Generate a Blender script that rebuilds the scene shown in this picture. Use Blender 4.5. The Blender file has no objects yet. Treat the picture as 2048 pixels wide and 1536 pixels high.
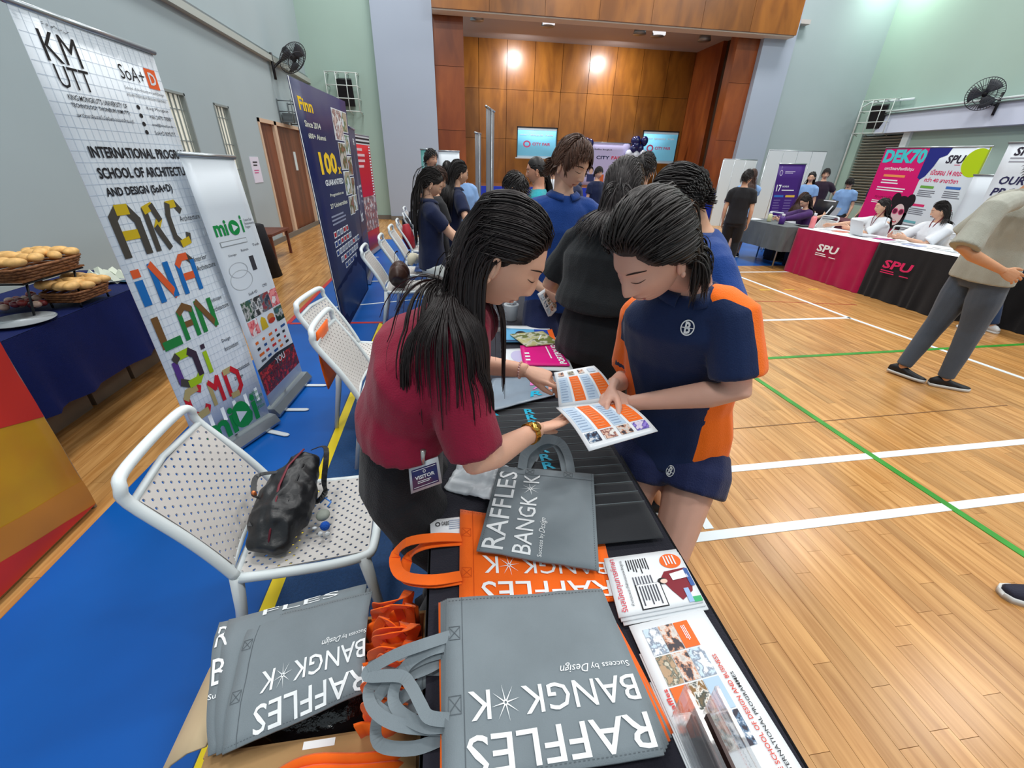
import bpy, bmesh, math, random
from mathutils import Vector as V, Matrix, noise, Quaternion
random.seed(7)
SC = bpy.context.scene; COL = SC.collection
# ------------------------------------------------------------------ camera
F = 829.0; HC = 1.62; PI = math.pi
def _n(a): return V(a).normalized()
_dn = _n((-44, 1562, F)); _y = V((-133, -444, F)); _y = (_y - _dn*_y.dot(_dn)).normalized(); _z = -_dn; _x = _y.cross(_z)
ROT = Matrix((_x, _y, _z))                 # lens axes (right, down, forward) to world
cam_d = bpy.data.cameras.new('camera'); cam = bpy.data.objects.new('camera', cam_d); COL.objects.link(cam)
cam_d.sensor_width = 36; cam_d.lens = F*36/2048; cam_d.clip_start = .02; cam_d.clip_end = 200
_m = Matrix((ROT @ V((1, 0, 0)), ROT @ V((0, -1, 0)), ROT @ V((0, 0, -1)))).transposed().to_4x4(); _m.translation = V((0, 0, HC)); cam.matrix_world = _m
SC.camera = cam
def _ray(px, py): return ROT @ V((px-1024, py-768, F))
def P(px, py, z=0.0): d = _ray(px, py); return V((0, 0, HC)) + d*((z-HC)/d.z)      # point seen at a pixel on the level z
def PY(px, py, y): d = _ray(px, py); return V((0, 0, HC)) + d*(y/d.y)
def PX(px, py, x): d = _ray(px, py); return V((0, 0, HC)) + d*(x/d.x)
# ------------------------------------------------------------------ light
SC.view_settings.view_transform = 'Standard'; SC.view_settings.look = 'None'; SC.view_settings.gamma = 1.0
SC.view_settings.use_curve_mapping = False; SC.view_settings.exposure = 0.18
W = bpy.data.worlds.new('world'); SC.world = W; W.use_nodes = True
bg = W.node_tree.nodes['Background']; bg.inputs[0].default_value = (.80, .93, 1.0, 1); bg.inputs[1].default_value = .46
def lamp(name, loc, size, power, color=(1, 1, 1), rot=(0, 0, 0), sy=None, spread=None):
    d = bpy.data.lights.new(name, 'AREA'); d.shape = 'RECTANGLE'; d.size = size; d.size_y = sy or size; d.energy = power; d.color = color
    if spread: d.spread = spread
    o = bpy.data.objects.new(name, d); COL.objects.link(o); o.location = loc; o.rotation_euler = rot; return o
for ix in range(3):
    for iy in range(4):
        lamp('ceiling_lamp', (-1.2+ix*5.6, -1.5+iy*4.6, 8.4), 1.5, 150, (1, .98, .95), sy=.7)
for px_ in (2.7, 6.0): lamp('stage_lamp', (px_, 16.6, 5.15), .35, 110, (.95, .97, 1), (math.radians(22), 0, 0))
lamp('wall_wash_lamp', (12.6, 13.6, 6.9), .5, 45, (.8, 1, .8), (0, math.radians(-25), 0))
# ------------------------------------------------------------------ materials
MC = {}
def lin(c):
    return tuple((x/12.92 if x <= .04045 else ((x+.055)/1.055)**2.4) for x in c)
def rgb(r, g, b): return lin((r/255, g/255, b/255))
def mat(name, c=None, rough=.6, spec=.35, metal=0, bump=0, bscale=60, var=0, vscale=4, alpha=1, emit=0, trans=0, sheen=0, rnd=0, coat=0, c2=None):
    if name in MC: return MC[name]
    m = bpy.data.materials.new(name); MC[name] = m; m.use_nodes = True; nt = m.node_tree; N = nt.nodes; L = nt.links
    b = N['Principled BSDF']; col = rgb(*c) if c else (.5, .5, .5)
    b.inputs['Base Color'].default_value = (*col, 1); b.inputs['Roughness'].default_value = rough
    b.inputs['Specular IOR Level'].default_value = spec; b.inputs['Metallic'].default_value = metal; b.inputs['Alpha'].default_value = alpha
    b.inputs['Transmission Weight'].default_value = trans; b.inputs['Coat Weight'].default_value = coat; b.inputs['Coat Roughness'].default_value = .15
    if sheen: b.inputs['Sheen Weight'].default_value = sheen
    if emit: b.inputs['Emission Color'].default_value = (*col, 1); b.inputs['Emission Strength'].default_value = emit
    tc = N.new('ShaderNodeTexCoord')
    if var or c2:
        nz = N.new('ShaderNodeTexNoise'); nz.inputs['Scale'].default_value = vscale; nz.inputs['Detail'].default_value = 4; L.new(tc.outputs['Object'], nz.inputs['Vector'])
        mx = N.new('ShaderNodeMix'); mx.data_type = 'RGBA'
        k = 1-var
        mx.inputs[6].default_value = (*(x*k for x in col), 1); mx.inputs[7].default_value = (*(rgb(*c2) if c2 else [min(1, x*(1+var)) for x in col]), 1)
        rp = N.new('ShaderNodeMapRange'); rp.inputs[1].default_value = .35; rp.inputs[2].default_value = .65
        L.new(nz.outputs[0], rp.inputs[0]); L.new(rp.outputs[0], mx.inputs[0]); L.new(mx.outputs[2], b.inputs['Base Color'])
        if rnd:
            pass
    if rnd:
        gi = N.new('ShaderNodeNewGeometry'); oi = N.new('ShaderNodeObjectInfo'); ad = N.new('ShaderNodeMath'); ad.operation = 'ADD'; fr = N.new('ShaderNodeMath'); fr.operation = 'FRACT'
        L.new(gi.outputs['Random Per Island'], ad.inputs[0]); L.new(oi.outputs['Random'], ad.inputs[1]); L.new(ad.outputs[0], fr.inputs[0])
        mr = N.new('ShaderNodeMapRange'); mr.inputs[3].default_value = 1-rnd; mr.inputs[4].default_value = 1+rnd*.6; L.new(fr.outputs[0], mr.inputs[0])
        hs = N.new('ShaderNodeHueSaturation'); L.new(mr.outputs[0], hs.inputs['Value'])
        if b.inputs['Base Color'].is_linked: L.new(b.inputs['Base Color'].links[0].from_socket, hs.inputs['Color'])
        else: hs.inputs['Color'].default_value = (*col, 1)
        L.new(hs.outputs[0], b.inputs['Base Color'])
    if bump:
        n2 = N.new('ShaderNodeTexNoise'); n2.inputs['Scale'].default_value = bscale; n2.inputs['Detail'].default_value = 5; L.new(tc.outputs['Object'], n2.inputs['Vector'])
        bp = N.new('ShaderNodeBump'); bp.inputs['Strength'].default_value = bump; bp.inputs['Distance'].default_value = .01; L.new(n2.outputs[0], bp.inputs['Height']); L.new(bp.outputs[0], b.inputs['Normal'])
    return m
def flat(c, rough=.5): return mat('print_%d_%d_%d' % tuple(c), c, rough, .3)
def wood(name, c1, c2, rough=.3, stretch=(14, .8, 3), rnd=0, coat=0, spec=.4, scale=1.6):
    if name in MC: return MC[name]
    m = mat(name, c1, rough, spec, coat=coat); nt = m.node_tree; N = nt.nodes; L = nt.links; b = N['Principled BSDF']
    tc = N.new('ShaderNodeTexCoord'); mp = N.new('ShaderNodeMapping'); mp.inputs['Scale'].default_value = stretch; L.new(tc.outputs['Object'], mp.inputs[0])
    nz = N.new('ShaderNodeTexNoise'); nz.inputs['Scale'].default_value = scale; nz.inputs['Detail'].default_value = 6; nz.inputs['Distortion'].default_value = .6; L.new(mp.outputs[0], nz.inputs['Vector'])
    cr = N.new('ShaderNodeValToRGB'); cr.color_ramp.elements[0].position = .36; cr.color_ramp.elements[1].position = .66
    cr.color_ramp.elements[0].color = (*rgb(*c2), 1); cr.color_ramp.elements[1].color = (*rgb(*c1), 1); L.new(nz.outputs[0], cr.inputs[0])
    out = cr.outputs[0]
    if rnd:
        gi = N.new('ShaderNodeNewGeometry'); oi = N.new('ShaderNodeObjectInfo'); ad = N.new('ShaderNodeMath'); fr = N.new('ShaderNodeMath'); fr.operation = 'FRACT'
        L.new(gi.outputs['Random Per Island'], ad.inputs[0]); L.new(oi.outputs['Random'], ad.inputs[1]); L.new(ad.outputs[0], fr.inputs[0])
        mr = N.new('ShaderNodeMapRange'); mr.inputs[3].default_value = 1-rnd; mr.inputs[4].default_value = 1+rnd*.7; L.new(fr.outputs[0], mr.inputs[0])
        hs = N.new('ShaderNodeHueSaturation'); L.new(mr.outputs[0], hs.inputs['Value']); L.new(out, hs.inputs['Color']); out = hs.outputs[0]
    L.new(out, b.inputs['Base Color']); return m
def photo(name, cols, scale=9, kind='noise'):
    """colour print of a picture: patches of the picture's own colours"""
    if name in MC: return MC[name]
    m = mat(name, cols[0], .45, .3); nt = m.node_tree; N = nt.nodes; L = nt.links; b = N['Principled BSDF']
    tc = N.new('ShaderNodeTexCoord'); nz = N.new('ShaderNodeTexNoise' if kind == 'noise' else 'ShaderNodeTexVoronoi'); nz.inputs['Scale'].default_value = scale; L.new(tc.outputs['Object'], nz.inputs['Vector'])
    if kind == 'noise': nz.inputs['Detail'].default_value = 5
    cr = N.new('ShaderNodeValToRGB'); cr.color_ramp.interpolation = 'LINEAR' if kind == 'noise' else 'CONSTANT'; e = cr.color_ramp.elements
    lo, hi = (.36, .64) if kind == 'noise' else (0, .9)
    e[0].position = 0; e[0].color = (*rgb(*cols[0]), 1)
    e[1].position = lo+(hi-lo)/len(cols); e[1].color = (*rgb(*cols[1]), 1)
    for i, c in enumerate(cols[2:], 2): x = e.new(lo+(hi-lo)*i/len(cols)); x.color = (*rgb(*c), 1)
    L.new((nz.outputs[0] if kind == 'noise' else nz.outputs['Color']), cr.inputs[0]); L.new(cr.outputs[0], b.inputs['Base Color']); return m
# ------------------------------------------------------------------ objects
def tag(o, label=None, cat=None, group=None, kind=None):
    if label: o['label'] = label
    if cat: o['category'] = cat
    if group: o['group'] = group
    if kind: o['kind'] = kind
    return o
def thing(name, label, cat, loc=(0, 0, 0), rot=0, group=None, kind=None):
    o = bpy.data.objects.new(name, None); o.empty_display_size = .1; COL.objects.link(o); o.location = loc; o.rotation_euler = (0, 0, rot)
    return tag(o, label, cat, group, kind)
def dup(root, label=None, loc=None, rot=None):
    r = root.copy(); COL.objects.link(r)
    if label: r['label'] = label
    if loc is not None: r.location = loc
    if rot is not None: r.rotation_euler = (0, 0, rot)
    for ch in list(root.children):
        c = ch.copy(); COL.objects.link(c); c.parent = r
        for g in ch.children:
            d = g.copy(); COL.objects.link(d); d.parent = c
    return r
class MB:
    def __init__(s): s.v = []; s.f = []; s.mi = []; s.mats = []; s.sm = []
    def slot(s, m):
        if m not in s.mats: s.mats.append(m)
        return s.mats.index(m)
    def add(s, vs, fs, m=None, smooth=True):
        o = len(s.v); s.v += [V(p) for p in vs]; s.f += [tuple(i+o for i in f) for f in fs]; k = s.slot(m) if m else 0; s.mi += [k]*len(fs); s.sm += [smooth]*len(fs); return s
    def box(s, c, d, m=None, R=None, top=None):
        x, y, z = (q/2 for q in d); t = top or 1
        vs = [V((sx*x*(t if sz > 0 else 1), sy*y*(t if sz > 0 else 1), sz*z)) for sz in (-1, 1) for sy in (-1, 1) for sx in (-1, 1)]
        if R is not None: vs = [R @ q for q in vs]
        return s.add([V(c)+q for q in vs], [(0, 2, 3, 1), (4, 5, 7, 6), (0, 1, 5, 4), (2, 6, 7, 3), (0, 4, 6, 2), (1, 3, 7, 5)], m, False)
    def bb(s, a, b, m=None):
        a = V(a); b = V(b); return s.box((a+b)/2, [abs(q) for q in (b-a)], m)
    def tube(s, pts, rad, n=10, m=None, caps=True, up=None, flat=1.0, closed=False):
        """rings along a path; rad: number, list, or list of (a, b); flat: squeezes the second radius"""
        pts = [V(p) for p in pts]; k = len(pts); rad = rad if isinstance(rad, (list, tuple)) else [rad]*k
        vs = []; prev = None
        for i, p in enumerate(pts):
            a = pts[i-1] if i or closed else p; b = pts[(i+1) % k] if i < k-1 or closed else p
            t = (b-a).normalized() if (b-a).length > 1e-9 else V((0, 0, 1))
            if up is not None: x = V(up) - t*V(up).dot(t); x = x.normalized() if x.length > 1e-6 else t.orthogonal().normalized()
            elif prev is not None: x = (prev - t*prev.dot(t)).normalized()
            else: x = t.orthogonal().normalized()
            prev = x; y = t.cross(x); r = rad[i]; ra, rb = r if isinstance(r, (list, tuple)) else (r, r*flat)
            vs += [p + x*(ra*math.cos(2*PI*j/n)) + y*(rb*math.sin(2*PI*j/n)) for j in range(n)]
        fs = []
        for i in range(k if closed else k-1):
            for j in range(n): a = i*n+j; b = i*n+(j+1) % n; c = ((i+1) % k)*n+(j+1) % n; d = ((i+1) % k)*n+j; fs.append((a, b, c, d))
        if caps and not closed: fs += [tuple(range(n-1, -1, -1)), tuple(range((k-1)*n, k*n))]
        return s.add(vs, fs, m)
    def ball(s, c, r, m=None, nu=14, nv=9, R=None):
        r = r if isinstance(r, (list, tuple)) else (r, r, r); vs = [V((0, 0, -r[2]))]
        for i in range(1, nv):
            t = PI*i/nv - PI/2
            vs += [V((r[0]*math.cos(t)*math.cos(2*PI*j/nu), r[1]*math.cos(t)*math.sin(2*PI*j/nu), r[2]*math.sin(t))) for j in range(nu)]
        vs.append(V((0, 0, r[2]))); fs = [(0, 1+(j+1) % nu, 1+j) for j in range(nu)]
        for i in range(nv-2):
            for j in range(nu): a = 1+i*nu+j; b = 1+i*nu+(j+1) % nu; fs.append((a, b, b+nu, a+nu))
        o = 1+(nv-2)*nu; fs += [(o+j, o+(j+1) % nu, len(vs)-1) for j in range(nu)]
        if R is not None: vs = [R @ q for q in vs]
        return s.add([V(c)+q for q in vs], fs, m)
    def grid(s, f, nu, nv, m=None, thick=0, smooth=True):
        """surface f(u,v) -> point; thick: closed sheet of that depth"""
        P0 = [[V(f(i/nu, j/nv)) for i in range(nu+1)] for j in range(nv+1)]; w = nu+1
        vs = [p for r in P0 for p in r]; fs = [(j*w+i, j*w+i+1, (j+1)*w+i+1, (j+1)*w+i) for j in range(nv) for i in range(nu)]
        if thick:
            nrm = [V((0, 0, 0)) for _ in vs]
            for q in fs:
                nn = (vs[q[1]]-vs[q[0]]).cross(vs[q[3]]-vs[q[0]])
                for k in q: nrm[k] += nn
            n0 = len(vs); vs = vs + [p - (nrm[i].normalized()*thick if nrm[i].length else V((0, 0, 0))) for i, p in enumerate(vs)]
            fs = fs + [tuple(k+n0 for k in reversed(q)) for q in fs]
            bd = [i for i in range(w)] + [j*w+nu for j in range(1, nv+1)] + [nv*w+i for i in range(nu-1, -1, -1)] + [j*w for j in range(nv-1, 0, -1)]
            for a, b in zip(bd, bd[1:]+bd[:1]): fs.append((b, a, a+n0, b+n0))
        return s.add(vs, fs, m, smooth)
    def rod(s, a, b, r, m=None, n=8): return s.tube([a, b], r, n, m)
    def prism(s, poly, z0, z1, m=None, M=None):
        """polygon in xy pushed from z0 to z1"""
        n = len(poly); vs = [V((x, y, z)) for z in (z0, z1) for x, y in poly]
        if M is not None: vs = [M @ q for q in vs]
        return s.add(vs, [tuple(range(n-1, -1, -1)), tuple(range(n, 2*n))]+[(i, (i+1) % n, n+(i+1) % n, n+i) for i in range(n)], m, False)
    def mesh(s, name):
        me = bpy.data.meshes.new(name); me.from_pydata([tuple(p) for p in s.v], [], s.f)
        for m in s.mats: me.materials.append(m)
        me.polygons.foreach_set('material_index', s.mi); me.polygons.foreach_set('use_smooth', s.sm); me.update(); return me
    def build(s, name, m=None, parent=None, label=None, cat=None, group=None, kind=None, loc=None, world=True, autosmooth=False):
        """links the mesh as one object; points are world points unless world=False"""
        if m is not None and not s.mats: s.mats = [m]
        if parent is not None and world:
            off = V(parent.location); q = parent.parent
            while q is not None: off = off + V(q.location); q = q.parent
            if off.length > 0: s.v = [p-off for p in s.v]
        o = None
        if parent is None and world:
            if loc is None and s.v:
                xs = [p.x for p in s.v]; ys = [p.y for p in s.v]; loc = V(((min(xs)+max(xs))/2, (min(ys)+max(ys))/2, min(p.z for p in s.v)))
            s.v = [p-V(loc) for p in s.v]
        o = bpy.data.objects.new(name, s.mesh(name)); COL.objects.link(o)
        if parent is not None: o.parent = parent
        elif loc is not None: o.location = loc
        if autosmooth:
            pass
        return tag(o, label, cat, group, kind)
def struct(name, mb, m=None): return mb.build(name, m, kind='structure')
def inst(o, name, loc, rot=(0, 0, 0), parent=None, scale=None):
    c = o.copy(); c.name = name; COL.objects.link(c); c.location = loc; c.rotation_euler = rot
    if scale: c.scale = scale
    if parent: c.parent = parent
    return c
# ------------------------------------------------------------------ flat print
TX = {}
def glyphs(st, bold=0.0, shear=0.0):
    k = (st, bold, shear)
    if k not in TX:
        cu = bpy.data.curves.new('t', 'FONT'); cu.body = st; cu.resolution_u = 2; cu.offset = bold; cu.shear = shear; cu.space_line = .95
        o = bpy.data.objects.new('t', cu); COL.objects.link(o); dg = bpy.context.evaluated_depsgraph_get()
        me = bpy.data.meshes.new_from_object(o.evaluated_get(dg)); vs = [V(v.co) for v in me.vertices]; fs = [tuple(p.vertices) for p in me.polygons]
        bpy.data.objects.remove(o); bpy.data.curves.remove(cu); bpy.data.meshes.remove(me)
        if not vs: vs = [V((0, 0, 0))]*3; fs = [(0, 1, 2)]
        x0 = min(v.x for v in vs); x1 = max(v.x for v in vs); y0 = min(v.y for v in vs); y1 = max(v.y for v in vs)
        TX[k] = ([((v.x-x0)/(x1-x0 or 1), (v.y-y0)/(y1-y0 or 1)) for v in vs], fs, (x1-x0)/((y1-y0) or 1))
    return TX[k]
class Print:
    """flat print on a surface: f(u, v, off) gives the point; u right, v up as read"""
    def __init__(s, f): s.f = f; s.mb = MB()
    def rect(s, u0, v0, u1, v1, m, off=1, n=1):
        s.mb.grid(lambda a, b: s.f(u0+(u1-u0)*a, v0+(v1-v0)*b, off), n, n, m, smooth=False); return s
    def poly(s, pts, m, off=1): s.mb.add([s.f(u, v, off) for u, v in pts], [tuple(range(len(pts)))], m, False); return s
    def disc(s, u, v, ru, rv, m, off=1, n=20, a0=0, a1=2*PI, hole=0):
        if hole:
            vs = [s.f(u+ru*k*math.cos(a0+(a1-a0)*i/n), v+rv*k*math.sin(a0+(a1-a0)*i/n), off) for k in (1, hole) for i in range(n+1)]
            s.mb.add(vs, [(i, i+1, n+2+i, n+1+i) for i in range(n)], m, False); return s
        return s.poly([(u+ru*math.cos(a0+(a1-a0)*i/n), v+rv*math.sin(a0+(a1-a0)*i/n)) for i in range(n)], m, off)
    def text(s, st, u0, v0, u1, v1, m, bold=0.0, off=2, shear=0.0, rot=False):
        g, fs, _ = glyphs(st, bold, shear)
        if rot: pts = [s.f(u0+(u1-u0)*(1-y), v0+(v1-v0)*x, off) for x, y in g]
        else: pts = [s.f(u0+(u1-u0)*x, v0+(v1-v0)*y, off) for x, y in g]
        s.mb.add(pts, fs, m, False); return s
    def line(s, u0, v0, u1, v1, w, m, off=1, asp=1.0):
        d = V((u1-u0, (v1-v0)*asp)); p = V((-d.y, d.x)).normalized()*w/2; p.y /= asp; return s.poly([(u0-p.x, v0-p.y), (u1-p.x, v1-p.y), (u1+p.x, v1+p.y), (u0+p.x, v0+p.y)], m, off)
    def lines(s, u0, v0, u1, v1, n, m, off=1, k=.45, jag=.25):
        """a paragraph too small to read: n rules of uneven length"""
        h = (v1-v0)/n
        for i in range(n): s.rect(u0, v1-h*(i+k), u1-(u1-u0)*random.random()*jag, v1-h*i, m, off)
        return s
    def build(s, parent, name='print', label=None): return s.mb.build(name, None, parent, label)
def quadmap(bl, br, tl, tr, eps=.0012):
    bl, br, tl, tr = V(bl), V(br), V(tl), V(tr); nn = (br-bl).cross(tl-bl).normalized()
    return lambda u, v, off=0: (bl*(1-u)+br*u)*(1-v) + (tl*(1-u)+tr*u)*v + nn*(eps*off)
def star(pr, u, v, ru, rv, m):
    for k in range(8):
        a = PI/8*(2*k)+.2; b = a+PI/2; w = .07
        pr.poly([(u+.12*ru*math.cos(a)-w*ru*math.cos(b)*.6, v+.12*rv*math.sin(a)-w*rv*math.sin(b)*.6), (u+ru*math.cos(a), v+rv*math.sin(a)), (u+.12*ru*math.cos(a)+w*ru*math.cos(b)*.6, v+.12*rv*math.sin(a)+w*rv*math.sin(b)*.6)], m, 2)
    pr.disc(u, v, ru*.16, rv*.16, m, 2, 12, hole=.5)
WHITE = mat('white_ink', (238, 242, 244), .5); INK = mat('dark_ink', (34, 34, 38), .5); NAVY = mat('navy_ink', (22, 32, 82), .5)
# ------------------------------------------------------------------ the hall
WALL = mat('wall_paint', (160, 174, 178), .75, .25, bump=.05, bscale=8, var=.03, vscale=.5)
WALLG = mat('wall_paint_green', (156, 178, 168), .75, .25, bump=.05, bscale=8, var=.03, vscale=.5)
PIER = mat('wall_paint_lilac', (160, 170, 186), .75, .25, var=.02, vscale=.5)
PLY = wood('plywood_panel', (146, 90, 30), (114, 66, 20), .32, (1.2, 1.2, .35), rnd=.16, spec=.5, scale=2.2)
PLYR = wood('red_plywood', (146, 76, 32), (116, 54, 22), .3, (1.2, 1.2, .35), rnd=.12, spec=.5, scale=2.2)
FLW = wood('floor_maple', (204, 154, 94), (172, 120, 64), .27, (16, 1.0, 3), rnd=.17, spec=.45, scale=1.9)
BLUE = mat('blue_court_paint', (4, 84, 166), .36, .3, var=.10, vscale=1.2)
BLUE2 = mat('blue_mat', (28, 72, 122), .6, .3, bump=.3, bscale=300, var=.12, vscale=90)
LINEW = mat('white_court_paint', (225, 234, 238), .35); LINEG = mat('green_court_paint', (52, 140, 44), .4, var=.15, vscale=6); LINER = mat('red_court_paint', (190, 50, 50), .4); YEL = mat('yellow_tape', (238, 212, 24), .45)
METAL = mat('grey_steel', (150, 158, 160), .4, metal=.7); WPL = mat('white_paint_metal', (214, 224, 226), .4); BLK = mat('black_plastic', (20, 20, 24), .45)
fl = MB().bb((-3.75, -1.2, -.08), (14, 19, -.016), mat('subfloor', (96, 66, 38), .8)).build('floor', None, kind='structure', loc=(0, 0, 0))
# boards: the nearest are parts one by one, the rest one part
def board(x, y, L, w=.075): return MB().bb((x+.0007, y+.0007, -.016), (x+w-.0007, y+L-.0007, 0), FLW)
rest = MB(); near = []
def lay(x0, x1, y0, y1):
    nx = int((x1-x0)/.075)
    for i in range(nx):
        x = x0+i*.075; y = y0 - random.random()*.9
        while y < y1:
            L = random.choice((.45, .6, .75, .9, 1.1)); a = max(y, y0); b = min(y+L, y1)
            if b-a > .02:
                if b > .1 and x+.075 > .5 and x > .4: near.append((math.hypot((x), a), x, a, b-a))
                else: rest.bb((x+.0007, a+.0007, -.016), (x+.0743, b-.0007, 0), FLW)
            y += L
lay(.30, 12.9, -1.2, 7.4); lay(-3.6, -1.80, -1.2, 14.3); lay(-1.8, 13.4, 10.4, 14.3)
near.sort()
for k, (d, x, a, L) in enumerate(near):
    if k < 300: board(x, a, L).build('floorboard', None, fl)
    else: rest.bb((x+.0007, a+.0007, -.016), (x+.0743, a+L-.0007, 0), FLW)
rest.build('floorboards', None, fl, kind='stuff')
b = MB(); b.bb((-1.8, -1.2, -.016), (-.83, 10.4, 0), BLUE); b.bb((-.83, 4.6, -.016), (.3, 10.4, 0), BLUE); b.bb((.3, 7.4, -.016), (13.4, 10.4, 0), BLUE); b.build('blue_court_paint', None, fl)
MB().bb((-.83, -1.2, -.016), (.3, 4.6, .001), BLUE2).build('blue_mat', None, fl)
LZ = {'yellow_line': .0022, 'red_line': .0026, 'white_line': .003, 'green_line': .0034}
def strip(name, pts, w, m):
    mb = MB(); lz = LZ.get(name, .0022)
    for (x0, y0), (x1, y1) in zip(pts, pts[1:]):
        d = V((x1-x0, y1-y0, 0)).normalized(); p = V((-d.y, d.x, 0))*w/2
        a = V((x0, y0, 0)); c = V((x1, y1, 0)); vs = [a-p, c-p, c+p, a+p]; mb.add(vs+[q+V((0, 0, lz)) for q in vs], [(3, 2, 1, 0), (4, 5, 6, 7), (0, 1, 5, 4), (1, 2, 6, 5), (2, 3, 7, 6), (3, 0, 4, 7)], m, False)
    mb.build(name, None, fl)
strip('yellow_line', [(-.80, -.9), (-.79, 4.6)], .055, YEL); strip('yellow_line', [(-.79, 4.6), (.2, 4.56)], .05, YEL)
strip('red_line', [(-1.80, 4.66), (-1.80, 9.5)], .05, LINER); strip('red_line', [(-1.78, 4.66), (-.2, 4.60)], .05, LINER)
strip('white_line', [(-1.7, 5.15), (-.3, 5.55)], .03, LINEW)
strip('white_line', [(.31, 1.76), (5.2, 1.86)], .055, LINEW); strip('white_line', [(.5, 1.30), (5.2, 1.41)], .055, LINEW); strip('white_line', [(1.25, 1.36), (1.26, 1.78)], .05, LINEW)
strip('white_line', [(.4, 4.34), (5.0, 4.39)], .05, LINEW); strip('white_line', [(4.93, 6.88), (4.99, 4.39), (5.16, 2.68), (5.3, 1.2)], .05, LINEW); strip('white_line', [(.4, 6.87), (6.2, 6.89)], .05, LINEW); strip('white_line', [(.4, 7.2), (4, 7.22)], .04, LINEW)
strip('green_line', [(.4, 3.25), (2.93, 3.31), (6.5, 3.42)], .045, LINEG); strip('green_line', [(2.62, 3.3), (2.66, 1.9), (2.75, .2)], .045, LINEG)
strip('grey_line', [(.5, 2.15), (4.4, 2.28)], .008, mat('seam_line', (120, 84, 48), .5)); strip('red_line', [(3.4, 5.3), (4.6, 5.1), (5.6, 4.9)], .02, mat('faded_red', (160, 70, 40), .5))
for i in range(6): strip('yellow_dash', [(3.45+i*.42, 5.72), (3.62+i*.42, 5.72)], .035, mat('old_yellow', (206, 170, 50), .5))
# left wall with two tall narrow windows and a doorway
x0, x1 = -3.75, -3.6
holes = [(7.1, 7.63, .4, 2.38), (8.45, 8.97, .4, 2.36), (10.15, 12.95, 0, 2.3)]
wl = MB(); y = -1.2
for (a, c, z0, z1) in holes:
    wl.bb((x0, y, 0), (x1, a, 7.5)); wl.bb((x0, a, z1), (x1, c, 7.5))
    if z0 > 0: wl.bb((x0, a, 0), (x1, c, z0))
    y = c
wl.bb((x0, y, 0), (x1, 14.3, 7.5)); struct('wall_left', wl, WALL)
SKY = mat('daylight_glass', (206, 204, 190), .25, emit=.45)
for k, (a, c, z0, z1) in enumerate(holes[:2]):
    w = MB(); fr = mat('window_frame_grey', (134, 142, 140), .5)
    for (p, q) in (((x0-.02, a, z0), (x1+.012, a+.03, z1)), ((x0-.02, c-.03, z0), (x1+.012, c, z1)), ((x0-.02, a, z0), (x1+.012, c, z0+.03)), ((x0-.02, a, z1-.03), (x1+.012, c, z1))): w.bb(p, q, fr)
    wo = w.build('window_%d' % (k+1), None, kind='structure')
    MB().bb((x0+.085, a+.03, z0+.03), (x0+.095, c-.03, z1-.03), SKY).build('pane', None, wo)
    for i in range(4): MB().bb((x0+.10, a+.03+(i+.6)*(c-a-.06)/4.2, z0+.03), (x0+.115, a+.045+(i+.6)*(c-a-.06)/4.2, z1-.03), fr).build('bar', None, wo)
    for i in range(5): MB().bb((x0+.098, a+.03, z0+.25+i*.38), (x0+.11, c-.03, z0+.262+i*.38), fr).build('bar', None, wo)
DW = wood('door_wood', (128, 74, 48), (98, 54, 34), .45, (3, 3, .4)); DF = mat('door_frame', (205, 176, 150), .5)
d = MB()
for p, q in (((-3.72, 10.15, 0), (-3.58, 10.22, 2.3)), ((-3.72, 11.0, 0), (-3.58, 11.14, 2.3)), ((-3.72, 12.88, 0), (-3.58, 12.95, 2.3)), ((-3.72, 10.15, 2.23), (-3.58, 12.95, 2.3))): d.bb(p, q, DF)
do = d.build('door_1', None, kind='structure')
MB().bb((-3.69, 10.22, .01), (-3.64, 11.0, 2.23), DW).build('door_leaf', None, do); lf = MB().bb((-3.69, 11.14, .01), (-3.64, 12.88, 2.23), DW).build('door_leaf', None, do)
MB().bb((-3.64, 12.1, 1.35), (-3.63, 12.25, 1.75), WPL).build('notice', None, lf)
t = MB().bb((-3.6, 9.35, 1.18), (-3.592, 9.75, 1.62), mat('notice_paper', (214, 212, 226), .7)).build('notice', None, label='white paper notice with pink writing taped left of the brown doors', cat='notice')
pr = Print(quadmap((-3.591, 9.37, 1.2), (-3.591, 9.73, 1.2), (-3.591, 9.37, 1.6), (-3.591, 9.73, 1.6))); pr.lines(.2, .6, .8, .85, 2, INK); pr.lines(.15, .3, .85, .5, 2, flat((200, 90, 140))); pr.build(t)
tr = MB(); tr.bb((-3.6, -1, 3.40), (-3.5, 14.3, 3.50), mat('trunking', (170, 176, 170), .5)); tr.bb((-3.6, -1, 3.52), (-3.56, 14.3, 3.56), METAL); struct('trim_1', tr)
bs = MB().bb((-3.6, 8.97, 0), (-3.57, 14.3, .1), mat('skirting', (110, 104, 96), .6)); struct('baseboard_left', bs)
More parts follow.
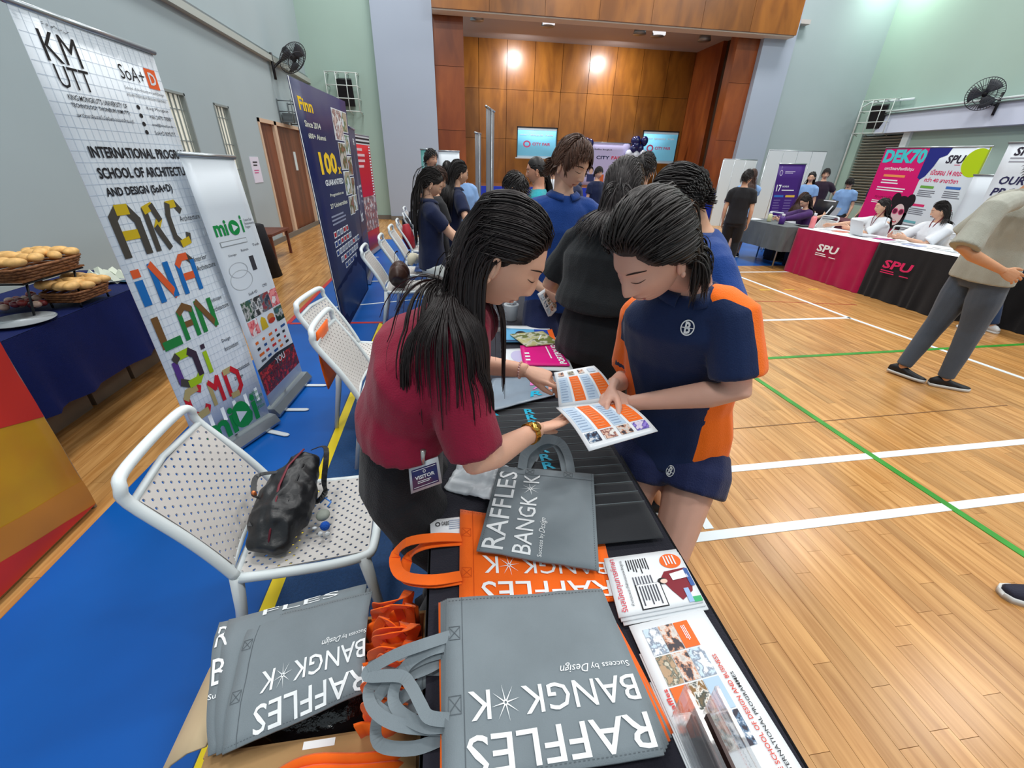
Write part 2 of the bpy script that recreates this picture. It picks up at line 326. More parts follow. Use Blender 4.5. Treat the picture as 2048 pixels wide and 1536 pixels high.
# back wall: greenish recess, lilac pier, stage opening, pier, pale panel
struct('wall_back', MB().bb((-3.75, 14.3, 0), (-1.72, 14.5, 7.5), WALLG).bb((10.02, 14.3, 0), (13.6, 14.5, 7.5), WALL))
struct('trim_2', MB().bb((-1.72, 14.05, 0), (-.18, 14.6, 7.5), PIER)); struct('trim_3', MB().bb((9.25, 14.05, 0), (10.25, 14.6, 7.5), PIER))
struct('baseboard_back', MB().bb((-3.6, 14.25, 0), (-1.72, 14.3, .12)).bb((-1.72, 14.0, 0), (-.18, 14.05, .12)), mat('skirting', (110, 104, 96)))
st = MB().bb((-.18, 14.2, 0), (9.25, 18.2, .95), mat('stage_board', (120, 70, 36), .4)).build('stage', None, kind='structure')
MB().bb((-.18, 14.15, 0), (9.25, 14.2, 1.0), mat('royal_blue_cloth', (24, 50, 170), .8)).build('stage_skirt', None, st)
# proscenium beam of plywood panels
bm_ = MB().bb((-.17, 13.75, 5.0), (9.95, 14.15, 7.3), mat('stage_edge', (216, 206, 192), .6)).build('stage_beam', None, kind='structure')
for i in range(7): MB().bb((-.18+i*1.45, 13.70, 5.03), (-.18+i*1.45+1.442, 13.75, 7.3), PLY).build('plywood_panel', None, bm_)
for side, (a, c) in enumerate(((-.18, .62), (8.55, 9.25))):
    pl = MB().bb((a, 14.25, .95), (c, 14.6, 6), PLYR).build('stage_column', None, kind='structure')
    for i in range(3): MB().bb((a, 14.22, .95+i*1.5), (c, 14.25, .95+i*1.5+1.49), PLYR).build('plywood_panel', None, pl)
bw = MB().bb((.3, 18.05, .9), (10.6, 18.3, 5.45), mat('panel_joint', (70, 36, 12), .6)).build('wall_stage', None, kind='structure')
for r, (z0, z1) in enumerate(((.95, 2.45), (2.46, 3.98), (3.99, 5.4))):
    for i in range(9): MB().bb((.3+i*1.0, 18.0, z0), (.3+i*1.0+.985, 18.05, z1), PLY).build('plywood_panel', None, bw)
sw = MB().bb((9.3, 16.3, .95), (9.45, 18.05, 5.4), PLYR).build('wall_stage_side', None, kind='structure')
struct('wall_wing', MB().bb((9.45, 15.0, .95), (10.6, 18.05, 6), mat('dark_wing', (58, 38, 22), .8)))
struct('trim_4', MB().bb((9.0, 15.2, 2.95), (9.7, 15.25, 3.3), mat('grey_duct', (170, 170, 164), .5)).bb((9.0, 15.2, .95), (9.7, 15.25, 2.4), mat('grey_door', (120, 122, 116), .5)))
struct('ceiling_stage', MB().bb((-.2, 14.1, 5.4), (10.6, 18.3, 5.5), mat('stage_ceiling', (184, 178, 176), .6)))
for i, (px_, py_) in enumerate(((955, 35), (1100, 45), (1290, 60), (1330, 62), (1430, 72))):
    q = PY(px_, py_, 15.0); m = MB(); c = V((q.x, 15.2+.1*i, 5.33))
    m.tube([c, c+V((0, 0, -.14))], [.16, .2], 16, METAL); m.tube([c+V((0, 0, .07)), c], .04, 8, METAL)
    if i in (1, 3): m.box(c+V((.0, -.1, -.05)), (.34, .2, .16), mat('lamp_glass', (235, 240, 245), .3, emit=.8))
    m.build('ceiling_spotlight', None, label=['small round downlight nearest the left stage column', 'downlight with a lit square face, left of the stage ceiling centre', 'round grey downlight left of the pair near the ceiling centre right', 'downlight with a lit square face, right of the ceiling centre', 'downlight nearest the right stage column'][i], cat='light', group='lights under the stage ceiling')
# right wall
rw = MB().bb((13.4, -1.2, 0), (13.6, 11.35, 3.2)).bb((13.4, -1.2, 3.2), (13.6, 14.3, 7.5)).bb((13.4, 11.35, 0), (13.6, 12.35, 3.2)).bb((13.4, 13.9, 0), (13.6, 14.3, 3.2)).bb((13.4, 12.35, 0), (13.6, 13.9, .7)).bb((13.4, 12.35, 2.75), (13.6, 13.9, 3.2)); struct('wall_right', rw, WALLG)
struct('trim_5', MB().bb((13.1, -1.2, 2.72), (13.4, 13.2, 3.22), mat('beam_paint', (196, 204, 222), .7)))
t5 = MB().tube([(13.05, -1, 3.29), (13.05, 13.0, 3.27)], .03, 8, WPL).tube([(13.05, -1, 3.21), (13.05, 13.0, 3.20)], .02, 8, METAL); struct('trim_6', t5)
struct('trim_7', MB().tube([(13.32, 14.2, .1), (13.32, 14.2, 3.5), (13.3, 13.9, 3.6), (13.3, 12.5, 3.55)], .03, 8, WPL))
struct('trim_8', MB().bb((13.3, 12.2, 0), (13.4, 12.4, 3.2)).bb((13.3, 9.2, 0), (13.4, 9.3, 2.7)), WPL)
wv = MB().bb((13.42, 12.35, .7), (13.58, 13.9, .76), METAL).bb((13.42, 12.35, 2.69), (13.58, 13.9, 2.75), METAL).bb((13.57, 12.4, .7), (13.59, 13.9, 2.7), mat('dark_gap', (60, 58, 50), .8)).build('window_3', None, kind='structure')
for i in range(24):
    MB().box((13.46, 13.12, .79+i*.08), (.085, 1.5, .012), mat('louver', (158, 156, 146), .5), Matrix.Rotation(.6, 3, 'Y')).build('louver_slat', None, wv)
# fans, cages, rack
def cage(cx, cy, cz, side, label):
    T = thing('speaker_cage', label, 'speaker cage', (cx, cy, cz)); w, h, dd = .78, .85, .45; m = MB()
    for i in range(4):
        for k in range(2):
            x = -w/2+i*w/3; m.rod((x, 0, h/2+.06*k), (x, -dd, h/2-.05*k), .012)
        x = -w/2+i*w/3; m.tube([(x, 0, h/2+.05), (x, -dd, h/2), (x, -dd, -h/2), (x, 0, -h/2-.05)], .012, 6)
    for z in (-h/2, -h/6, h/6, h/2): m.tube([(-w/2, 0, z), (-w/2, -dd, z), (w/2, -dd, z), (w/2, 0, z)], .012, 6)
    R = Matrix.Rotation(side, 4, 'Z'); m.v = [R @ p for p in m.v]; m.build('wire_cage', mat('cage_wire', (196, 204, 200), .4), T, world=False)
    s = MB(); s.prism([(-.2, -.12), (.2, -.12), (.16, .12), (-.16, .12)], -.3, .3, BLK, Matrix.Translation((.05, -.17, .02)) @ Matrix.Rotation(.25, 4, 'X')); s.v = [R @ p for p in s.v]
    so = s.build('loudspeaker', None, label='black loudspeaker inside the wire cage, %s' % ('left of the stage' if cx < 0 else 'right of the stage'), cat='loudspeaker', loc=(cx, cy, cz), world=False)
    return T
cage(-2.62, 14.28, 3.2, 0, 'wire cage round a loudspeaker on the wall left of the stage')
cage(13.2, 13.35, 3.15, -PI/2+.5, 'wire cage round a loudspeaker above the louvred window on the right')
def fan(c, fwd, wallp, label):
    c = V(c); fwd = V(fwd).normalized(); T = thing('wall_fan', label, 'fan', c); R = fwd.to_track_quat('Y', 'Z').to_matrix()
    dk = mat('fan_grey', (58, 60, 66), .5); g = MB(); r = .33
    for k in range(40):
        a = 2*PI*k/40; e = V((math.cos(a), 0, math.sin(a)))
        g.tube([R @ (e*.05+V((0, .1, 0))), R @ (e*r*.7+V((0, .085, 0))), R @ (e*r), R @ (e*r*.6+V((0, -.09, 0))), R @ (e*.08+V((0, -.1, 0)))], .0045, 4)
    for q, yy in ((r, 0), (r*.6, .09)): g.tube([R @ V((q*math.cos(2*PI*k/28), yy, q*math.sin(2*PI*k/28))) for k in range(28)], .008, 5, closed=True)
    g.build('guard', dk, T, world=False)
    for k in range(3):
        bl = MB(); a0 = 2*PI*k/3
        bl.grid(lambda u, v: R @ V(((.05+.24*u)*math.cos(a0+(v-.5)*1.2), .03*(v-.5)*2, (.05+.24*u)*math.sin(a0+(v-.5)*1.2))), 4, 4, thick=.004); bl.build('blade', mat('fan_blade', (70, 74, 80), .4), T, world=False)
    MB().tube([R @ V((0, .06, 0)), R @ V((0, -.24, 0))], [.05, .075], 14, BLK).build('motor', None, T, world=False)
    w = V(wallp)-c; MB().tube([R @ V((0, -.2, -.02)), R @ V((0, -.24, -.2)), w+V((0, 0, -.16))], .022, 8, BLK).tube([w+V((0, 0, .1)), w+V((0, 0, -.36))], .03, 6, BLK).build('bracket', None, T, world=False)
fan((-3.16, 11.75, 3.52), (1, -.55, -.9), (-3.52, 11.5, 3.45), 'dark wall fan tilted down under the trunking on the left wall')
fan((12.7, 10.2, 3.36), (-1, -.9, -.35), (13.06, 10.1, 3.3), 'round wall fan mounted on the beam of the right wall')
rk = MB()
for z in (2.32, 2.52, 2.72): rk.tube([(-3.58, 11.5, z), (-3.3, 11.5, z), (-3.3, 12.2, z), (-3.58, 12.2, z)], .012, 6)
for (x, y) in ((-3.58, 11.5), (-3.3, 11.5), (-3.3, 12.2), (-3.58, 12.2)): rk.rod((x, y, 2.3), (x, y, 2.75), .012)
rk.bb((-3.56, 11.6, 2.34), (-3.36, 12.1, 2.5), mat('router_grey', (96, 104, 108), .5)); rk.build('wire_rack', mat('rack_wire', (90, 98, 100), .5), label='small dark wire rack on the left wall above the brown doors', cat='rack')
bn = thing('stool', 'low brown wooden bench by the left wall near the windows', 'bench', (-3.2, 8.35, 0)); BW = wood('bench_wood', (112, 58, 38), (84, 40, 26), .45)
MB().bb((-3.42, 7.9, .42), (-2.98, 8.8, .46), BW).build('seat', None, bn)
for x in (-3.38, -3.02):
    for y in (7.95, 8.75): MB().bb((x-.02, y-.02, 0), (x+.02, y+.02, .42), BW).build('leg', None, bn)

bt = MB(); q = P(528, 552); bt.tube([(q.x, q.y, .0), (q.x, q.y, .5), (q.x, q.y, .74), (q.x, q.y, .75)], [(.26, .26), (.19, .19), (.16, .16), (.13, .13)], 22); bt.build('side_table', mat('black_drape', (18, 18, 22), .85), label='small round table under a black drape beside the brown bench', cat='table')
# ------------------------------------------------------------------ people
def remesh(mb, voxel, smooth=2, disp=None):
    me = bpy.data.meshes.new('r'); me.from_pydata([tuple(p) for p in mb.v], [], mb.f); o = bpy.data.objects.new('r', me); COL.objects.link(o)
    md = o.modifiers.new('r', 'REMESH'); md.mode = 'VOXEL'; md.voxel_size = voxel
    if smooth: sm = o.modifiers.new('s', 'SMOOTH'); sm.iterations = smooth; sm.factor = .6
    dg = bpy.context.evaluated_depsgraph_get(); m2 = bpy.data.meshes.new_from_object(o.evaluated_get(dg))
    vs = [v.co.copy() for v in m2.vertices]; fs = [tuple(p.vertices) for p in m2.polygons]
    if disp:
        ns = [v.normal.copy() for v in m2.vertices]; vs = [v+n*disp(v) for v, n in zip(vs, ns)]
    bpy.data.objects.remove(o); bpy.data.meshes.remove(me); bpy.data.meshes.remove(m2); return vs, fs
def sm(a, b, x): t = min(1, max(0, (x-a)/(b-a))); return t*t*(3-2*t)
def ga(x, c, w): return math.exp(-((x-c)/w)**2)
def face_pt(d, fem=0.0, nose=1.0):
    """head surface along the unit direction d (x right, y forward, z up); head 0.23 tall, eyes at z = 0"""
    x, y, z = d; p = V((x*.074, y*.094, z*.116))
    if z < 0:
        k = sm(0, -1, z); p.x *= 1-(.30+.06*fem)*k
        if y < 0: p.y *= 1-.42*k
    if y > 0: p.y -= .012*sm(.3, 1, abs(x))*y
    if y > .2:
        w = sm(.2, .55, y); X, Z = p.x, p.z
        f = -.009*(ga(X, .031, .018)+ga(X, -.031, .018))*ga(Z, .002, .013)           # sockets
        f += .0065*(ga(X, .031, .013)+ga(X, -.031, .013))*ga(Z, -.001, .009)         # lids over the eyeballs
        f += .004*ga(Z, .026, .011)*ga(X, 0, .05)                                    # brow
        nz = sm(.022, -.040, Z)*(1-sm(-.040, -.053, Z)); f += nose*(.021-.004*fem)*nz*ga(X, 0, .0095+.004*nz) + nose*.006*ga(Z, -.041, .008)*(ga(X, .013, .007)+ga(X, -.013, .007))
        f += .0075*ga(Z, -.066, .006)*ga(X, 0, .022) + .0085*ga(Z, -.077, .0065)*ga(X, 0, .019) - .0045*ga(Z, -.0715, .0028)*ga(X, 0, .024)
        f -= .0035*ga(Z, -.087, .006)*ga(X, 0, .02); f += .007*ga(Z, -.104, .012)*ga(X, 0, .022)
        f += .004*(ga(X, .045, .02)+ga(X, -.045, .02))*ga(Z, -.032, .022)
        p.y += f*w
    return p
def sdir(az, el): return V((math.sin(az)*math.cos(el), math.cos(az)*math.cos(el), math.sin(el)))
def head_mb(M, s, fem, fine, skin, dark, lip, lids=.9, brow=1.0, nose=1.0, white=None, iris=None, beard=None):
    """head with brows, lash lines, lips and ears; M: 4x4 of the head, s: scale"""
    mb = MB(); nu, nv = (110, 90) if fine > 1 else (56, 44) if fine else (34, 28)
    f = lambda d: face_pt(d, fem, nose)*s; vs = []; fs = []
    for j in range(nv+1):
        el = -PI/2+PI*j/nv
        for i in range(nu): t = 2*PI*i/nu-PI; az = t-.45*math.sin(t) if fine else t-.3*math.sin(t); vs.append(M @ f(sdir(az, el)))
    for j in range(nv):
        for i in range(nu): a = j*nu+i; b = j*nu+(i+1) % nu; fs.append((a, b, b+nu, a+nu))
    mb.add(vs, fs, skin); o = 0
    def onface(X, Z, off):                       # point of the face over (X, Z)
        el = math.asin(max(-.97, min(.97, Z/.116))); d = sdir(0, el); az = 0
        for _ in range(5):
            q = face_pt(sdir(az, el), fem, nose); az += (X-q.x)/.085
        q = face_pt(sdir(az, el), fem, nose); return M @ ((q+V((0, off, 0)))*s)
    def patch(pts, w, m, off=.0012, taper=True):
        n = len(pts); top = []; bot = []
        for i, (X, Z) in enumerate(pts):
            k = w*(math.sin(PI*(.12+.76*i/(n-1))) if taper else 1); top.append(onface(X, Z+k, off)); bot.append(onface(X, Z-k, off))
        mb.add(top+bot, [(i, i+1, n+i+1, n+i) for i in range(n-1)], m)
    for sx in (-1, 1):
        if brow: patch([(sx*(.013+.0052*i), .0205+.003*math.sin(PI*i/6)) for i in range(8)], .0026*brow, dark)
        patch([(sx*(.017+.0045*i), -.003*lids-.0045*math.sin(PI*i/6)*lids+.002*(1-lids)) for i in range(7)], .0013, dark, .0015)
        if white:
            mb.ball(M @ ((V((sx*.031, 0, 0))+V((0, face_pt(sdir(sx*.42, 0), fem, nose).y-.0035, 0)))*s), (.0105*s, .006*s, .0052*s), white, 10, 6, M.to_3x3())
            mb.ball(M @ ((V((sx*.031, 0, 0))+V((0, face_pt(sdir(sx*.42, 0), fem, nose).y+.0008, 0)))*s), (.0045*s, .003*s, .0045*s), dark, 8, 6, M.to_3x3())
        c = V((sx*.0735, -.006, -.018)); R = M.to_3x3()            # ear: rim, lobe and bowl
        mb.tube([M @ ((c+V((sx*(.004+.007*math.sin(t)*.9), .010*math.cos(t)-.004*math.sin(t)*.5, .026*math.sin(t))))*s) for t in [(-.55+i*.27)*PI/1.0*.62 for i in range(9)]], .0045*s, 6, skin)
        mb.ball(M @ ((c+V((sx*.0025, 0, -.003)))*s), (.006*s, .012*s, .024*s), skin, 10, 7, R)
        mb.ball(M @ ((c+V((sx*.004, .003, -.026)))*s), (.005*s, .007*s, .008*s), skin, 8, 6, R)
    if lip:
        patch([((-.021+.0052*i), -.0665-.0008*abs(i-4)+(.0006 if i != 4 else -.0004)) for i in range(9)], .0040, lip, .0009)
        patch([((-.019+.00475*i), -.0765+.0006*abs(i-4)) for i in range(9)], .0048, lip, .0009)
    if beard:
        for j in range(3):
            patch([(-.05+.0111*i, -.088-.012*j+.0000*i) for i in range(10)], .008, beard, .0012+.0006*j)
        patch([(-.026+.0058*i, -.0575) for i in range(10)], .0035, beard, .0015)
        for sx in (-1, 1): patch([(sx*(.050+.001*i), -.03-.011*i) for i in range(6)], .008, beard, .001)
    return mb
def hairline(az, cut=0.0):
    a = abs(az); return (.60 if a < .35 else .60-.42*sm(.35, 1.15, a) if a < 1.15 else .18-.25*sm(1.15, 1.6, a) if a < 1.6 else -.07-.45*sm(1.6, 2.2, a)) + cut
def in_hair(d, cut=0.0, lowback=-.5):
    az = math.atan2(d.x, d.y); return d.z > max(hairline(az, cut), lowback)
def hair_mb(M, s, fem, st, m, coll=(), seed=1):
    """st: length (m), n, width, comb(d)->direction in head axes, part (x), stiff, wave, vol, short (bool), cut"""
    rnd = random.Random(seed); mb = MB(); G = st.get('g', .35); vol = st.get('vol', .010); n = st['n']; R = M.to_3x3(); Ri = R.inverted()
    cut = st.get('cut', 0); low = st.get('low', -.5)
    # cap
    nu, nv = 44, 26; keep = {}; vs = []; fs = []
    base = lambda d, o: M @ ((face_pt(d, fem)+V((d.x, d.y*.9, d.z)).normalized()*o)*s)
    for j in range(nv+1):
        el = -PI*.28+(PI*.78)*j/nv
        for i in range(nu):
            az = 2*PI*i/nu-PI; d = sdir(az, el); e = d.z-max(hairline(az, cut), low); o = vol*(1 if not st.get('fade') else .2+.8*sm(.12, .42, d.z))*sm(-.08, .16, e)*(1+.3*st.get('fl', 0)*ga(d.z, 1, .5)) - .004*(1-sm(-.12, -.02, e)); vs.append(base(d, o))
    for j in range(nv):
        for i in range(nu):
            el = -PI*.28+(PI*.78)*(j+.5)/nv; az = 2*PI*(i+.5)/nu-PI; d = sdir(az, el)
            if d.z > max(hairline(az, cut), low)-.06: a = j*nu+i; b = j*nu+(i+1) % nu; fs.append((a, b, b+nu, a+nu))
    mb.add(vs, fs, m)
    comb = st['comb']; L = st['length']; segs = st.get('segs', 10)
    C0 = M.translation
    for k in range(n):
        z = 1-(k+.5)/n*1.55; ph = k*2.39996; rr = math.sqrt(max(0, 1-z*z)); d = V((rr*math.sin(ph), rr*math.cos(ph), z))
        if not in_hair(d, cut, low): continue
        if st.get('part') is not None and abs(d.x-st['part']) < .03 and d.y > -.3 and d.z > .3: continue
        hj = rnd.uniform(-1, 1)*st.get('spread', .015); ln = L(d) if callable(L) else L; ln *= rnd.uniform(.86, 1.1)
        if ln <= .004: continue
        p = base(d, vol*.75); v = (R @ comb(d)).normalized(); gn = (R @ V((d.x/.076, d.y/.098, d.z/.118))).normalized(); v = v-gn*v.dot(gn); v = v.normalized() if v.length > .05 else gn.orthogonal(); pts = [p]; step = ln/segs; wv = st.get('wave', 0); wa = rnd.uniform(0, 6.28); lift = rnd.uniform(.0, 1)*st.get('puff', .006)
        side = V((rnd.uniform(-1, 1), rnd.uniform(-1, 1), rnd.uniform(-1, 1)))*st.get('mess', .08)
        for q in range(segs):
            t = q/segs; l0 = Ri @ (p-C0); hold = st.get('hold') is not None and l0.y/s > st['hold']+hj-st.get('tanp', 0)*(l0.z/s+.03) and l0.z/s > -.10
            if hold: v = (v*.5+(R @ comb(V((l0.x/.076, l0.y/.098, l0.z/.118)).normalized())).normalized()+side*.15).normalized()
            else: v = (v+V((0, 0, -1))*G*min(1, step/.02)*((.4 if st.get('hold') is None else 1.3)+t)+side*.3).normalized()
            if wv: v = (v+(R @ V((1, .5, .3)))*wv*math.sin(wa+q*st.get('wf', 1.1))).normalized()
            l = Ri @ (p-C0); gn = (R @ V((l.x/.076**2, l.y/.098**2, l.z/.118**2))).normalized(); e = V((l.x/.076, l.y/.098, l.z/.118))/s
            if (l.z/s > -.015 or hold) and e.length < 1.35:
                vn = v.dot(gn)
                if vn > 0: v = (v-gn*vn*.97)
                v = v.normalized() if v.length > 1e-3 else V((0, 0, -1))
            p = p+v*step; l = Ri @ (p-C0); e = V((l.x/.076, l.y/.098, l.z/.118))/s; lo = 1+(vol+lift)*9/1.0
            if l.z/s > -.10 and e.length < lo and e.length > 1e-4:
                e2 = e.normalized()*lo; p = C0+R @ (V((e2.x*.076, e2.y*.098, e2.z*.118))*s)
            for (c, r) in coll:
                w = p-c; w2 = V((w.x/r[0], w.y/r[1], w.z/r[2]))
                if w2.length < 1: w2 = w2.normalized()*(1.0+.03*lift/.006); p = c+V((w2.x*r[0], w2.y*r[1], w2.z*r[2]))
            v = (p-pts[-1]).normalized() if (p-pts[-1]).length > 1e-6 else v; pts.append(p)
        w = st['width']*rnd.uniform(.7, 1.3); rad = [(w*max(.12, math.sin(PI*(.22+.70*i/segs))), w*.32*max(.15, math.sin(PI*(.2+.75*i/segs)))) for i in range(segs+1)]
        mb.tube(pts, rad, 5, m, True, up=(R @ d).cross(v) if (R @ d).cross(v).length > .1 else None)
    return mb
def ik(a, b, l1, l2, hint):
    """middle joint between a and b, bending towards hint"""
    a, b = V(a), V(b); d = b-a; L = min(d.length, (l1+l2)*.999); u = d.normalized(); x = (l1*l1-l2*l2+L*L)/(2*L); h = math.sqrt(max(0, l1*l1-x*x)); w = V(hint)-u*V(hint).dot(u)
    return a+u*x+w.normalized()*h, a+u*L
def hand_mb(wr, d, nrm, side, s=1.0, curl=(.35, .35, .4, .45, .5), spread=.10, thumb=(.9, .3), voxel=.0032, extra=None):
    """hand at the wrist: d = towards the fingers, nrm = out of the back of the hand, side = +1 if the thumb is on cross(d, nrm)'s side"""
    d = V(d).normalized(); nrm = (V(nrm)-d*V(nrm).dot(d)).normalized(); x = d.cross(nrm)*side; wr = V(wr); mb = MB()
    mb.tube([wr-d*.03*s, wr, wr+d*.03*s, wr+d*.062*s, wr+d*.088*s, wr+d*.097*s], [(.023*s, .019*s), (.026*s, .0165*s), (.036*s, .015*s), (.041*s, .0135*s), (.038*s, .0115*s), (.030*s, .008*s)], 12, up=x)
    fl_ = (.074, .083, .077, .060)
    for k in range(4):
        o = (.030-.0195*k)*s; a = spread*(1.5-k)*.5; fd = (d*math.cos(a)+x*math.sin(a)).normalized(); p = wr+d*(.088-.004*abs(k-1))*s+x*o; c = curl[k+1]; pts = [p-fd*.03*s, p]; dr = fd; ax = None
        for q, fr in enumerate((.45, .30, .25)):
            an = c*(.8, 1.1, .8)[q]; dr = (dr*math.cos(an)-nrm*math.sin(an)*1).normalized(); ndot = nrm; p = p+dr*fl_[k]*fr*s; pts.append(p)
            # turn the bending axis with the finger
            nrm2 = (nrm-dr*nrm.dot(dr)).normalized(); 
        r0 = (.0092, .0094, .0088, .0078)[k]*s; mb.tube(pts, [r0, r0, r0*.93, r0*.86, r0*.66], 8)
        mb.ball(pts[-1], r0*.72, None, 8, 6)
    sp, dn_ = thumb; t0 = wr+d*.022*s+x*.018*s; td = (d*(1-sp*.55)+x*sp-nrm*dn_).normalized(); t1 = t0+td*.042*s; td2 = (td+d*.55-nrm*.1).normalized(); t2 = t1+td2*.034*s; td3 = (td2+d*.3-x*.15).normalized(); t3 = t2+td3*.027*s
    mb.tube([t0, t0+td*.02*s, t1, t2, t3], [.014*s, .0145*s, .0115*s, .0105*s, .0072*s], 8); mb.ball(t3, .0078*s, None, 8, 6)
    vs, fs = remesh(mb, voxel, 1); return vs, fs
SKIN = {}
def skin(c):
    if c not in SKIN:
        m = mat('skin_%d_%d_%d' % c, c, .5, .35, bump=.04, bscale=300, var=.035, vscale=14); SKIN[c] = m; b = m.node_tree.nodes['Principled BSDF']
        b.inputs['Subsurface Weight'].default_value = .12; b.inputs['Subsurface Radius'].default_value = (.9, .35, .2); b.inputs['Subsurface Scale'].default_value = .01
    return SKIN[c]
def hairmat(c, name):
    if name in MC: return MC[name]
    m = mat(name, c, .45, .35, rnd=.45); return m
HB = hairmat((30, 25, 25), 'black_hair'); HBR = hairmat((66, 42, 32), 'brown_hair'); HD = hairmat((42, 36, 34), 'dark_hair'); HG = hairmat((52, 46, 46), 'greying_hair')
DARKF = mat('brow_and_lash', (44, 32, 28), .7); LIP = mat('lips', (176, 100, 92), .45); EYEW = mat('eye_white', (186, 180, 176), .4)
def cloth(name, c, rough=.8, var=.05, bump=.35, bscale=220, sheen=.15): return mat(name, c, rough, .2, bump=bump, bscale=bscale, var=var, vscale=9, sheen=sheen)
def wrinkle(amp, sc=9, seed=0.0, stretch=(1, 1, .55)):
    def f(p):
        q = V((p.x*stretch[0]*sc+seed, p.y*stretch[1]*sc-seed, p.z*stretch[2]*sc)); a = noise.noise(q); b = noise.noise(q*2.3+V((3, 1, 7))); return amp*((1-abs(a)*2.2)*.8+b*.6)
    return f
STY = {
 'long': dict(hold=-.02, length=lambda d: .46, n=420, width=.006, comb=lambda d: V((d.x*.25, -1, -.15)), g=.5, segs=11, vol=.010, puff=.010),
 'longfront': dict(hold=.0, length=lambda d: .42, n=380, width=.006, comb=lambda d: V((d.x*.35, -1, -.25)), g=.5, segs=10, vol=.010, puff=.012),
 'short': dict(length=lambda d: .035 if d.z < .2 else .06, n=520, width=.0045, comb=lambda d: V((d.x*.5, .55 if d.z > .35 else -.1, -.35)), g=.12, segs=5, vol=.012, puff=.010, mess=.15),
 'bun': dict(length=lambda d: .10, n=340, width=.005, comb=lambda d: V((0, -1, .15)), g=.02, segs=6, vol=.007, puff=.006),
 'bald': dict(length=lambda d: .03 if d.z < .45 else 0, n=120, width=.006, comb=lambda d: V((0, -1, -.3)), g=.1, segs=3, vol=.004),
}
def person(label, x, y, yaw, H=1.68, lean=0.0, fem=0, skinc=(212, 168, 142), top=('tee', None), bottom=('pants', None), hair=('short', HB), headyaw=0, headpitch=.1, headroll=0, hl=None, hr=None,
           elL=None, elR=None, sit=None, fine=0, J=None, shoes=None, sleeve=.62, group=None, beard=False, step=(0, 0), eyes=True, lids=.2, neckf=0, hem_up=0, short=None, hand=True, hstyle=None, handkw=None, turn=0, nose=1.0, width=1.0, wr_amp=.004):
    J = J or {}; hk = handkw or {}
    f = V((math.cos(yaw), math.sin(yaw), 0)); r = V((math.sin(yaw), -math.cos(yaw), 0)); up = V((0, 0, 1)); sk = skin(skinc)
    T = thing('person', label, 'person', (x, y, 0), 0, group); wd = width*(.93 if fem else 1.0)
    pel = V(J.get('pelvis', (x, y, (sit if sit else .53*H))))
    def dr(t): return (up*math.cos(t)+f*math.sin(t)).normalized()
    wa = V(J.get('waist', pel+dr(lean*.45)*.095*H)); ch = V(J.get('chest', wa+dr(lean*.85)*.125*H)); nb = V(J.get('neck', ch+dr(lean)*.10*H)); hd_dir = dr(lean*.9+neckf)
    ntop = nb+hd_dir*.036*H; s = H/1.72*(1.0 if fem else 1.03)
    r2 = (r*math.cos(turn)-f*math.sin(turn)).normalized()           # line of the shoulders
    HRot = Matrix.Rotation(yaw-PI/2+headyaw, 3, 'Z') @ Matrix.Rotation(-headpitch, 3, 'X') @ Matrix.Rotation(headroll, 3, 'Y')
    hc = V(J['head']) if 'head' in J else ntop+hd_dir*.03*H+(HRot @ V((0, .018, .055)))*s
    M = Matrix.Translation(hc) @ HRot.to_4x4(); vox = .009 if fine else .013
    sw = .100*H*wd; sh = {k: V(J.get('sh'+k, nb-hd_dir*.046*H+r2*(sg*sw))) for k, sg in (('L', -1), ('R', 1))}
    l1, l2 = .175*H, .150*H; el = {}; wrp = {}
    for k, sg, tgt, hint in (('L', -1, hl, elL), ('R', 1, hr, elR)):
        w = V(tgt) if tgt is not None else sh[k]+V((0, 0, -.315*H))+f*.04*H+r2*(sg*.03*H)
        if 'el'+k in J: el[k] = V(J['el'+k]); wrp[k] = w; continue
        el[k], wrp[k] = ik(sh[k], w, l1, l2, hint if hint is not None else (r2*sg*.55-f*.8-up*.5))
    hip = {k: pel+r*(sg*.052*H*wd)-up*.02*H for k, sg in (('L', -1), ('R', 1))}; kn = {}; an = {}
    for k, sg, so in (('L', -1, step[0]), ('R', 1, step[1])):
        if sit:
            kn[k] = hip[k]+f*.24*H+r*(sg*.02*H); an[k] = kn[k]+V((0, 0, .05-kn[k].z))-f*.02*H
        else:
            g = V(J.get('foot'+k, V((pel.x, pel.y, 0))+r*(sg*.062*H)+f*so)); g = V((g.x, g.y, .045*H)); kn[k], an[k] = ik(hip[k], g, .245*H, .25*H, f)
    # body: one surface
    b = MB()
    b.tube([pel-up*.07*H, pel-up*.03*H, pel+(wa-pel)*.35, wa, ch, nb-hd_dir*.035*H, nb-hd_dir*.008*H, nb+hd_dir*.012*H], [(.06*H*wd, .045*H), (.094*H*wd, .064*H), (.092*H*wd, .062*H), (.074*H*wd, .052*H), (.088*H*wd, .06*H), (.082*H*wd, .05*H), (.05*H*wd, .038*H), (.034*H, .034*H)], 16, up=r2)
    nr = .0305*H*(.9 if fem else 1.02)
    b.tube([nb-hd_dir*.03*H, nb+hd_dir*.02*H, hc+(HRot @ V((0, -.022, -.045)))*s], [nr*1.35, nr, nr*.98], 14)
    for k in 'LR':
        S, E, w = sh[k], el[k], wrp[k]; b.tube([S+(nb-hd_dir*.02*H-S)*.45, S, S+(E-S)*.35, E, E+(w-E)*.25, E+(w-E)*.65, w, w+(w-E).normalized()*.01], [.03*H, .029*H, .0265*H, .0225*H, .0235*H, .0185*H, .0145*H, .0145*H], 12)
        A, Kn, An = hip[k], kn[k], an[k]; b.tube([A, A+(Kn-A)*.3, Kn, Kn+(An-Kn)*.3, Kn+(An-Kn)*.7, An, An-up*.02], [.056*H, .052*H, .034*H, .034*H, .024*H, .0195*H, .0195*H], 12)
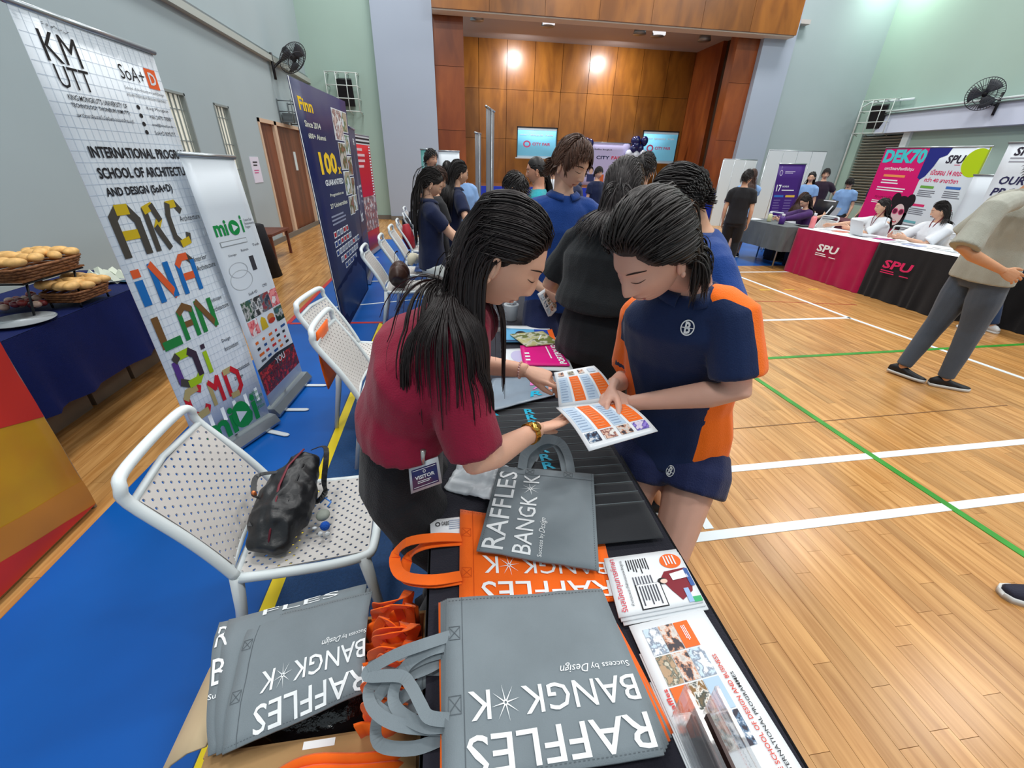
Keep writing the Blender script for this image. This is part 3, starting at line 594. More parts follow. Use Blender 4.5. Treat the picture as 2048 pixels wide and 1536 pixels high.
    vs, fs = remesh(b, vox, 3); body = MB().add(vs, fs, sk)
    hm = head_mb(M, s, fem, fine, sk, DARKF, LIP if fine or fem else mat('lips_pale', (184, 122, 106), .5), lids, 1.0 if not fem else .75, nose, EYEW if eyes else None, None, mat('beard_dark', (38, 30, 28), .8) if beard else None)
    o = len(body.v); 
    for m in hm.mats: body.slot(m)
    body.v += hm.v; body.f += [tuple(i+o for i in q) for q in hm.f]; body.mi += [body.mats.index(hm.mats[i]) for i in hm.mi]; body.sm += hm.sm
    if hand:
        for k, sg in (('L', -1), ('R', 1)):
            h = hk.get(k, {}); w = wrp[k]; d = V(h['d']) if 'd' in h else (w-el[k]).normalized(); nn = V(h['n']) if 'n' in h else (r2*sg+f*.2)
            side = h.get('side'); x_ = d.cross(nn)
            if side is None: side = 1 if x_.dot(V(h['thumb_to']) if 'thumb_to' in h else (f+up*.3)) > 0 else -1
            vs, fs = hand_mb(w, d, nn, side, H/1.72*(.92 if fem else 1), h.get('curl', (.3, .35, .4, .45, .5)), h.get('spread', .1), h.get('thumb', (.55, .35)), .0034 if fine else .005); body.add(vs, fs, sk)
    body.build('body', None, T)
    # top
    kind, tm = top; m = MB(); ex = .012 if fine else .014
    hem = pel-up*(.045*H if kind != 'long' else .10*H)+(wa-pel)*hem_up; hw = (1.10 if kind != 'loose' else 1.22)*(1.06 if hem_up else 1)
    m.tube([hem]+([pel+(wa-pel)*.25, wa] if not hem_up else [wa+(ch-wa)*.15, wa+(ch-wa)*.45])+[ch, nb-hd_dir*.04*H, nb-hd_dir*.014*H, nb+hd_dir*.002*H], [(.096*H*wd*hw+ex*.5, .068*H*hw+ex*.6), (.096*H*wd*hw*.98+ex*.5, .066*H*hw+ex*.5), (.087*H*wd*hw+ex*.5, .062*H*hw), (.092*H*wd*hw+ex, .066*H*hw), (.092*H*wd+ex, .055*H+ex*.5), (.06*H*wd+ex, .045*H+ex*.4), (.038*H+ex*.5, .038*H+ex*.5)], 20, up=r2)
    for k in 'LR':
        S, E, w = sh[k], el[k], wrp[k]; e1 = S+(E-S)*min(1, sleeve); pts = [S+(nb-hd_dir*.022*H-S)*.55, S+(nb-hd_dir*.03*H-S)*.15, S+(e1-S)*.06, S+(e1-S)*.45, e1]; q = .014 if kind != 'loose' else .026
        rr = [.031*H+ex, .034*H+ex*.8, .034*H+ex, .034*H+ex, .034*H+q]
        if sleeve > 1: pts += [E+(w-E)*.5, E+(w-E)*.93]; rr += [.028*H+ex*.6, .022*H+ex*.4]
        m.tube(pts, rr, 14)
    vs, fs = remesh(m, vox*.9 if fine else vox, 2, wrinkle(wr_amp if fine else .005, 9 if fine else 8, x*3.1+y)); shirt = MB().add(vs, fs, tm).build('shirt', None, T)
    info = dict(T=T, f=f, r=r, r2=r2, pel=pel, wa=wa, ch=ch, nb=nb, hc=hc, M=M, s=s, sh=sh, el=el, wr=wrp, hd=hd_dir, shirt=shirt, hip=hip, kn=kn, H=H)
    # collar
    if kind == 'polo':
        cm = MB(); a = .039*H+ex*.5; c0 = nb+hd_dir*.000*H
        ring = lambda u, k, h: c0+r2*(math.sin(u)*(a+k))+f*(math.cos(u)*(a+k))*1.0+hd_dir*(h-.018*max(0, math.cos(u))**3)
        cm.grid(lambda u, v: ring(.25+u*(2*PI-.5), -.004+.012*abs(2*v-1)*(1 if v < .5 else .1)+(.012 if v < .5 else 0), .030*(1-abs(2*v-1))-.004), 26, 4, tm, thick=.003); cm.build('collar', None, T)
    # bottom
    kind, bmx = bottom; m = MB(); fr = {'shorts': short or .62, 'pants': 1, 'wide': 1, 'skirt': .55}[kind]
    wdn = {'shorts': 1.35, 'pants': 1.06, 'wide': 1.28, 'skirt': 1.5}[kind]
    m.tube([pel-up*.075*H, pel-up*.03*H, pel+(wa-pel)*.35, pel+(wa-pel)*(.75 if hem_up < .5 else 1.05)], [(.085*H*wd, .06*H), (.104*H*wd, .074*H), (.098*H*wd, .070*H), (.084*H*wd if hem_up < .5 else .082*H*wd, .062*H if hem_up < .5 else .058*H)], 16, up=r)
    for k in 'LR':
        A, Kn, An = hip[k], kn[k], an[k]
        if kind in ('shorts', 'skirt'): e = A+(Kn-A)*(fr+.1); m.tube([A, A+(e-A)*.5, e], [.060*H, .060*H*wdn*.9, .052*H*wdn], 14)
        else: m.tube([A, A+(Kn-A)*.45, Kn, Kn+(An-Kn)*.5, An+up*.012], [.060*H, .056*H*wdn, .042*H*wdn, .036*H*wdn*(1.15 if kind == 'wide' else 1), .029*H*wdn*(1.5 if kind == 'wide' else 1)], 14)
    if kind == 'skirt': m.tube([pel-up*.02*H, pel-up*.2*H], [(.10*H, .075*H), (.13*H, .10*H)], 16, up=r)
    vs, fs = remesh(m, vox, 2, wrinkle(.004, 7, x+y*2, (1, 1, .4))); MB().add(vs, fs, bmx).build({'shorts': 'shorts', 'pants': 'trousers', 'wide': 'trousers', 'skirt': 'skirt'}[kind], None, T)
    # shoes
    smt = shoes or mat('black_shoe', (26, 26, 30), .5); sole = mat('sole_white', (205, 205, 202), .5)
    for k in 'LR':
        a = an[k]; fd = V(J.get('toe'+k, f)); fd.z = 0; fd.normalize(); xs = V((fd.y, -fd.x, 0)); m = MB(); z0 = a.z-.045*H
        for (hh, ee, mt, q0, q1) in ((.0, 1.0, sole, 0, .024), (0, .96, smt, .02, .1)):
            prof = [(-.085, .028, .06), (-.05, .036, .085), (.0, .038, .095), (.06, .042, .062), (.12, .046, .045), (.165, .040, .036), (.185, .022, .03)]
            for (t, w_, h_) in prof: pass
            cs = [V((a.x, a.y, z0))+fd*(t*H/1.72) for t, _, _ in prof]
            vs = []
            for c, (t, w_, h_) in zip(cs, prof):
                h1 = q1 if mt is sole else h_; w2 = w_*ee
                vs += [c-xs*w2+up*q0, c-xs*w2*(1 if mt is sole else .75)+up*h1*(1 if mt is sole else .8), c-xs*w2*(1 if mt is sole else .3)+up*h1, c+xs*w2*(1 if mt is sole else .3)+up*h1, c+xs*w2*(1 if mt is sole else .75)+up*h1*(1 if mt is sole else .8), c+xs*w2+up*q0]
            n = len(prof); fs = [(i*6+j, i*6+(j+1) % 6, (i+1)*6+(j+1) % 6, (i+1)*6+j) for i in range(n-1) for j in range(6)]+[tuple(range(5, -1, -1)), tuple(range((n-1)*6, n*6))]
            m.add(vs, fs, mt)
        m.build('shoe', None, T)
    # hair
    if hair:
        st = dict(STY[hair[0]]); 
        if hstyle: st.update(hstyle)
        if 'hold' in st: st.setdefault('tanp', math.tan(min(.9, headpitch)))
        tb = ch+(nb-ch)*.25; A_ = .082*H*wd+.012; B_ = .062*H+.016; cxr = abs(r2.x)*A_+abs(f.x)*B_; cyr = abs(r2.y)*A_+abs(f.y)*B_
        coll = [(tb, (cxr, cyr, .11*H)), (nb-hd_dir*.012*H, (.042*H+.020,)*3)]
        for k in 'LR':
            S = sh[k]+up*.004; coll += [(S, (.036*H+.019,)*3), (S.lerp(nb-hd_dir*.01*H, .33), (.040*H+.020,)*3), (S.lerp(nb-hd_dir*.01*H, .66), (.042*H+.020,)*3), (S.lerp(el[k], .35), (.034*H+.018,)*3), (S.lerp(ch, .5), (.062*H+.018,)*3)]

        if st.get('nocoll'): coll = []
        hair_mb(M, s, fem, st, hair[1], coll, seed=int(abs(x*91+y*37))+3).build('hair', None, T)
        if hair[0] == 'bun':
            c = M @ (V((0, -.105, .045))*s); MB().ball(c, .034*s, hair[1], 12, 8).build('hair_bun', None, T)
    return info
# ------------------------------------------------------------------ tables with cloths
def clothtable(name, label, x0, x1, y0, y1, m, zt=.75, hem=.0, amp=.018, sides='NESW', n=60, top_m=None, legs=True, cat='table'):
    """cloth over a folding table: draped skirt with soft folds; legs and top beneath"""
    T = thing(name, label, cat, ((x0+x1)/2, (y0+y1)/2, 0)); c = MB(); tt = zt-.004
    c.bb((x0+.01, y0+.01, zt-.035), (x1-.01, y1-.01, zt-.006), mat('table_board', (190, 186, 178), .5)); c.build('tabletop', None, T)
    if legs:
        for x in (x0+.06, x1-.06):
            for y in (y0+.12, y1-.12): MB().rod((x, y, 0), (x, y, zt-.03), .014, METAL).build('leg', None, T)
    cl = MB(); per = []
    cx, cy, hx, hy = (x0+x1)/2, (y0+y1)/2, (x1-x0)/2, (y1-y0)/2
    pts = []
    for (a, b) in (((x0, y0), (x1, y0)), ((x1, y0), (x1, y1)), ((x1, y1), (x0, y1)), ((x0, y1), (x0, y0))):
        k = max(6, int(n*math.dist(a, b)/(2*(hx+hy)))); pts += [(a[0]+(b[0]-a[0])*i/k, a[1]+(b[1]-a[1])*i/k) for i in range(k)]
    N_ = len(pts); rows = 8; vs = []
    for j in range(rows+1):
        t = j/rows
        for i, (x, y) in enumerate(pts):
            nx, ny = (x-cx)/hx, (y-cy)/hy; o = V((nx if abs(nx) > .999 else 0, ny if abs(ny) > .999 else 0, 0)); o = o.normalized() if o.length else o
            w = amp*t*(.6+math.sin(i*1.15+math.sin(i*.37)*2)*1.0+.4*noise.noise(V((i*.3, t*2, x)))); hz = hem+.012*noise.noise(V((i*.15, 3, y0)))
            q = V((x, y, zt-(zt-hz)*t))+o*(max(0, w)+.006); q.z = max(q.z, .004); vs.append(q)
    fs = [(j*N_+i, j*N_+(i+1) % N_, (j+1)*N_+(i+1) % N_, (j+1)*N_+i) for j in range(rows) for i in range(N_)]; cl.add(vs, fs, m)
    cl.add([V((x-(.0 if 1 else 0), y, zt)) for x, y in pts]+[V((x+ (cx-x)*0, y, zt)) for x, y in pts], [tuple(range(N_))], top_m or m, False)
    cl.build('tablecloth', None, T); return T
BCL = cloth('black_cloth', (34, 34, 44), .85); NCL = cloth('navy_cloth', (10, 24, 78), .7, sheen=0); GCL = cloth('grey_cloth', (92, 98, 100), .85)
clothtable('folding_table', 'long black-clothed table with tote bags, brochures and leaflets, nearest the camera', -.08, .545, .12, 1.59, BCL, hem=.02)
clothtable('folding_table', 'black-clothed table holding the magazines and the white cup', -.08, .545, 1.62, 3.1, BCL, hem=.02)
clothtable('folding_table', 'dark-clothed table where the girls in navy polos stand, beyond the magazines', .12, .70, 3.95, 4.93, NCL, hem=.02)
clothtable('folding_table', 'far dark-clothed table behind the two grey banner backs', .14, .72, 5.85, 6.9, NCL, hem=.02)
clothtable('folding_table', 'navy-clothed table with bread baskets and plates along the left wall', -3.05, -2.3, .9, 3.95, NCL, hem=.29, amp=.03)
# ------------------------------------------------------------------ tote bags
GT = cloth('grey_nonwoven', (122, 132, 138), .75, .05, .12, 500); OT = cloth('orange_nonwoven', (244, 104, 20), .72, .05, .12, 500); BT = cloth('black_nonwoven', (40, 42, 46), .7, .05, .12, 500)
GS = mat('grey_seam', (84, 92, 98), .8); OS = mat('orange_seam', (200, 74, 10), .8)
def quad(c, f=0.0, seed=0, wr=.004):
    """c: four corners as bl, br, tl, tr of the read text; f: sag"""
    a, b, d, e = (V(q) for q in c); nn = (b-a).cross(d-a).normalized()
    if nn.z < 0: nn = -nn
    def m(u, v, off=0): 
        p = (a*(1-u)+b*u)*(1-v)+(d*(1-u)+e*u)*v
        h = -f*(4*(v-.5)**2)*1 + wr*noise.noise(V((u*3+seed, v*3, seed)))+wr*.5*noise.noise(V((u*8+seed, v*8, seed)))
        return p+nn*(h+off*.0011)
    return m
def ribbon(mb, pts, w, m, up=(0, 0, 1), t=.0022):
    pts = [V(p) for p in pts]
    # smooth
    out = []
    for i in range(len(pts)-1):
        p0 = pts[max(0, i-1)]; p1 = pts[i]; p2 = pts[i+1]; p3 = pts[min(len(pts)-1, i+2)]
        for k in range(5):
            s = k/5; out.append(.5*((2*p1)+(p2-p0)*s+(2*p0-5*p1+4*p2-p3)*s*s+(3*p1-p0-3*p2+p3)*s**3))
    out.append(pts[-1]); ups = up if isinstance(up, list) else None; vs = []
    for i, p in enumerate(out):
        tn = (out[min(i+1, len(out)-1)]-out[max(0, i-1)]).normalized(); u = V(up) if ups is None else V(ups[0])*(1-i/(len(out)-1))+V(ups[-1])*(i/(len(out)-1))
        sd = tn.cross(u); sd = sd.normalized()*w/2 if sd.length > .05 else tn.orthogonal().normalized()*w/2; nn = sd.cross(tn).normalized()*t/2
        vs += [p-sd-nn, p+sd-nn, p+sd+nn, p-sd+nn]
    n = len(out); mb.add(vs, [(i*4+j, i*4+(j+1) % 4, i*4+4+(j+1) % 4, i*4+4+j) for i in range(n-1) for j in range(4)]+[(3, 2, 1, 0), (n*4-4, n*4-3, n*4-2, n*4-1)], m, False)
def tote(label, c, m, text=None, seam=True, side='u1', sag=0, thick=.006, handles=(), wr=.004, seed=0, hw=.028, gside=None, name='tote_bag', group=None):
    f = quad(c, sag, seed, wr); o = MB().grid(lambda u, v: f(u, v), 14, 14, m, thick=0)
    g2 = lambda u, v: f(u, v)-V((0, 0, thick)); n0 = len(o.v); w = 15
    mb = MB(); T = thing(name, label, 'tote bag', (V(c[0])+V(c[3]))/2-V((0, 0, thick)), 0, group)
    a = [f(i/14, j/14) for j in range(15) for i in range(15)]; b = [p-V((0, 0, thick)) for p in a]; fs = [(j*w+i, j*w+i+1, (j+1)*w+i+1, (j+1)*w+i) for j in range(14) for i in range(14)]
    bd = [i for i in range(w)]+[j*w+14 for j in range(1, 15)]+[14*w+i for i in range(13, -1, -1)]+[j*w for j in range(13, 0, -1)]
    mb.add(a+b, fs+[tuple(k+225 for k in reversed(q)) for q in fs]+[(y, x, x+225, y+225) for x, y in zip(bd, bd[1:]+bd[:1])], m); mb.build('bag_panel', None, T)
    sm_ = GS if m is GT else OS if m is OT else mat('black_seam', (20, 20, 22))
    if seam:
        p = Print(f); 
        if side == 'u1': p.rect(.905, 0, .909, 1, sm_, 1, 14)
        elif side == 'u0': p.rect(.091, 0, .095, 1, sm_, 1, 14)
        elif side == 'v1': p.rect(0, .895, 1, .90, sm_, 1, 14)
        for k in range(46):
            t = k/46; p.rect(t, .022, t+.011, .026, sm_, 1); p.rect(t, .974, t+.011, .978, sm_, 1)
        if side == 'u1':
            for v in (.22, .62):
                for q in (.0, .085): p.rect(.92, v+q, .985, v+q+.004, sm_, 1)
                p.line(.925, v+.01, .98, v+.078, .004, sm_); p.line(.925, v+.078, .98, v+.01, .004, sm_); p.rect(.92, v, .923, v+.088, sm_, 1); p.rect(.983, v, .986, v+.088, sm_, 1)
        p.build(T, 'stitching')
    if text: p = Print(f); text(p); p.build(T, 'lettering')
    for hp in handles: h = MB(); ribbon(h, hp[0], hw, m, hp[1] if len(hp) > 1 else (0, 0, 1)); h.build('handle', None, T)
    return T
def raffles(p, u0, v0, u1, v1, m=WHITE, sub=True):
    """three lines of the bag print in the box u0..u1, v0..v1"""
    U = lambda t: u0+(u1-u0)*t; Vv = lambda t: v0+(v1-v0)*t
    p.text('RAFFLES', U(0), Vv(.66), U(1), Vv(1), m, .004); p.text('BANGK', U(0), Vv(.24), U(.68), Vv(.53), m, .004)
    star(p, U(.775), Vv(.385), (u1-u0)*.085, (v1-v0)*.19, m); p.text('K', U(.86), Vv(.24), U(.985), Vv(.53), m, .004)
    if sub: p.text('Success by', U(0), Vv(.055), U(.24), Vv(.145), m); p.text('Design', U(.25), Vv(.03), U(.43), Vv(.155), m, shear=.35)
ORD = ('first second third fourth fifth sixth seventh eighth ninth tenth eleventh twelfth thirteenth fourteenth fifteenth').split()
TZ = .75
def C(pts, z): return [P(x, y, zz) for (x, y), zz in zip(pts, z if isinstance(z, (list, tuple)) else [z]*4)]
# big grey pile at the bottom; corners in reading order bl, br, tl, tr: the text is upside down for the camera
big = [((1205, 1170), (893, 1190), (1332, 1502), (888, 1575)), ]
hz = TZ+.045
def hnd(p0, p1, reach, z0, zt, dx=0, lift=.03):
    a = V(p0); b = V(p1); o = V((-reach, 0, 0)); return [a, a+o*.45+V((0, .01, lift)), a+o*.9+V((0, -.02, lift*.4)), (a+b)/2+o*1.12+V((dx, 0, lift*.2)), b+o*.9+V((0, .02, lift*.3)), b+o*.45+V((0, 0, lift)), b]
HP = {6: [(900, 1272, .80), (850, 1288, .815), (790, 1310, .80), (742, 1338, .78), (738, 1352, .775), (800, 1352, .79), (822, 1372, .80), (842, 1410, .80), (858, 1434, .795), (898, 1440, .80)],
      5: [(900, 1290, .795), (860, 1300, .80), (822, 1322, .79), (800, 1352, .775), (786, 1392, .765), (800, 1424, .77), (850, 1452, .78), (898, 1450, .79)],
      4: [(900, 1302, .785), (850, 1315, .785), (800, 1344, .77), (758, 1390, .75), (748, 1408, .75), (790, 1438, .765), (850, 1450, .775), (898, 1444, .785)],
      3: [(898, 1312, .775), (846, 1340, .77), (770, 1362, .755), (738, 1378, .75), (748, 1420, .76), (800, 1450, .77), (898, 1458, .775)],
      1: [(898, 1320, .76), (850, 1362, .745), (770, 1420, .72), (752, 1452, .715), (762, 1490, .73), (830, 1496, .75), (898, 1470, .765)]}
for k in range(7):
    dxp = (k*5.5, (-7*k if k % 2 else 4*k)); z = TZ+.006+.0062*k; top = k == 6
    cc = [(1205-2*(6-k), 1170+3*(6-k)*(k % 2)), (893-3*(6-k) % 14-(6-k)*1.2, 1190+(6-k)*2), (1332+(6-k)*3, 1502-(6-k)*7), (888-(6-k)*1.5, 1575)]
    if k in (0, 2): m = OT
    else: m = GT
    q = C(cc, z+.01); L0 = q[1]*.72+q[3]*.28; L1 = q[1]*.30+q[3]*.70
    reach = .085+.012*((k*3) % 4)
    T = tote(['orange tote bag at the bottom of the large pile in front', 'grey tote bag above the lowest orange one in the large pile', 'second orange tote bag in the large pile in front', 'grey tote bag in the middle of the large pile in front', 'grey tote bag third from the top of the large front pile', 'grey tote bag just under the top one of the large front pile', 'grey tote bag on top of the large pile in front, white text upside down'][k],
         q, m, (lambda p: raffles(p, .02, .50, .90, .97)) if top or k == 5 else None, seam=top, sag=.012, wr=.0045 if top else .001, seed=4, thick=.005,
         handles=[([P(x, y, zz) for x, y, zz in HP[k]], (.1, -.35, .9))] if k in HP else [], hw=.020, group='tote bags in the large front pile')
# fix print orientation of the big bag: v runs towards the camera
# orange bag lying under the single grey one
oc = C([(1204, 1063), (920, 1018), (1238, 1200), (918, 1228)], TZ+.006)
a = V(oc[1])*.72+V(oc[3])*.28; b_ = V(oc[1])*.22+V(oc[3])*.78
tote('orange tote bag lying across the black table, its handles hanging left', oc, OT, lambda p: raffles(p, .03, .36, .86, .95, sub=False), handles=[([P(922, 1075, TZ+.01), P(870, 1075, TZ+.03), P(812, 1085, TZ+.02), P(790, 1115, TZ-.02), P(803, 1150, TZ-.01), P(860, 1160, TZ+.02), P(922, 1152, TZ+.012)], (0, 0, 1)), ([P(922, 1082, TZ+.006), P(850, 1090, TZ+.01), P(815, 1120, TZ-.04), P(812, 1158, TZ-.03), P(860, 1166, TZ+.008), P(922, 1158, TZ+.008)], (.3, 0, 1))], wr=.002, seed=2)
# single grey bag with handles up
gc = C([(953, 1100), (998, 932), (1198, 1140), (1187, 948)], [TZ+.026, TZ+.034, TZ+.028, TZ+.036])
tote('grey tote bag with white text lying askew over the orange bag', gc, GT, lambda p: (raffles(p, .03, .04, .96, .98) if 0 else raffles_side(p)), side=None, seam=False, wr=.004, seed=9,
     handles=[([P(1044, 938, TZ+.035), P(1052, 905, TZ+.06), P(1085, 880, TZ+.075), P(1118, 884, TZ+.07), P(1135, 910, TZ+.05), P(1142, 945, TZ+.03)], (.2, -.6, .6)), ([P(1050, 936, TZ+.025), P(1075, 900, TZ+.04), P(1105, 882, TZ+.06), P(1122, 900, TZ+.05), P(1130, 944, TZ+.028)], (.2, -.6, .6))], hw=.03) if 0 else None
def raffles_side(p): raffles(p, .03, .03, .97, .99)
# its text runs from the near left corner away from the camera: read bl = near left, br = far left
gq = [V(gc[0]), V(gc[1]), V(gc[2]), V(gc[3])]
T = tote('grey tote bag with white text lying askew over the orange bag', [gq[2], gq[3], gq[0], gq[1]], GT, lambda p: raffles(p, .03, .42, .92, .97), side='u1', seam=True, wr=.004, seed=9,
     handles=[([P(1044, 938, TZ+.035), P(1052, 905, TZ+.06), P(1085, 880, TZ+.075), P(1118, 884, TZ+.07), P(1135, 910, TZ+.05), P(1142, 945, TZ+.03)], (.2, -.6, .6)), ([P(1052, 936, TZ+.025), P(1075, 900, TZ+.04), P(1105, 886, TZ+.06), P(1122, 905, TZ+.05), P(1132, 944, TZ+.028)], (.2, -.6, .6))], hw=.03)
# fanned black bags, blue and pink letters at their left ends, in clear sleeves
CY = mat('cyan_ink', (30, 170, 205), .4); PK = mat('pink_ink', (222, 120, 190), .4); SLV = mat('clear_sleeve', (220, 228, 232), .12, .6, alpha=.10)
NB = 15; ys = [1.44-.0435*i for i in range(NB)]
for i, y in enumerate(ys):
    z = TZ+.003+.0013*i; x0 = .10 if i else .0; x1 = .52
    c = [V((x0+.03, y-.16, z)), V((x1, y-.16, z)), V((x0+.02, y, z)), V((x1+.004, y, z))]
    if y-.16 < .70: c[0].y = c[1].y = .70
    def tx(p, i=i):
        if i > 0: p.text('R', .36, .75, .46, .97, CY, .03)
        if i == 0: p.text('A', .2, .38, .3, .6, CY, .03)
    if c[2].y-c[0].y < .05: break
    T = tote('black tote bag in a clear sleeve at the far end of the fanned row' if i == 0 else 'black tote bag at the near end of the fanned row' if i == NB-1 else '%s black tote bag of the fanned row, counted from its far end' % ORD[i], c, BT, tx, seam=False, wr=.0006, seed=i, thick=.0014, group=None if i in (0, NB-1) else 'black tote bags in the fanned row')
    sl = MB(); sl.tube([c[2]+V((0, .001, .0008)), c[3]+V((0, .001, .0008))], .0012, 4, mat('sleeve_edge', (120, 130, 134), .2)); sl.build('sleeve_edge', None, T)
g0 = C([(1098, 752), (1107, 806), (958, 832), (985, 760)], [TZ+.03]*4)
def t0(p): p.text('R', .02, .8, .2, .93, CY, .03, rot=False)
gb = [P(952, 830, TZ+.022), P(1120, 786, TZ+.022), P(985, 757, TZ+.022), P(1112, 752, TZ+.022)]
def t1(p): p.text('R', .62, .12, .78, .34, CY, .03); p.text('A', .64, .42, .80, .56, PK, .03); p.text('F', .60, .60, .78, .80, PK, .03); p.text('F', .86, .30, .99, .60, flat((225, 150, 130)), .03)
tote('greyish tote bag in a clear sleeve with blue and pink letters under her pointing arm', gb, mat('sleeved_grey', (128, 142, 156), .25, .5, var=.06, vscale=12), t1, seam=False, wr=.004, seed=22, thick=.004)
# white plastic bag
wb = [P(888, 975, TZ+.012), P(1040, 1020, TZ+.012), P(925, 915, TZ+.012), P(1085, 895, TZ+.012)]
f = quad(wb, 0, 5, .012); T = thing('plastic_bag', 'crumpled white plastic bag with yellow marks under her near arm', 'bag', (V(wb[0])+V(wb[3]))/2)
MB().grid(lambda u, v: f(u, v)+V((0, 0, .01*noise.noise(V((u*9, v*9, 1))))), 26, 22, mat('white_plastic', (206, 214, 220), .3, .5, var=.06, vscale=20), thick=.003).build('bag_panel', None, T)
p = Print(lambda u, v, o: f(u, v)+V((0, 0, .008+.01*noise.noise(V((u*9, v*9, 1)))))); Y_ = flat((226, 222, 120))
for q in ((.60, .50, .72, .54), (.70, .78, .8, .81), (.82, .2, .9, .24)): p.rect(*q, Y_, 2, 3)
p.disc(.28, .45, .05, .05, flat((190, 170, 150)), 2, 10, hole=.6); p.build(T)
# papers under the orange bag
pp = C([(862, 1092), (935, 1084), (860, 1040), (935, 1032)], TZ+.003); T = MB().grid(lambda u, v: quadmap(*pp)(u, v), 2, 2, mat('paper', (226, 230, 234), .6), thick=.002).build('leaflet', None, label='white leaflet with a small black logo peeking out left of the orange bag', cat='leaflet')
p = Print(quadmap(*pp)); p.disc(.2, .78, .07, .09, INK, 1, 14, hole=.6); p.text('OASIS', .3, .70, .5, .86, INK, .02); p.lines(.5, .5, .9, .9, 5, flat((150, 160, 180))); p.rect(0, 0, 1, .12, flat((222, 140, 176))); p.build(T)
# leaflets and brochures
PAP = mat('paper', (226, 230, 234)); ORP = flat((240, 104, 34)); GLT = mat('glossy_paper', (232, 236, 240), .3, .45)
def sheet(name, label, c, draw, z=.004, group=None, cat='leaflet', m=PAP, fn=None):
    f = fn or quadmap(*c); T = thing(name, label, cat, (V(c[0])+V(c[3]))/2-V((0, 0, z)), 0, group)
    MB().grid(lambda u, v: f(u, v), 8, 8, m, thick=z).build('pages', None, T)
    if draw: p = Print(f); draw(p); p.build(T)
    return T
def flipped(p):
    q = Print(lambda u, v, o=0: p.f(1-u, v, o)); q.mb = p.mb; return q
def thai(p):                     # read with u towards the camera and v towards the left edge of the table
    R = flat((206, 62, 80)); D = mat('dark_ink')
    w = p; p = flipped(p)
    w.text('รับสมัครทุนการศึกษา', .05, .86, .95, .96, R, .01); w.text('ค่าเทอมและที่พักตลอดหลักสูตร', .12, .78, .9, .83, D)
    p.lines(.10, .45, .38, .74, 9, D, jag=.4); p.lines(.42, .46, .62, .72, 7, flat((90, 90, 100)), jag=.4)
    p.rect(.56, .40, .97, .72, D, 1); p.rect(.57, .415, .955, .705, PAP, 2); p.lines(.60, .44, .93, .68, 7, flat((70, 70, 80)), 3, jag=.3)
    p.disc(.22, .16, .14, .14, ORP, 1, 24); p.lines(.12, .08, .32, .24, 4, PAP, 2)
    p.poly([(.38, .02), (.40, .30), (.52, .38), (.74, .30), (.92, .22), (.80, .06), (.60, .0)], flat((126, 30, 44)), 1); p.poly([(.42, .05), (.46, .25), (.58, .24), (.56, .03)], flat((232, 232, 236)), 2)
    p.disc(.56, .37, .055, .06, flat((30, 26, 28)), 2, 16); p.disc(.575, .355, .04, .045, flat((226, 196, 180)), 3, 14)
    p.rect(.40, .0, .72, .055, flat((60, 96, 160)), 2); p.rect(.90, .0, .99, .10, flat((60, 170, 110)), 2); p.rect(.74, .10, .98, .16, flat((150, 180, 220)), 2)
tc = [P(1407, 1203, TZ+.02), P(1352, 1098, TZ+.02), P(1238, 1235, TZ+.02), P(1208, 1117, TZ+.02)]
for k in range(3):
    o = V((.004*(2-k), -.006*(2-k), -.005*(2-k)))
    sheet('leaflet', ['lowest white leaflet of the stack by the table edge', 'middle white leaflet of the stack by the table edge', 'white leaflet with Thai text and a red-jacketed person, topmost of its stack'][k], [V(q)+o for q in tc], thai if k == 2 else None, group='leaflets stacked by the table edge')
PH = [photo('picture_pale', [(150, 178, 204), (196, 214, 228), (120, 130, 150), (224, 228, 232)], 60), photo('picture_studio', [(60, 54, 58), (214, 206, 200), (206, 150, 120), (70, 64, 70)], 70), photo('picture_class', [(90, 110, 96), (206, 196, 176), (90, 96, 86), (180, 150, 120)], 70), photo('picture_blue', [(30, 44, 110), (220, 220, 222), (90, 120, 150), (50, 46, 60)], 70), photo('picture_gold', [(190, 140, 60), (60, 70, 66), (228, 222, 214), (130, 96, 54)], 70), photo('picture_green', [(60, 150, 90), (214, 208, 200), (70, 90, 80), (180, 120, 90)], 70)]
def broch(p):                     # u towards the camera, v towards the left
    w = p; p = flipped(p); cw = .175; u_ = lambda i: .05+i*.185; v_ = lambda j: .28+j*.20
    cells = {(0, 0): ORP, (0, 1): PH[1], (0, 2): PH[0], (1, 0): PH[0], (1, 1): PH[1], (1, 2): PH[2], (2, 0): flat((172, 196, 224)), (2, 1): PH[4], (2, 2): ORP, (3, 0): PH[3], (3, 1): PH[5], (3, 2): PH[2]}
    for (i, j), m in cells.items():
        p.rect(u_(i)+.05*j*0, v_(j), u_(i)+cw, v_(j)+.19, m)
    p.lines(.08, .34, .19, .40, 3, WHITE, 2); w.text('F', .40, .40, .43, .44, INK, .02)
    w.text('THE SCHOOL OF DESIGN AND BUSINESS', .04, .175, .70, .225, flat((206, 74, 60)), .015); w.text('INTERNATIONAL PROGRAMMES', .04, .10, .58, .14, INK, .01)
    w.text('Raffles', .44, .90, .58, .955, flat((206, 62, 60)), .02); p.poly([(.60, .96), (.66, .96), (.66, .90), (.63, .87), (.60, .90)], mat('shield_grey', (96, 96, 100)), 1); p.disc(.63, .925, .02, .024, ORP, 2, 12); w.text('INTERNATIONAL COLLEGE', .42, .87, .58, .885, INK)
bc0 = [P(1405, 1218, TZ+.012), P(1600, 1530, TZ+.012), P(1258, 1252, TZ+.012), P(1390, 1560, TZ+.012)]
d = (V(bc0[1])-V(bc0[0])).normalized(); Lb = .300
fl0 = V(bc0[0]); fr0 = V(bc0[2])
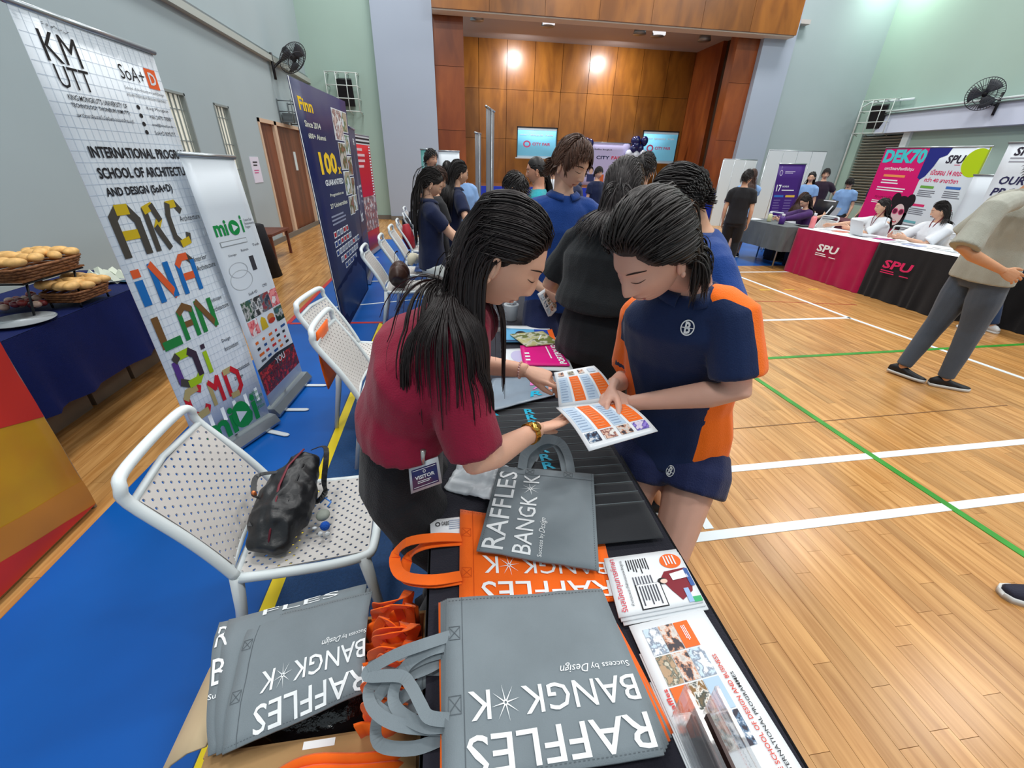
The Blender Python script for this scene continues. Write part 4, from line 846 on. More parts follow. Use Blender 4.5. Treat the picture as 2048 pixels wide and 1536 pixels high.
wv_ = fr0-fl0; wv_ = wv_.normalized()*.215 if wv_.length > .3 else wv_
for k, dy in enumerate((0, .055, .105, .15)):
    o = V((0.0, -dy, -.004*k)); a = fl0+o; b2 = fl0+d*Lb+o; c = a+wv_; e = b2+wv_
    a, b2, c, e = b2, a, e, c
    sheet('brochure', ['white brochure with a grid of pictures and the words School of Design and Business, topmost', 'white brochure half covered by the topmost one beside the clear stand', 'third white brochure showing at the bottom right of the table', 'lowest white brochure, nearest the camera at the table edge'][k], [a, b2, c, e], broch, z=.003, group='picture brochures fanned along the table edge')
AC = mat('acrylic', (236, 240, 244), .05, .6, trans=.85, alpha=.55); 
ac = thing('brochure_stand', 'clear acrylic brochure stand at the bottom edge of the table', 'brochure stand', (.40, .30, TZ+.012)); A1 = [P(1370, 1375, TZ+.12), P(1452, 1560, TZ+.13), P(1388, 1560, TZ+.016), P(1365, 1370, TZ+.02)]
MB().bb((.412, .15, TZ+.014), (.418, .325, TZ+.10), AC).build('side_wall', None, ac); MB().bb((.352, .15, TZ+.014), (.412, .325, TZ+.022), AC).build('base', None, ac)
MB().bb((.352, .15, TZ+.022), (.358, .325, TZ+.12), AC).build('side_wall', None, ac)
for k in range(2): MB().bb((.366+.016*k, .155, TZ+.024), (.372+.016*k, .305-.01*k, TZ+.085), mat('dark_card', (66, 46, 44), .4)).build('card', None, ac)
# magazines, cup and acrylic boxes further on
def mag(label, c, z, m, draw=None): sheet('magazine', label, [V(q) for q in C(c, z)], draw, z=.006, cat='magazine', m=m)
WG = mat('glossy_paper')
mag('white magazine with a pale lilac round picture beneath the pink one', [(1012, 728), (1070, 735), (1002, 698), (1062, 696)], TZ+.012, WG, lambda p: p.disc(.55, .5, .3, .36, flat((196, 190, 224))))
mag('open pale magazine under the pink cover on the right', [(1050, 738), (1148, 742), (1040, 700), (1128, 698)], TZ+.010, mat('pale_cover', (200, 206, 208), .35))
mag('pink magazine with the word PORTFOLIO along its edge', [(1046, 729), (1140, 730), (1040, 691), (1113, 689)], TZ+.022, mat('pink_cover', (222, 20, 130), .35), lambda p: (p.text('PORTFOLIO', .80, .04, .95, .97, WHITE, .03, rot=True), p.lines(.08, .1, .2, .6, 3, WHITE), p.rect(.66, .3, .69, .9, WHITE)))
mag('white booklet lying behind the blue magazine', [(1003, 678), (1115, 682), (1004, 651), (1096, 652)], TZ+.014, WG)
mag('light and dark blue magazine behind the yellowish one', [(1003, 683), (1103, 683), (1006, 656), (1094, 660)], TZ+.020, mat('blue_cover', (96, 170, 214), .35), lambda p: (p.rect(.7, 0, 1, 1, flat((30, 66, 160))), p.rect(0, 0, 1, .1, flat((20, 60, 100))), p.disc(.4, .6, .12, .2, INK)))
mag('yellowish magazine with a landscape cover on top of the stack', [(1052, 692), (1118, 686), (1020, 668), (1086, 662)], TZ+.030, photo('picture_field', [(150, 146, 80), (190, 186, 130), (206, 204, 190), (110, 118, 60)], 18), lambda p: p.line(.55, .35, .8, .7, .03, WHITE))
mag('orange and white booklet at the right end of the magazine stack', [(1098, 682), (1114, 686), (1092, 660), (1104, 658)], TZ+.016, ORP)
cp = P(1022, 640, TZ); cu = thing('cup', 'translucent white plastic cup on the black table, crumpled tissue inside', 'cup', cp); PC = mat('frosted_plastic', (214, 220, 224), .35, alpha=.8)
MB().tube([cp+V((0, 0, .001)), cp+V((0, 0, .004)), cp+V((0, 0, .10)), cp+V((0, 0, .102))], [.032, .036, .048, .048], 24, PC).build('cup_body', None, cu)
for k in range(7): MB().ball(cp+V((.018*math.cos(k*2.4), .018*math.sin(k*2.4), .105+.007*(k % 3))), (.016, .013, .012), mat('tissue', (228, 230, 232), .8), 8, 6).build('tissue', None, cu)
for k, (px_, py_) in enumerate(((1001, 660), (993, 640))):
    q = P(px_, py_, TZ); MB().bb(q+V((-.03, -.03, 0)), q+V((-.024, .03, .12)), AC).bb(q+V((.024, -.03, 0)), q+V((.03, .03, .12)), AC).bb(q+V((-.024, -.03, 0)), q+V((.024, .03, .008)), AC).build('card_holder', None, label=['clear acrylic card holder next to the blue magazine', 'clear acrylic card holder next to the white cup'][k], cat='card holder')
# ------------------------------------------------------------------ cartons left of the table
CB = mat('cardboard', (176, 140, 96), .85, .15, bump=.2, bscale=40, var=.08, vscale=3); CB2 = mat('cardboard_light', (204, 182, 148), .85, .15, var=.05, vscale=3)
zb = .52
q = [P(362, 1480, zb), P(430, 1640, zb), P(770, 1500, zb), P(862, 1200, zb), P(745, 1190, zb), P(500, 1240, zb)]
bx0, bx1, by0, by1 = -.55, -.105, .475, .745
cbx = thing('cardboard_box', 'open brown cardboard box full of orange tote bags, left of the table', 'box', ((bx0+bx1)/2, (by0+by1)/2, 0))
for (a, b) in (((bx0, by0, .0), (bx0+.008, by1, zb)), ((bx1-.008, by0, 0), (bx1, by1, zb)), ((bx0+.008, by0, 0), (bx1-.008, by0+.008, zb)), ((bx0+.008, by1-.008, 0), (bx1-.008, by1, zb)), ((bx0+.008, by0+.008, 0), (bx1-.008, by1-.008, .01))): MB().bb(a, b, CB).build('box_wall', None, cbx)
FL = MB().grid(lambda u, v: V((bx0-.002-.17*u, by0+.02+(by1-by0-.04)*v, zb-.16*u*u-.03*u)), 4, 4, CB2, thick=.005); FL.build('flap', None, cbx)
FL = MB().grid(lambda u, v: V((bx0+.01+(bx1-bx0-.02)*u, by0-.002-.10*v, zb+.010-.02*v)), 4, 4, CB, thick=.005); fo = FL.build('flap', None, cbx)
# tape, labels
fz = lambda u, v, o=0: V((bx0+.01+(bx1-bx0-.02)*u, by0-.002-.10*(1-v), zb+.0115-.02*(1-v)+.001*o))
p = Print(fz); TP = mat('packing_tape', (206, 160, 70), .15, .6, alpha=.75); p.rect(0, .05, 1, .95, TP, 1, 4); p.rect(.12, .5, .5, .9, flat((222, 168, 170)), 2); p.rect(.52, .2, .92, .85, flat((214, 196, 190)), 2); p.lines(.56, .3, .86, .75, 5, flat((90, 80, 90)), 3); p.lines(.2, .6, .46, .8, 2, flat((170, 90, 100)), 3); p.rect(.45, .85, .60, .98, WHITE, 4); p.build(fo, 'shipping_label')
# contents: black wrap and upright folded orange bags
MB().ball((-.36, .60, .44), (.15, .10, .05), mat('black_wrap', (24, 24, 28), .12, .7, bump=.8, bscale=24), 26, 16).build('plastic_wrap', None, label='crumpled black plastic wrap inside the cardboard box', cat='wrap')
rs = random.Random(5)
for k in range(14):
    y = .715-.0175*k; z1 = zb+.095+rs.uniform(-.015, .03); x = bx1-.012-rs.uniform(0, .012); lean_ = rs.uniform(-.015, .015)
    T = thing('tote_bag', '%s orange tote bag standing folded in the cardboard box, from its far side' % ORD[k], 'tote bag', (x-.05, y, .2), 0, 'orange tote bags packed upright in the box')
    MB().grid(lambda u, v: V((x-.105*u+lean_*v, y+.006*math.sin(u*9+k)-.03*v*v, .2+(z1-.2)*v+.015*math.sin(u*5+k*2))), 8, 5, OT, thick=.006).build('bag_panel', None, T)
    h = MB(); x2 = x-.005-rs.uniform(0, .025); r1, r2, r3 = (rs.uniform(-.02, .02) for _ in range(3))
    ribbon(h, [(x2, y-.03, z1-.03), (x2+.01+r1, y-.04+r2, z1+.05), (x2-.01+r2, y-.055, z1+.085+r3*.6), (x2-.035+r1*.5, y-.05+r3, z1+.075), (x2-.06, y-.035, z1+.03), (x2-.055, y-.03, z1-.04)], .024, OT, (.25, .9, .3)); h.build('handle', None, T)
# bags leaning on the box edge at the very bottom
for k in range(3):
    y = .425-.016*k; T = MB().grid(lambda u, v: V((-.40+.26*u, y-.03*(1-v)+.006*math.sin(u*7), .575-.006*k-.10*(2*u-1)**2*.45-.05*(1-v))), 12, 4, OT, thick=.008).build('tote_bag', None, label='%s orange tote bag laid at the bottom edge, in front of the box' % ('topmost', 'middle', 'lowest')[k], cat='tote bag', group='orange bags at the bottom edge')
cb2 = MB().bb((-.50, .10, 0), (-.12, .36, .44), CB2).build('cardboard_box', None, label='closed pale cardboard box under the orange bundle at the bottom edge', cat='box')
# grey bags on the box
for k, (cc, zz) in enumerate((([(735, 1168), (429, 1238), (712, 1372), (403, 1508)], (.655, .60, .61, .575)), ([(728, 1160), (448, 1232), (716, 1374), (420, 1506)], (.66, .605, .615, .58)), ([(739, 1175), (496, 1232), (724, 1378), (431, 1505)], (.67, .615, .625, .59)))):
    # text upside down for the camera: read bl = far right, br = far left, tl = near right, tr = near left
    q = C(cc, zz)
    def tx(p, k=k):
        if k == 2: raffles(p, .0, .40, .80, .98)
        elif k == 0: p.text('R', .985, .26, .90, .06, WHITE); p.text('B', .985, .56, .90, .36, WHITE); p.text('Succ', .995, .66, .90, .62, WHITE)
        else: p.text('FLES', .75, .06, .2, .0, WHITE)
    T = tote(['lowest grey tote bag on the cardboard box, letters R and B showing', 'middle grey tote bag on the cardboard box', 'top grey tote bag on the cardboard box, white text upside down'][k], q, GT, tx, seam=k == 2, sag=.022, wr=.006, seed=13, thick=.004, group='grey tote bags lying on the cardboard box',
             handles=[([P(735, 1340, .63), P(790, 1322, .70), P(850, 1345, .72), P(900, 1392, .74), P(880, 1410, .73), P(800, 1400, .68), P(733, 1362, .62)], (.1, -.3, 1))] if k == 2 else [], hw=.03)
# ------------------------------------------------------------------ roll-up banners and boards
VNL = mat('banner_vinyl', (218, 226, 234), .4, .35); ALU = mat('aluminium', (176, 182, 186), .3, metal=.8)
def rollup(label, bl, br, tl, tr, draw, m=VNL, feet=True, fdir=None, back=None, bar=True, cas=True, name='roll_up_banner', nuv=(1, 1)):
    bl, br, tl, tr = (V(q) for q in (bl, br, tl, tr)); T = thing(name, label, 'banner', (bl.x/2+br.x/2, bl.y/2+br.y/2, 0)); f = quadmap(bl, br, tl, tr, .0015)
    MB().grid(lambda u, v: f(u, v), 6, 6, m, thick=.003).build('banner_sheet', None, T)
    w = (br-bl); w.z = 0; w = w.normalized(); nn = w.cross(V((0, 0, 1))).normalized()
    if bar: MB().tube([tl-w*.01+V((0, 0, .008)), tr+w*.01+V((0, 0, .008))], (.012), 8, ALU).build('top_rail', None, T)
    if cas:
        c = MB(); a = V((bl.x, bl.y, 0)); e = V((br.x, br.y, 0)); vs = []
        for q in (a-w*.02, e+w*.02):
            for (o, z) in ((-.055, .012), (.055, .012), (.06, .03), (.03, .075), (-.03, .075), (-.06, .03)): vs.append(q+nn*o+V((0, 0, z)))
        c.add(vs, [(0, 1, 2, 3, 4, 5)[::-1], (6, 7, 8, 9, 10, 11)]+[(i, (i+1) % 6, 6+(i+1) % 6, 6+i) for i in range(6)], ALU, False); c.build('base_cassette', None, T)
    if feet:
        for t in (.16, .84):
            q = V((bl.x, bl.y, 0)).lerp(V((br.x, br.y, 0)), t); MB().tube([q-nn*.13+V((0, 0, .006)), q-nn*.10+V((0, 0, .006)), q+nn*.19+V((0, 0, .006)), q+nn*.21+V((0, 0, .006))], [(.004, .012), (.005, .02), (.005, .02), (.004, .01)], 8, mat('foot_white', (206, 214, 220), .4), up=(0, 0, 1)).build('foot', None, T)
    if draw: p = Print(f); draw(p); p.build(T)
    p2 = [tl.lerp(tr, .5)]; MB().rod(V(((bl.x+br.x)/2, (bl.y+br.y)/2, .03))-nn*.02, p2[0]-nn*.012, .008, ALU).build('support_pole', None, T)
    return T
def origami(p, rows):
    """folded-strip letters: strokes (points, colours)"""
    for pts, w, cols in rows:
        g = lambda q: (.09+(q[0]-.13)*.83, q[1])
        for i, (a, b) in enumerate(zip(pts, pts[1:])):
            a = g(a); b = g(b); du = b[0]-a[0]; dv = (b[1]-a[1])*2.6; L = math.hypot(du, dv) or 1; e = w*.30/L; sa = e if i else 0; sb = e if i < len(pts)-2 else 0
            p.line(a[0]-du*sa, a[1]-(b[1]-a[1])*sa, b[0]+du*sb, b[1]+(b[1]-a[1])*sb, w*1.12, cols[i % len(cols)], 2+.25*(i % 3), 2.6)
def kmutt(p):
    GR = flat((176, 190, 206))
    for i in range(1, 46): p.rect(0, i/46, 1, i/46+.0008, GR, 1)
    for i in range(1, 20): p.rect(i/20, 0, i/20+.002, 1, GR, 1)
    I_ = mat('dark_ink'); K = flat((30, 30, 34))
    p.text('KM', .10, .875, .32, .925, K, .0); p.text('UTT', .115, .832, .335, .871, K, .0)
    for (a, b) in ((0, 8), (1, 7), (2, 6), (3, 6), (1, 5.4), (4, 5.2), (0, 6), (2, 5), (3.4, 4.6), (4.6, 4.2), (5, 3.4), (5.6, 5.4), (2.6, 7.2)): p.rect(.15+a*.026, .918+b*.0055, .162+a*.026, .9215+b*.0055, K, 2)
    p.text('SoA+', .60, .875, .82, .905, K); p.rect(.84, .868, .95, .912, flat((232, 96, 40)), 2); p.text('D', .865, .876, .93, .904, VNL, .02, 3)
    p.text("KING MONGKUT'S UNIVERSITY OF", .13, .812, .56, .822, K, .01); p.text('TECHNOLOGY THONBURI (KMUTT)', .13, .797, .56, .807, K, .01); p.text('มหาวิทยาลัยเทคโนโลยีพระจอมเกล้าธนบุรี', .14, .779, .57, .790, K)
    p.text('School of Architecture and Design', .60, .853, .97, .861, K); p.text('คณะสถาปัตยกรรมศาสตร์และการออกแบบ', .60, .840, .97, .848, K)
    for i, s_ in enumerate(('King Mongkut', '+66 2470 7888', 'soad@kmutt.ac.th', 'SoA+D KMUTT')): p.text(s_, .74, .815-.018*i, .96, .824-.018*i, K); p.disc(.66, .819-.018*i, .016, .005, K, 2, 12)
    p.text('INTERNATIONAL PROGRAM', .12, .705, 1.0, .728, K, .03); p.text('SCHOOL OF ARCHITECTURE', .12, .663, 1.0, .686, K, .03); p.text('AND DESIGN (SoA+D)', .12, .621, .72, .645, K, .03)
    Yl = flat((196, 168, 30)); G4 = flat((70, 66, 60)); Bl = flat((24, 104, 176)); Orr = flat((214, 90, 48)); Br = flat((112, 80, 44)); Gn = flat((32, 124, 60)); Pu = flat((86, 56, 130)); Lm = flat((156, 190, 30)); Rd = flat((196, 36, 48)); Tn = flat((176, 160, 110)); Dk = flat((58, 44, 60))
    w = .055
    origami(p, [([(.13, .49), (.13, .58), (.20, .597), (.29, .597), (.36, .57), (.36, .49)], w, [G4, G4, Yl, G4, G4]), ([(.15, .54), (.35, .54)], .05, [Yl]),
      ([(.47, .49), (.47, .59), (.56, .597), (.60, .565), (.54, .545), (.62, .49)], w*.8, [G4, Yl, G4, Yl, G4]),
      ([(.90, .575), (.84, .597), (.75, .595), (.72, .57), (.72, .515), (.78, .495), (.88, .50), (.90, .52)], w*.8, [G4, Yl, G4, G4, G4, Yl, G4]),
      ([(.13, .37), (.13, .435)], w*1.2, [Bl]), ([(.13, .442), (.13, .462)], w*1.2, [Orr]), ([(.31, .365), (.31, .462), (.48, .375), (.48, .462)], w*.9, [Bl, Orr, Bl]),
      ([(.62, .365), (.62, .445), (.68, .462), (.76, .462), (.82, .445), (.82, .365)], w*.8, [Bl, Orr, Orr, G4, Bl]), ([(.62, .41), (.82, .41)], .045, [Orr]),
      ([(.13, .338), (.13, .255), (.34, .255)], w*1.1, [Br, Gn]), ([(.42, .245), (.42, .325), (.50, .338), (.58, .325), (.58, .245)], w*.8, [Gn, Br, Br, Gn]), ([(.42, .288), (.58, .288)], .04, [Br]), ([(.68, .245), (.68, .335), (.86, .255), (.86, .335)], w*.85, [Gn, Br, Gn]),
      ([(.15, .205), (.15, .14), (.24, .125), (.36, .125), (.42, .14), (.42, .20), (.36, .215), (.20, .215), (.15, .205)], w, [Pu, G4, Lm, Lm, Dk, Dk, Lm, G4]), ([(.56, .125), (.56, .195)], w*.8, [Lm]), ([(.56, .203), (.56, .217)], w*.8, [Dk]),
      ([(.34, .095), (.28, .107), (.16, .105), (.12, .09), (.12, .035), (.20, .02), (.32, .022), (.36, .04)], w, [Rd, Tn, Tn, Rd, Rd, Tn, Rd]), ([(.46, .022), (.46, .10), (.53, .075), (.60, .105), (.60, .022)], w*.75, [Tn, Rd, Rd, Rd]), ([(.72, .022), (.72, .105), (.84, .105), (.92, .085), (.92, .04), (.84, .02), (.72, .022)], w*.8, [Rd, Tn, Rd, Rd, Rd, Tn])])
    for (s1, s2, v) in (('Architecture', '', .55), ('Interior', 'Architecture', .44), ('Landscape', 'Architecture', .315), ('Design', 'Innovation', .19), ('Communication', 'Design', .085)):
        p.text(s1, .69, v, .69+.0195*len(s1), v+.014, K); 
        if s2: p.text(s2, .69, v-.026, .69+.0195*len(s2), v-.012, K)
KB = [P(404, 912, .09), P(538, 826, .09), P(12, 3, 2.06), P(305, 108, 2.06)]
# extend the sheet below the letters for the green word
def kmutt2(p):
    q = Print(lambda u, v, o=0: p.f(u, .10+.945*v if v < .93 else .979+.26*(v-.93), o)); q.mb = p.mb; kmutt(q)
    G = flat((22, 140, 70)); p.text('mioi', .12, .004, .86, .092, G, .03); p.disc(.62, .05, .13, .044, G, 3, 28); p.poly([(.56, .03), (.56, .07), (.70, .05)], VNL, 4)
    p.text('multiple\nintelligence\nfor design\nintegration', .80, .03, .98, .10, G)
rollup('tall white roll-up banner with a grid and folded coloured letters ARC INA LAN', *KB, kmutt2)
def mioi(p):
    G = flat((22, 140, 70)); K = flat((60, 60, 66)); p.text('mi', .12, .735, .38, .79, G, .03); p.disc(.52, .758, .11, .028, G, 2, 24); p.poly([(.48, .744), (.48, .772), (.60, .758)], VNL, 3); p.text('i', .68, .735, .72, .80, G, .03)
    p.text('Creative Tech\nEntrepreneurship\nProgram', .76, .745, .99, .785, K)
    p.rect(.14, .695, .70, .715, flat((150, 156, 160)), 1); p.rect(.15, .698, .69, .712, VNL, 2); p.text('Creative', .2, .701, .4, .709, K)
    for k, s_ in enumerate(('Design', 'Business', 'Tech')): p.text(s_, .22+.28*k, .655+.01*k, .38+.28*k, .665+.01*k, K)
    p.disc(.32, .60, .2, .03, flat((170, 176, 184)), 1, 24, hole=.93); p.disc(.32, .56, .24, .04, flat((180, 186, 192)), 1, 24, hole=.94); p.rect(.62, .58, .72, .64, K)
    p.text('SoA+D', .35, .49, .55, .502, K); p.text('CMD', .7, .50, .82, .512, K)
    S = [photo('picture_house', [(60, 130, 200), (60, 90, 60), (190, 190, 190), (40, 60, 50)], 16), photo('picture_tower', [(200, 206, 206), (90, 96, 100), (230, 230, 232), (60, 60, 60)], 22), photo('picture_street', [(50, 110, 170), (150, 60, 50), (110, 120, 130), (60, 66, 80)], 18), photo('picture_red', [(226, 110, 120), (236, 236, 236), (200, 50, 70), (240, 150, 150)], 18)]
    for i in range(4):
        p.rect(.12+.22*i, .395, .335+.22*i, .475, S[[0, 1, 2, 3][i]]); 
        if i in (0, 3): p.rect(.12+.22*i, .32, .335+.22*i, .39, S[[3, 3, 1, 0][i]])
    p.poly([(.38, .325), (.40, .37), (.45, .385), (.52, .37), (.54, .325)], flat((206, 176, 40))); p.disc(.66, .36, .09, .018, flat((206, 130, 70)), 1, 18); p.disc(.66, .345, .09, .012, flat((190, 60, 40)), 2, 18)
    rr = random.Random(3)
    for j in range(4):
        for i in range(5): u = .14+.17*i; v = .285-.028*j; p.rect(u, v, u+.05+rr.random()*.08, v+.012, flat(rr.choice(((200, 50, 50), (40, 40, 44), (90, 96, 104), (40, 80, 140), (220, 110, 40)))), 1)
    p.rect(0, .055, 1, .17, photo('picture_engine', [(30, 30, 34), (58, 58, 62), (150, 30, 36), (26, 26, 30), (200, 50, 50)], 26)); p.text('YOU', .42, .145, .68, .178, WHITE, .01, 3)
    p.poly([(0, .17), (0, .185), (.5, .195), (1, .178), (1, .17)], flat((44, 46, 52)), 1)
MBq = [P(541, 812, .09), P(604, 742, .09), PX(359, 311, -1.33), PX(468, 318, -1.23)]
rollup('smaller white roll-up banner with a green logo and rows of small pictures', *MBq, mioi)
def finn(p):
    Yf = flat((250, 206, 40)); Wf = flat((226, 228, 214)); 
    p.text('Finn', .07, .90, .28, .945, Yf, .03); p.text('Since 2014', .10, .845, .36, .868, Wf, .02); p.text('600+ Alumni', .12, .805, .42, .825, Wf, .02)
    p.text('100', .22, .67, .56, .76, Yf, .04); p.text('x', .57, .67, .65, .70, Yf, .03); p.text('GUARANTEED', .25, .625, .66, .65, WHITE, .03); p.text('Progression to', .30, .575, .62, .592, Wf, .02); p.text('27 Universities', .26, .53, .68, .55, Wf, .02)
    S = [photo('picture_campus', [(70, 150, 220), (190, 170, 140), (60, 110, 60), (220, 224, 228)], 8), photo('picture_old_hall', [(120, 180, 230), (150, 96, 60), (80, 100, 60), (200, 190, 180)], 8), photo('picture_crowd', [(200, 120, 90), (220, 200, 190), (120, 60, 60), (230, 230, 230)], 12)]
    for (u, v, w, h, k) in ((.64, .82, .20, .125, 2), (.84, .86, .13, .085, 0), (.85, .76, .12, .085, 0), (.68, .69, .16, .115, 1), (.86, .66, .11, .085, 1), (.70, .57, .15, .105, 0), (.87, .56, .10, .085, 1), (.74, .47, .13, .085, 1), (.88, .48, .10, .075, 0)): p.rect(u-.008, v-.004, u+w+.008, v+h+.004, WHITE, 1); p.rect(u, v, u+w, v+h, S[k], 2)
    p.lines(.24, .45, .60, .50, 3, flat((150, 156, 180))); rr = random.Random(8)
    for j, (v, n, u0) in enumerate(((.405, 5, .22), (.365, 6, .2), (.325, 9, .2), (.285, 7, .28), (.245, 5, .36))):
        for i in range(n): u = u0+.078*i; p.rect(u, v, u+.062, v+.028, WHITE, 1); p.rect(u+.008, v+.005, u+.054, v+.023, flat(rr.choice(((30, 60, 130), (190, 40, 50), (90, 110, 150), (150, 160, 180)))), 2)
    p.poly([(0, 0), (0, .20), (.55, .235), (1, .33), (1, 0)], flat((10, 14, 60)), 1); p.rect(.0, 0, .012, 1, WHITE, 2)
FQ = [P(689, 668, .02), P(737, 578, .02), P(574, 150, 2.2), P(690, 203, 2.2)]
NVY = mat('navy_board', (28, 36, 92), .4, c2=(70, 74, 92), var=.2, vscale=.8)
rollup('large navy display board with yellow 100x lettering and small campus pictures', *FQ, finn, m=NVY, feet=False, cas=False, bar=False, name='display_board')
def dark2(p):
    p.text('FR', .5, .90, .7, .94, WHITE, .02); p.poly([(.3, .45), (.42, .9), (.75, .6), (.6, .35)], flat((90, 88, 110))); p.text('17', .25, .52, .42, .64, WHITE, .02); p.lines(.5, .5, .9, .64, 4, flat((200, 200, 210))); p.text('bz', .3, .40, .6, .48, WHITE, .02)
    for j in range(5):
        for i in range(3): p.rect(.3+.22*i, .08+.055*j, .46+.22*i, .11+.055*j, flat((80, 84, 120)))
rollup('dark navy roll-up banner standing behind the large board', (-1.22, 6.3, .02), (-1.30, 7.35, .02), (-1.24, 6.55, 2.0), (-1.30, 7.35, 2.0), dark2, m=mat('deep_navy', (34, 34, 66), .4))
def red3(p):
    p.rect(0, .93, 1, 1, flat((210, 210, 210))); p.rect(0, .97, 1, .985, INK, 2); p.rect(0, .94, 1, .955, INK, 2); p.lines(.2, .72, .7, .9, 4, flat((226, 190, 190)), 2); p.rect(0, .2, 1, .5, photo('picture_fair', [(60, 120, 190), (200, 190, 180), (150, 70, 60), (120, 110, 110)], 9), 2)
    for k in range(18): p.rect(.9, .5+k*.024, .97, .512+k*.024, WHITE, 3)
rollup('red roll-up banner with black and white stripes at its top', (-1.55, 8.1, .02), (-1.42, 9.4, .02), (-1.60, 8.3, 2.0), (-1.42, 9.4, 2.0), red3, m=mat('red_vinyl', (196, 24, 40), .4))
GB = mat('banner_back', (112, 116, 122), .55)
for lab, px0, px1, y, zt, (xa, xb) in (('tall grey-backed banner seen nearly edge on, right one of the pair', 975, 1004, 5.0, 2.12, (.42, .57)), ('shorter grey-backed banner seen nearly edge on, left one of the pair', 952, 972, 7.0, 2.0, (.43, .56))):
    rollup(lab, (xb, y+.75, .08), (xa, y, .08), (xb+.02, y+.75, zt+.03), (xa+.01, y, zt), lambda p: (p.rect(.50, 0, .53, 1, flat((186, 190, 194))), p.rect(0, .955, 1, .99, flat((180, 184, 190)))), m=GB)
def sgn(p): p.text('Admissions', .3, .86, .7, .89, flat((150, 150, 110))); p.lines(.25, .62, .8, .72, 2, flat((120, 140, 170)))
rollup('white upright banner beside the left stage column', (-.10, 9.2, .05), (.29, 9.2, .05), (-.12, 9.2, 1.80), (.27, 9.2, 1.80), sgn)
rollup('teal poster banner behind the bearded man', (-.42, 8.4, .05), (-.12, 8.4, .05), (-.42, 8.4, 1.80), (-.16, 8.4, 1.80), lambda p: p.rect(.1, .75, .9, .95, flat((150, 200, 200))), m=mat('teal_poster', (96, 160, 156), .5))
# red and yellow panel at the left edge
RY = MB(); T = thing('fabric_banner', 'red and yellow fabric banner standing at the left edge of the picture', 'banner', (-1.86, 1.45, 0)); f = lambda u, v, o=0: V((-1.855+.0012*o+.008*noise.noise(V((u*6, v*9, 2))), .75+1.12*u, .03+1.5*v))
RY.grid(lambda u, v: f(u, v), 20, 24, mat('yellow_fabric', (206, 160, 20), .45, .35, c2=(196, 124, 30), var=.03, vscale=1.6), thick=.004); RY.build('fabric_sheet', None, T)
p = Print(f); RDF = mat('red_fabric', (196, 48, 34), .45, .35)
p.mb.grid(lambda u, v: f(u, .35+.24*(1-u)+(.65-.24*(1-u))*v, 1.5), 20, 14, RDF); p.mb.grid(lambda u, v: f(u*1.0, (.19*(1-u)+.0)*v, 2.5), 20, 6, RDF); p.mb.grid(lambda u, v: f(u*1.0, (.10+.16*(1-u))*v, 1.5), 20, 6, mat('ochre_fabric', (196, 124, 40), .45, .35)); p.build(T)
MB().tube([(-1.87, .75, .03), (-1.87, 1.87, .03)], .014, 8, mat('wood_rail', (176, 120, 70), .5)).build('bottom_rail', None, T); MB().tube([(-1.875, 1.875, 0), (-1.875, 1.875, 1.53)], .012, 8, ALU).build('post', None, T)
# magenta and white boards on the right
pr0 = []
def dek(p):
    MG = flat((214, 20, 110)); CYf = flat((70, 200, 206)); p.rect(0, 0, .5, 1, MG); p.text('DEK70', .02, .84, .47, .99, CYf, .05, 3)
    p.text('มหาวิทยาลัยศรีปทุม', .08, .755, .40, .80, WHITE, .02, 2); p.rect(.1, .69, .34, .715, flat((240, 150, 90)), 2); p.lines(.1, .60, .3, .66, 2, WHITE, 2); p.lines(.08, .52, .42, .575, 2, WHITE, 2); p.text('ทุนการศึกษา', .1, .44, .38, .48, flat((150, 20, 80)), .02, 2); p.lines(.08, .38, .3, .42, 2, WHITE, 2)
    p.poly([(.47, 1), (.68, 1), (.66, .93), (.60, .90), (.58, .82), (.54, .72), (.5, .68), (.47, .70)], flat((36, 44, 130)), 2)
    p.poly([(min(.985, .93+.11*math.cos(2*PI*i/36)), .86+.13*math.sin(2*PI*i/36)) for i in range(36)], flat((180, 208, 20)), 1); p.rect(.985, .72, 1.0, 1, flat((150, 170, 60)), 2)
    p.text('SPU', .67, .85, .83, .93, K_, .03, 2, .2); p.rect(.76, .835, .81, .84, flat((220, 40, 100)), 2); p.text('เปิดสอน 14 คณะ', .58, .735, .86, .79, flat((220, 40, 100)), .02, 2); p.text('กว่า 40 สาขาวิชา', .55, .665, .86, .71, flat((220, 40, 100)), .02, 2)
    for (u, v, c) in ((.54, .55, (110, 170, 70)), (.78, .56, (60, 110, 190)), (.53, .36, (220, 50, 110)), (.76, .36, (226, 120, 80)), (.52, .18, (110, 180, 190))): p.rect(u, v+.05, u+.13, v+.075, flat(c), 2); p.lines(u, v-.045, u+.17, v+.03, 4, flat((120, 124, 134)), 2)
    # portrait: two buns, round pink glasses
    HK = flat((34, 26, 32)); FS = flat((226, 200, 200)); p = Print(lambda u, v, o=0, f0=p.f: f0(.43+(u-.41)*.95, v*1.05+.155, o)); pr0.append(p)
    p.disc(.33, .285, .05, .07, HK, 3, 20); p.disc(.49, .285, .05, .07, HK, 3, 20); p.disc(.41, .19, .10, .14, HK, 4, 28); p.rect(.31, -.12, .51, .16, HK, 4); p.disc(.41, .13, .068, .115, FS, 5, 28); p.rect(.33, -.2, .49, -.02, flat((150, 30, 70)), 5)
    for u in (.375, .445): p.disc(u, .165, .034, .034, flat((216, 90, 130)), 6, 20); p.disc(u, .165, .024, .025, flat((110, 30, 60)), 7, 18)
    p.disc(.41, .06, .026, .014, flat((190, 40, 60)), 6, 14); p.disc(.41, .064, .018, .006, WHITE, 7, 12)
K_ = flat((50, 46, 62))
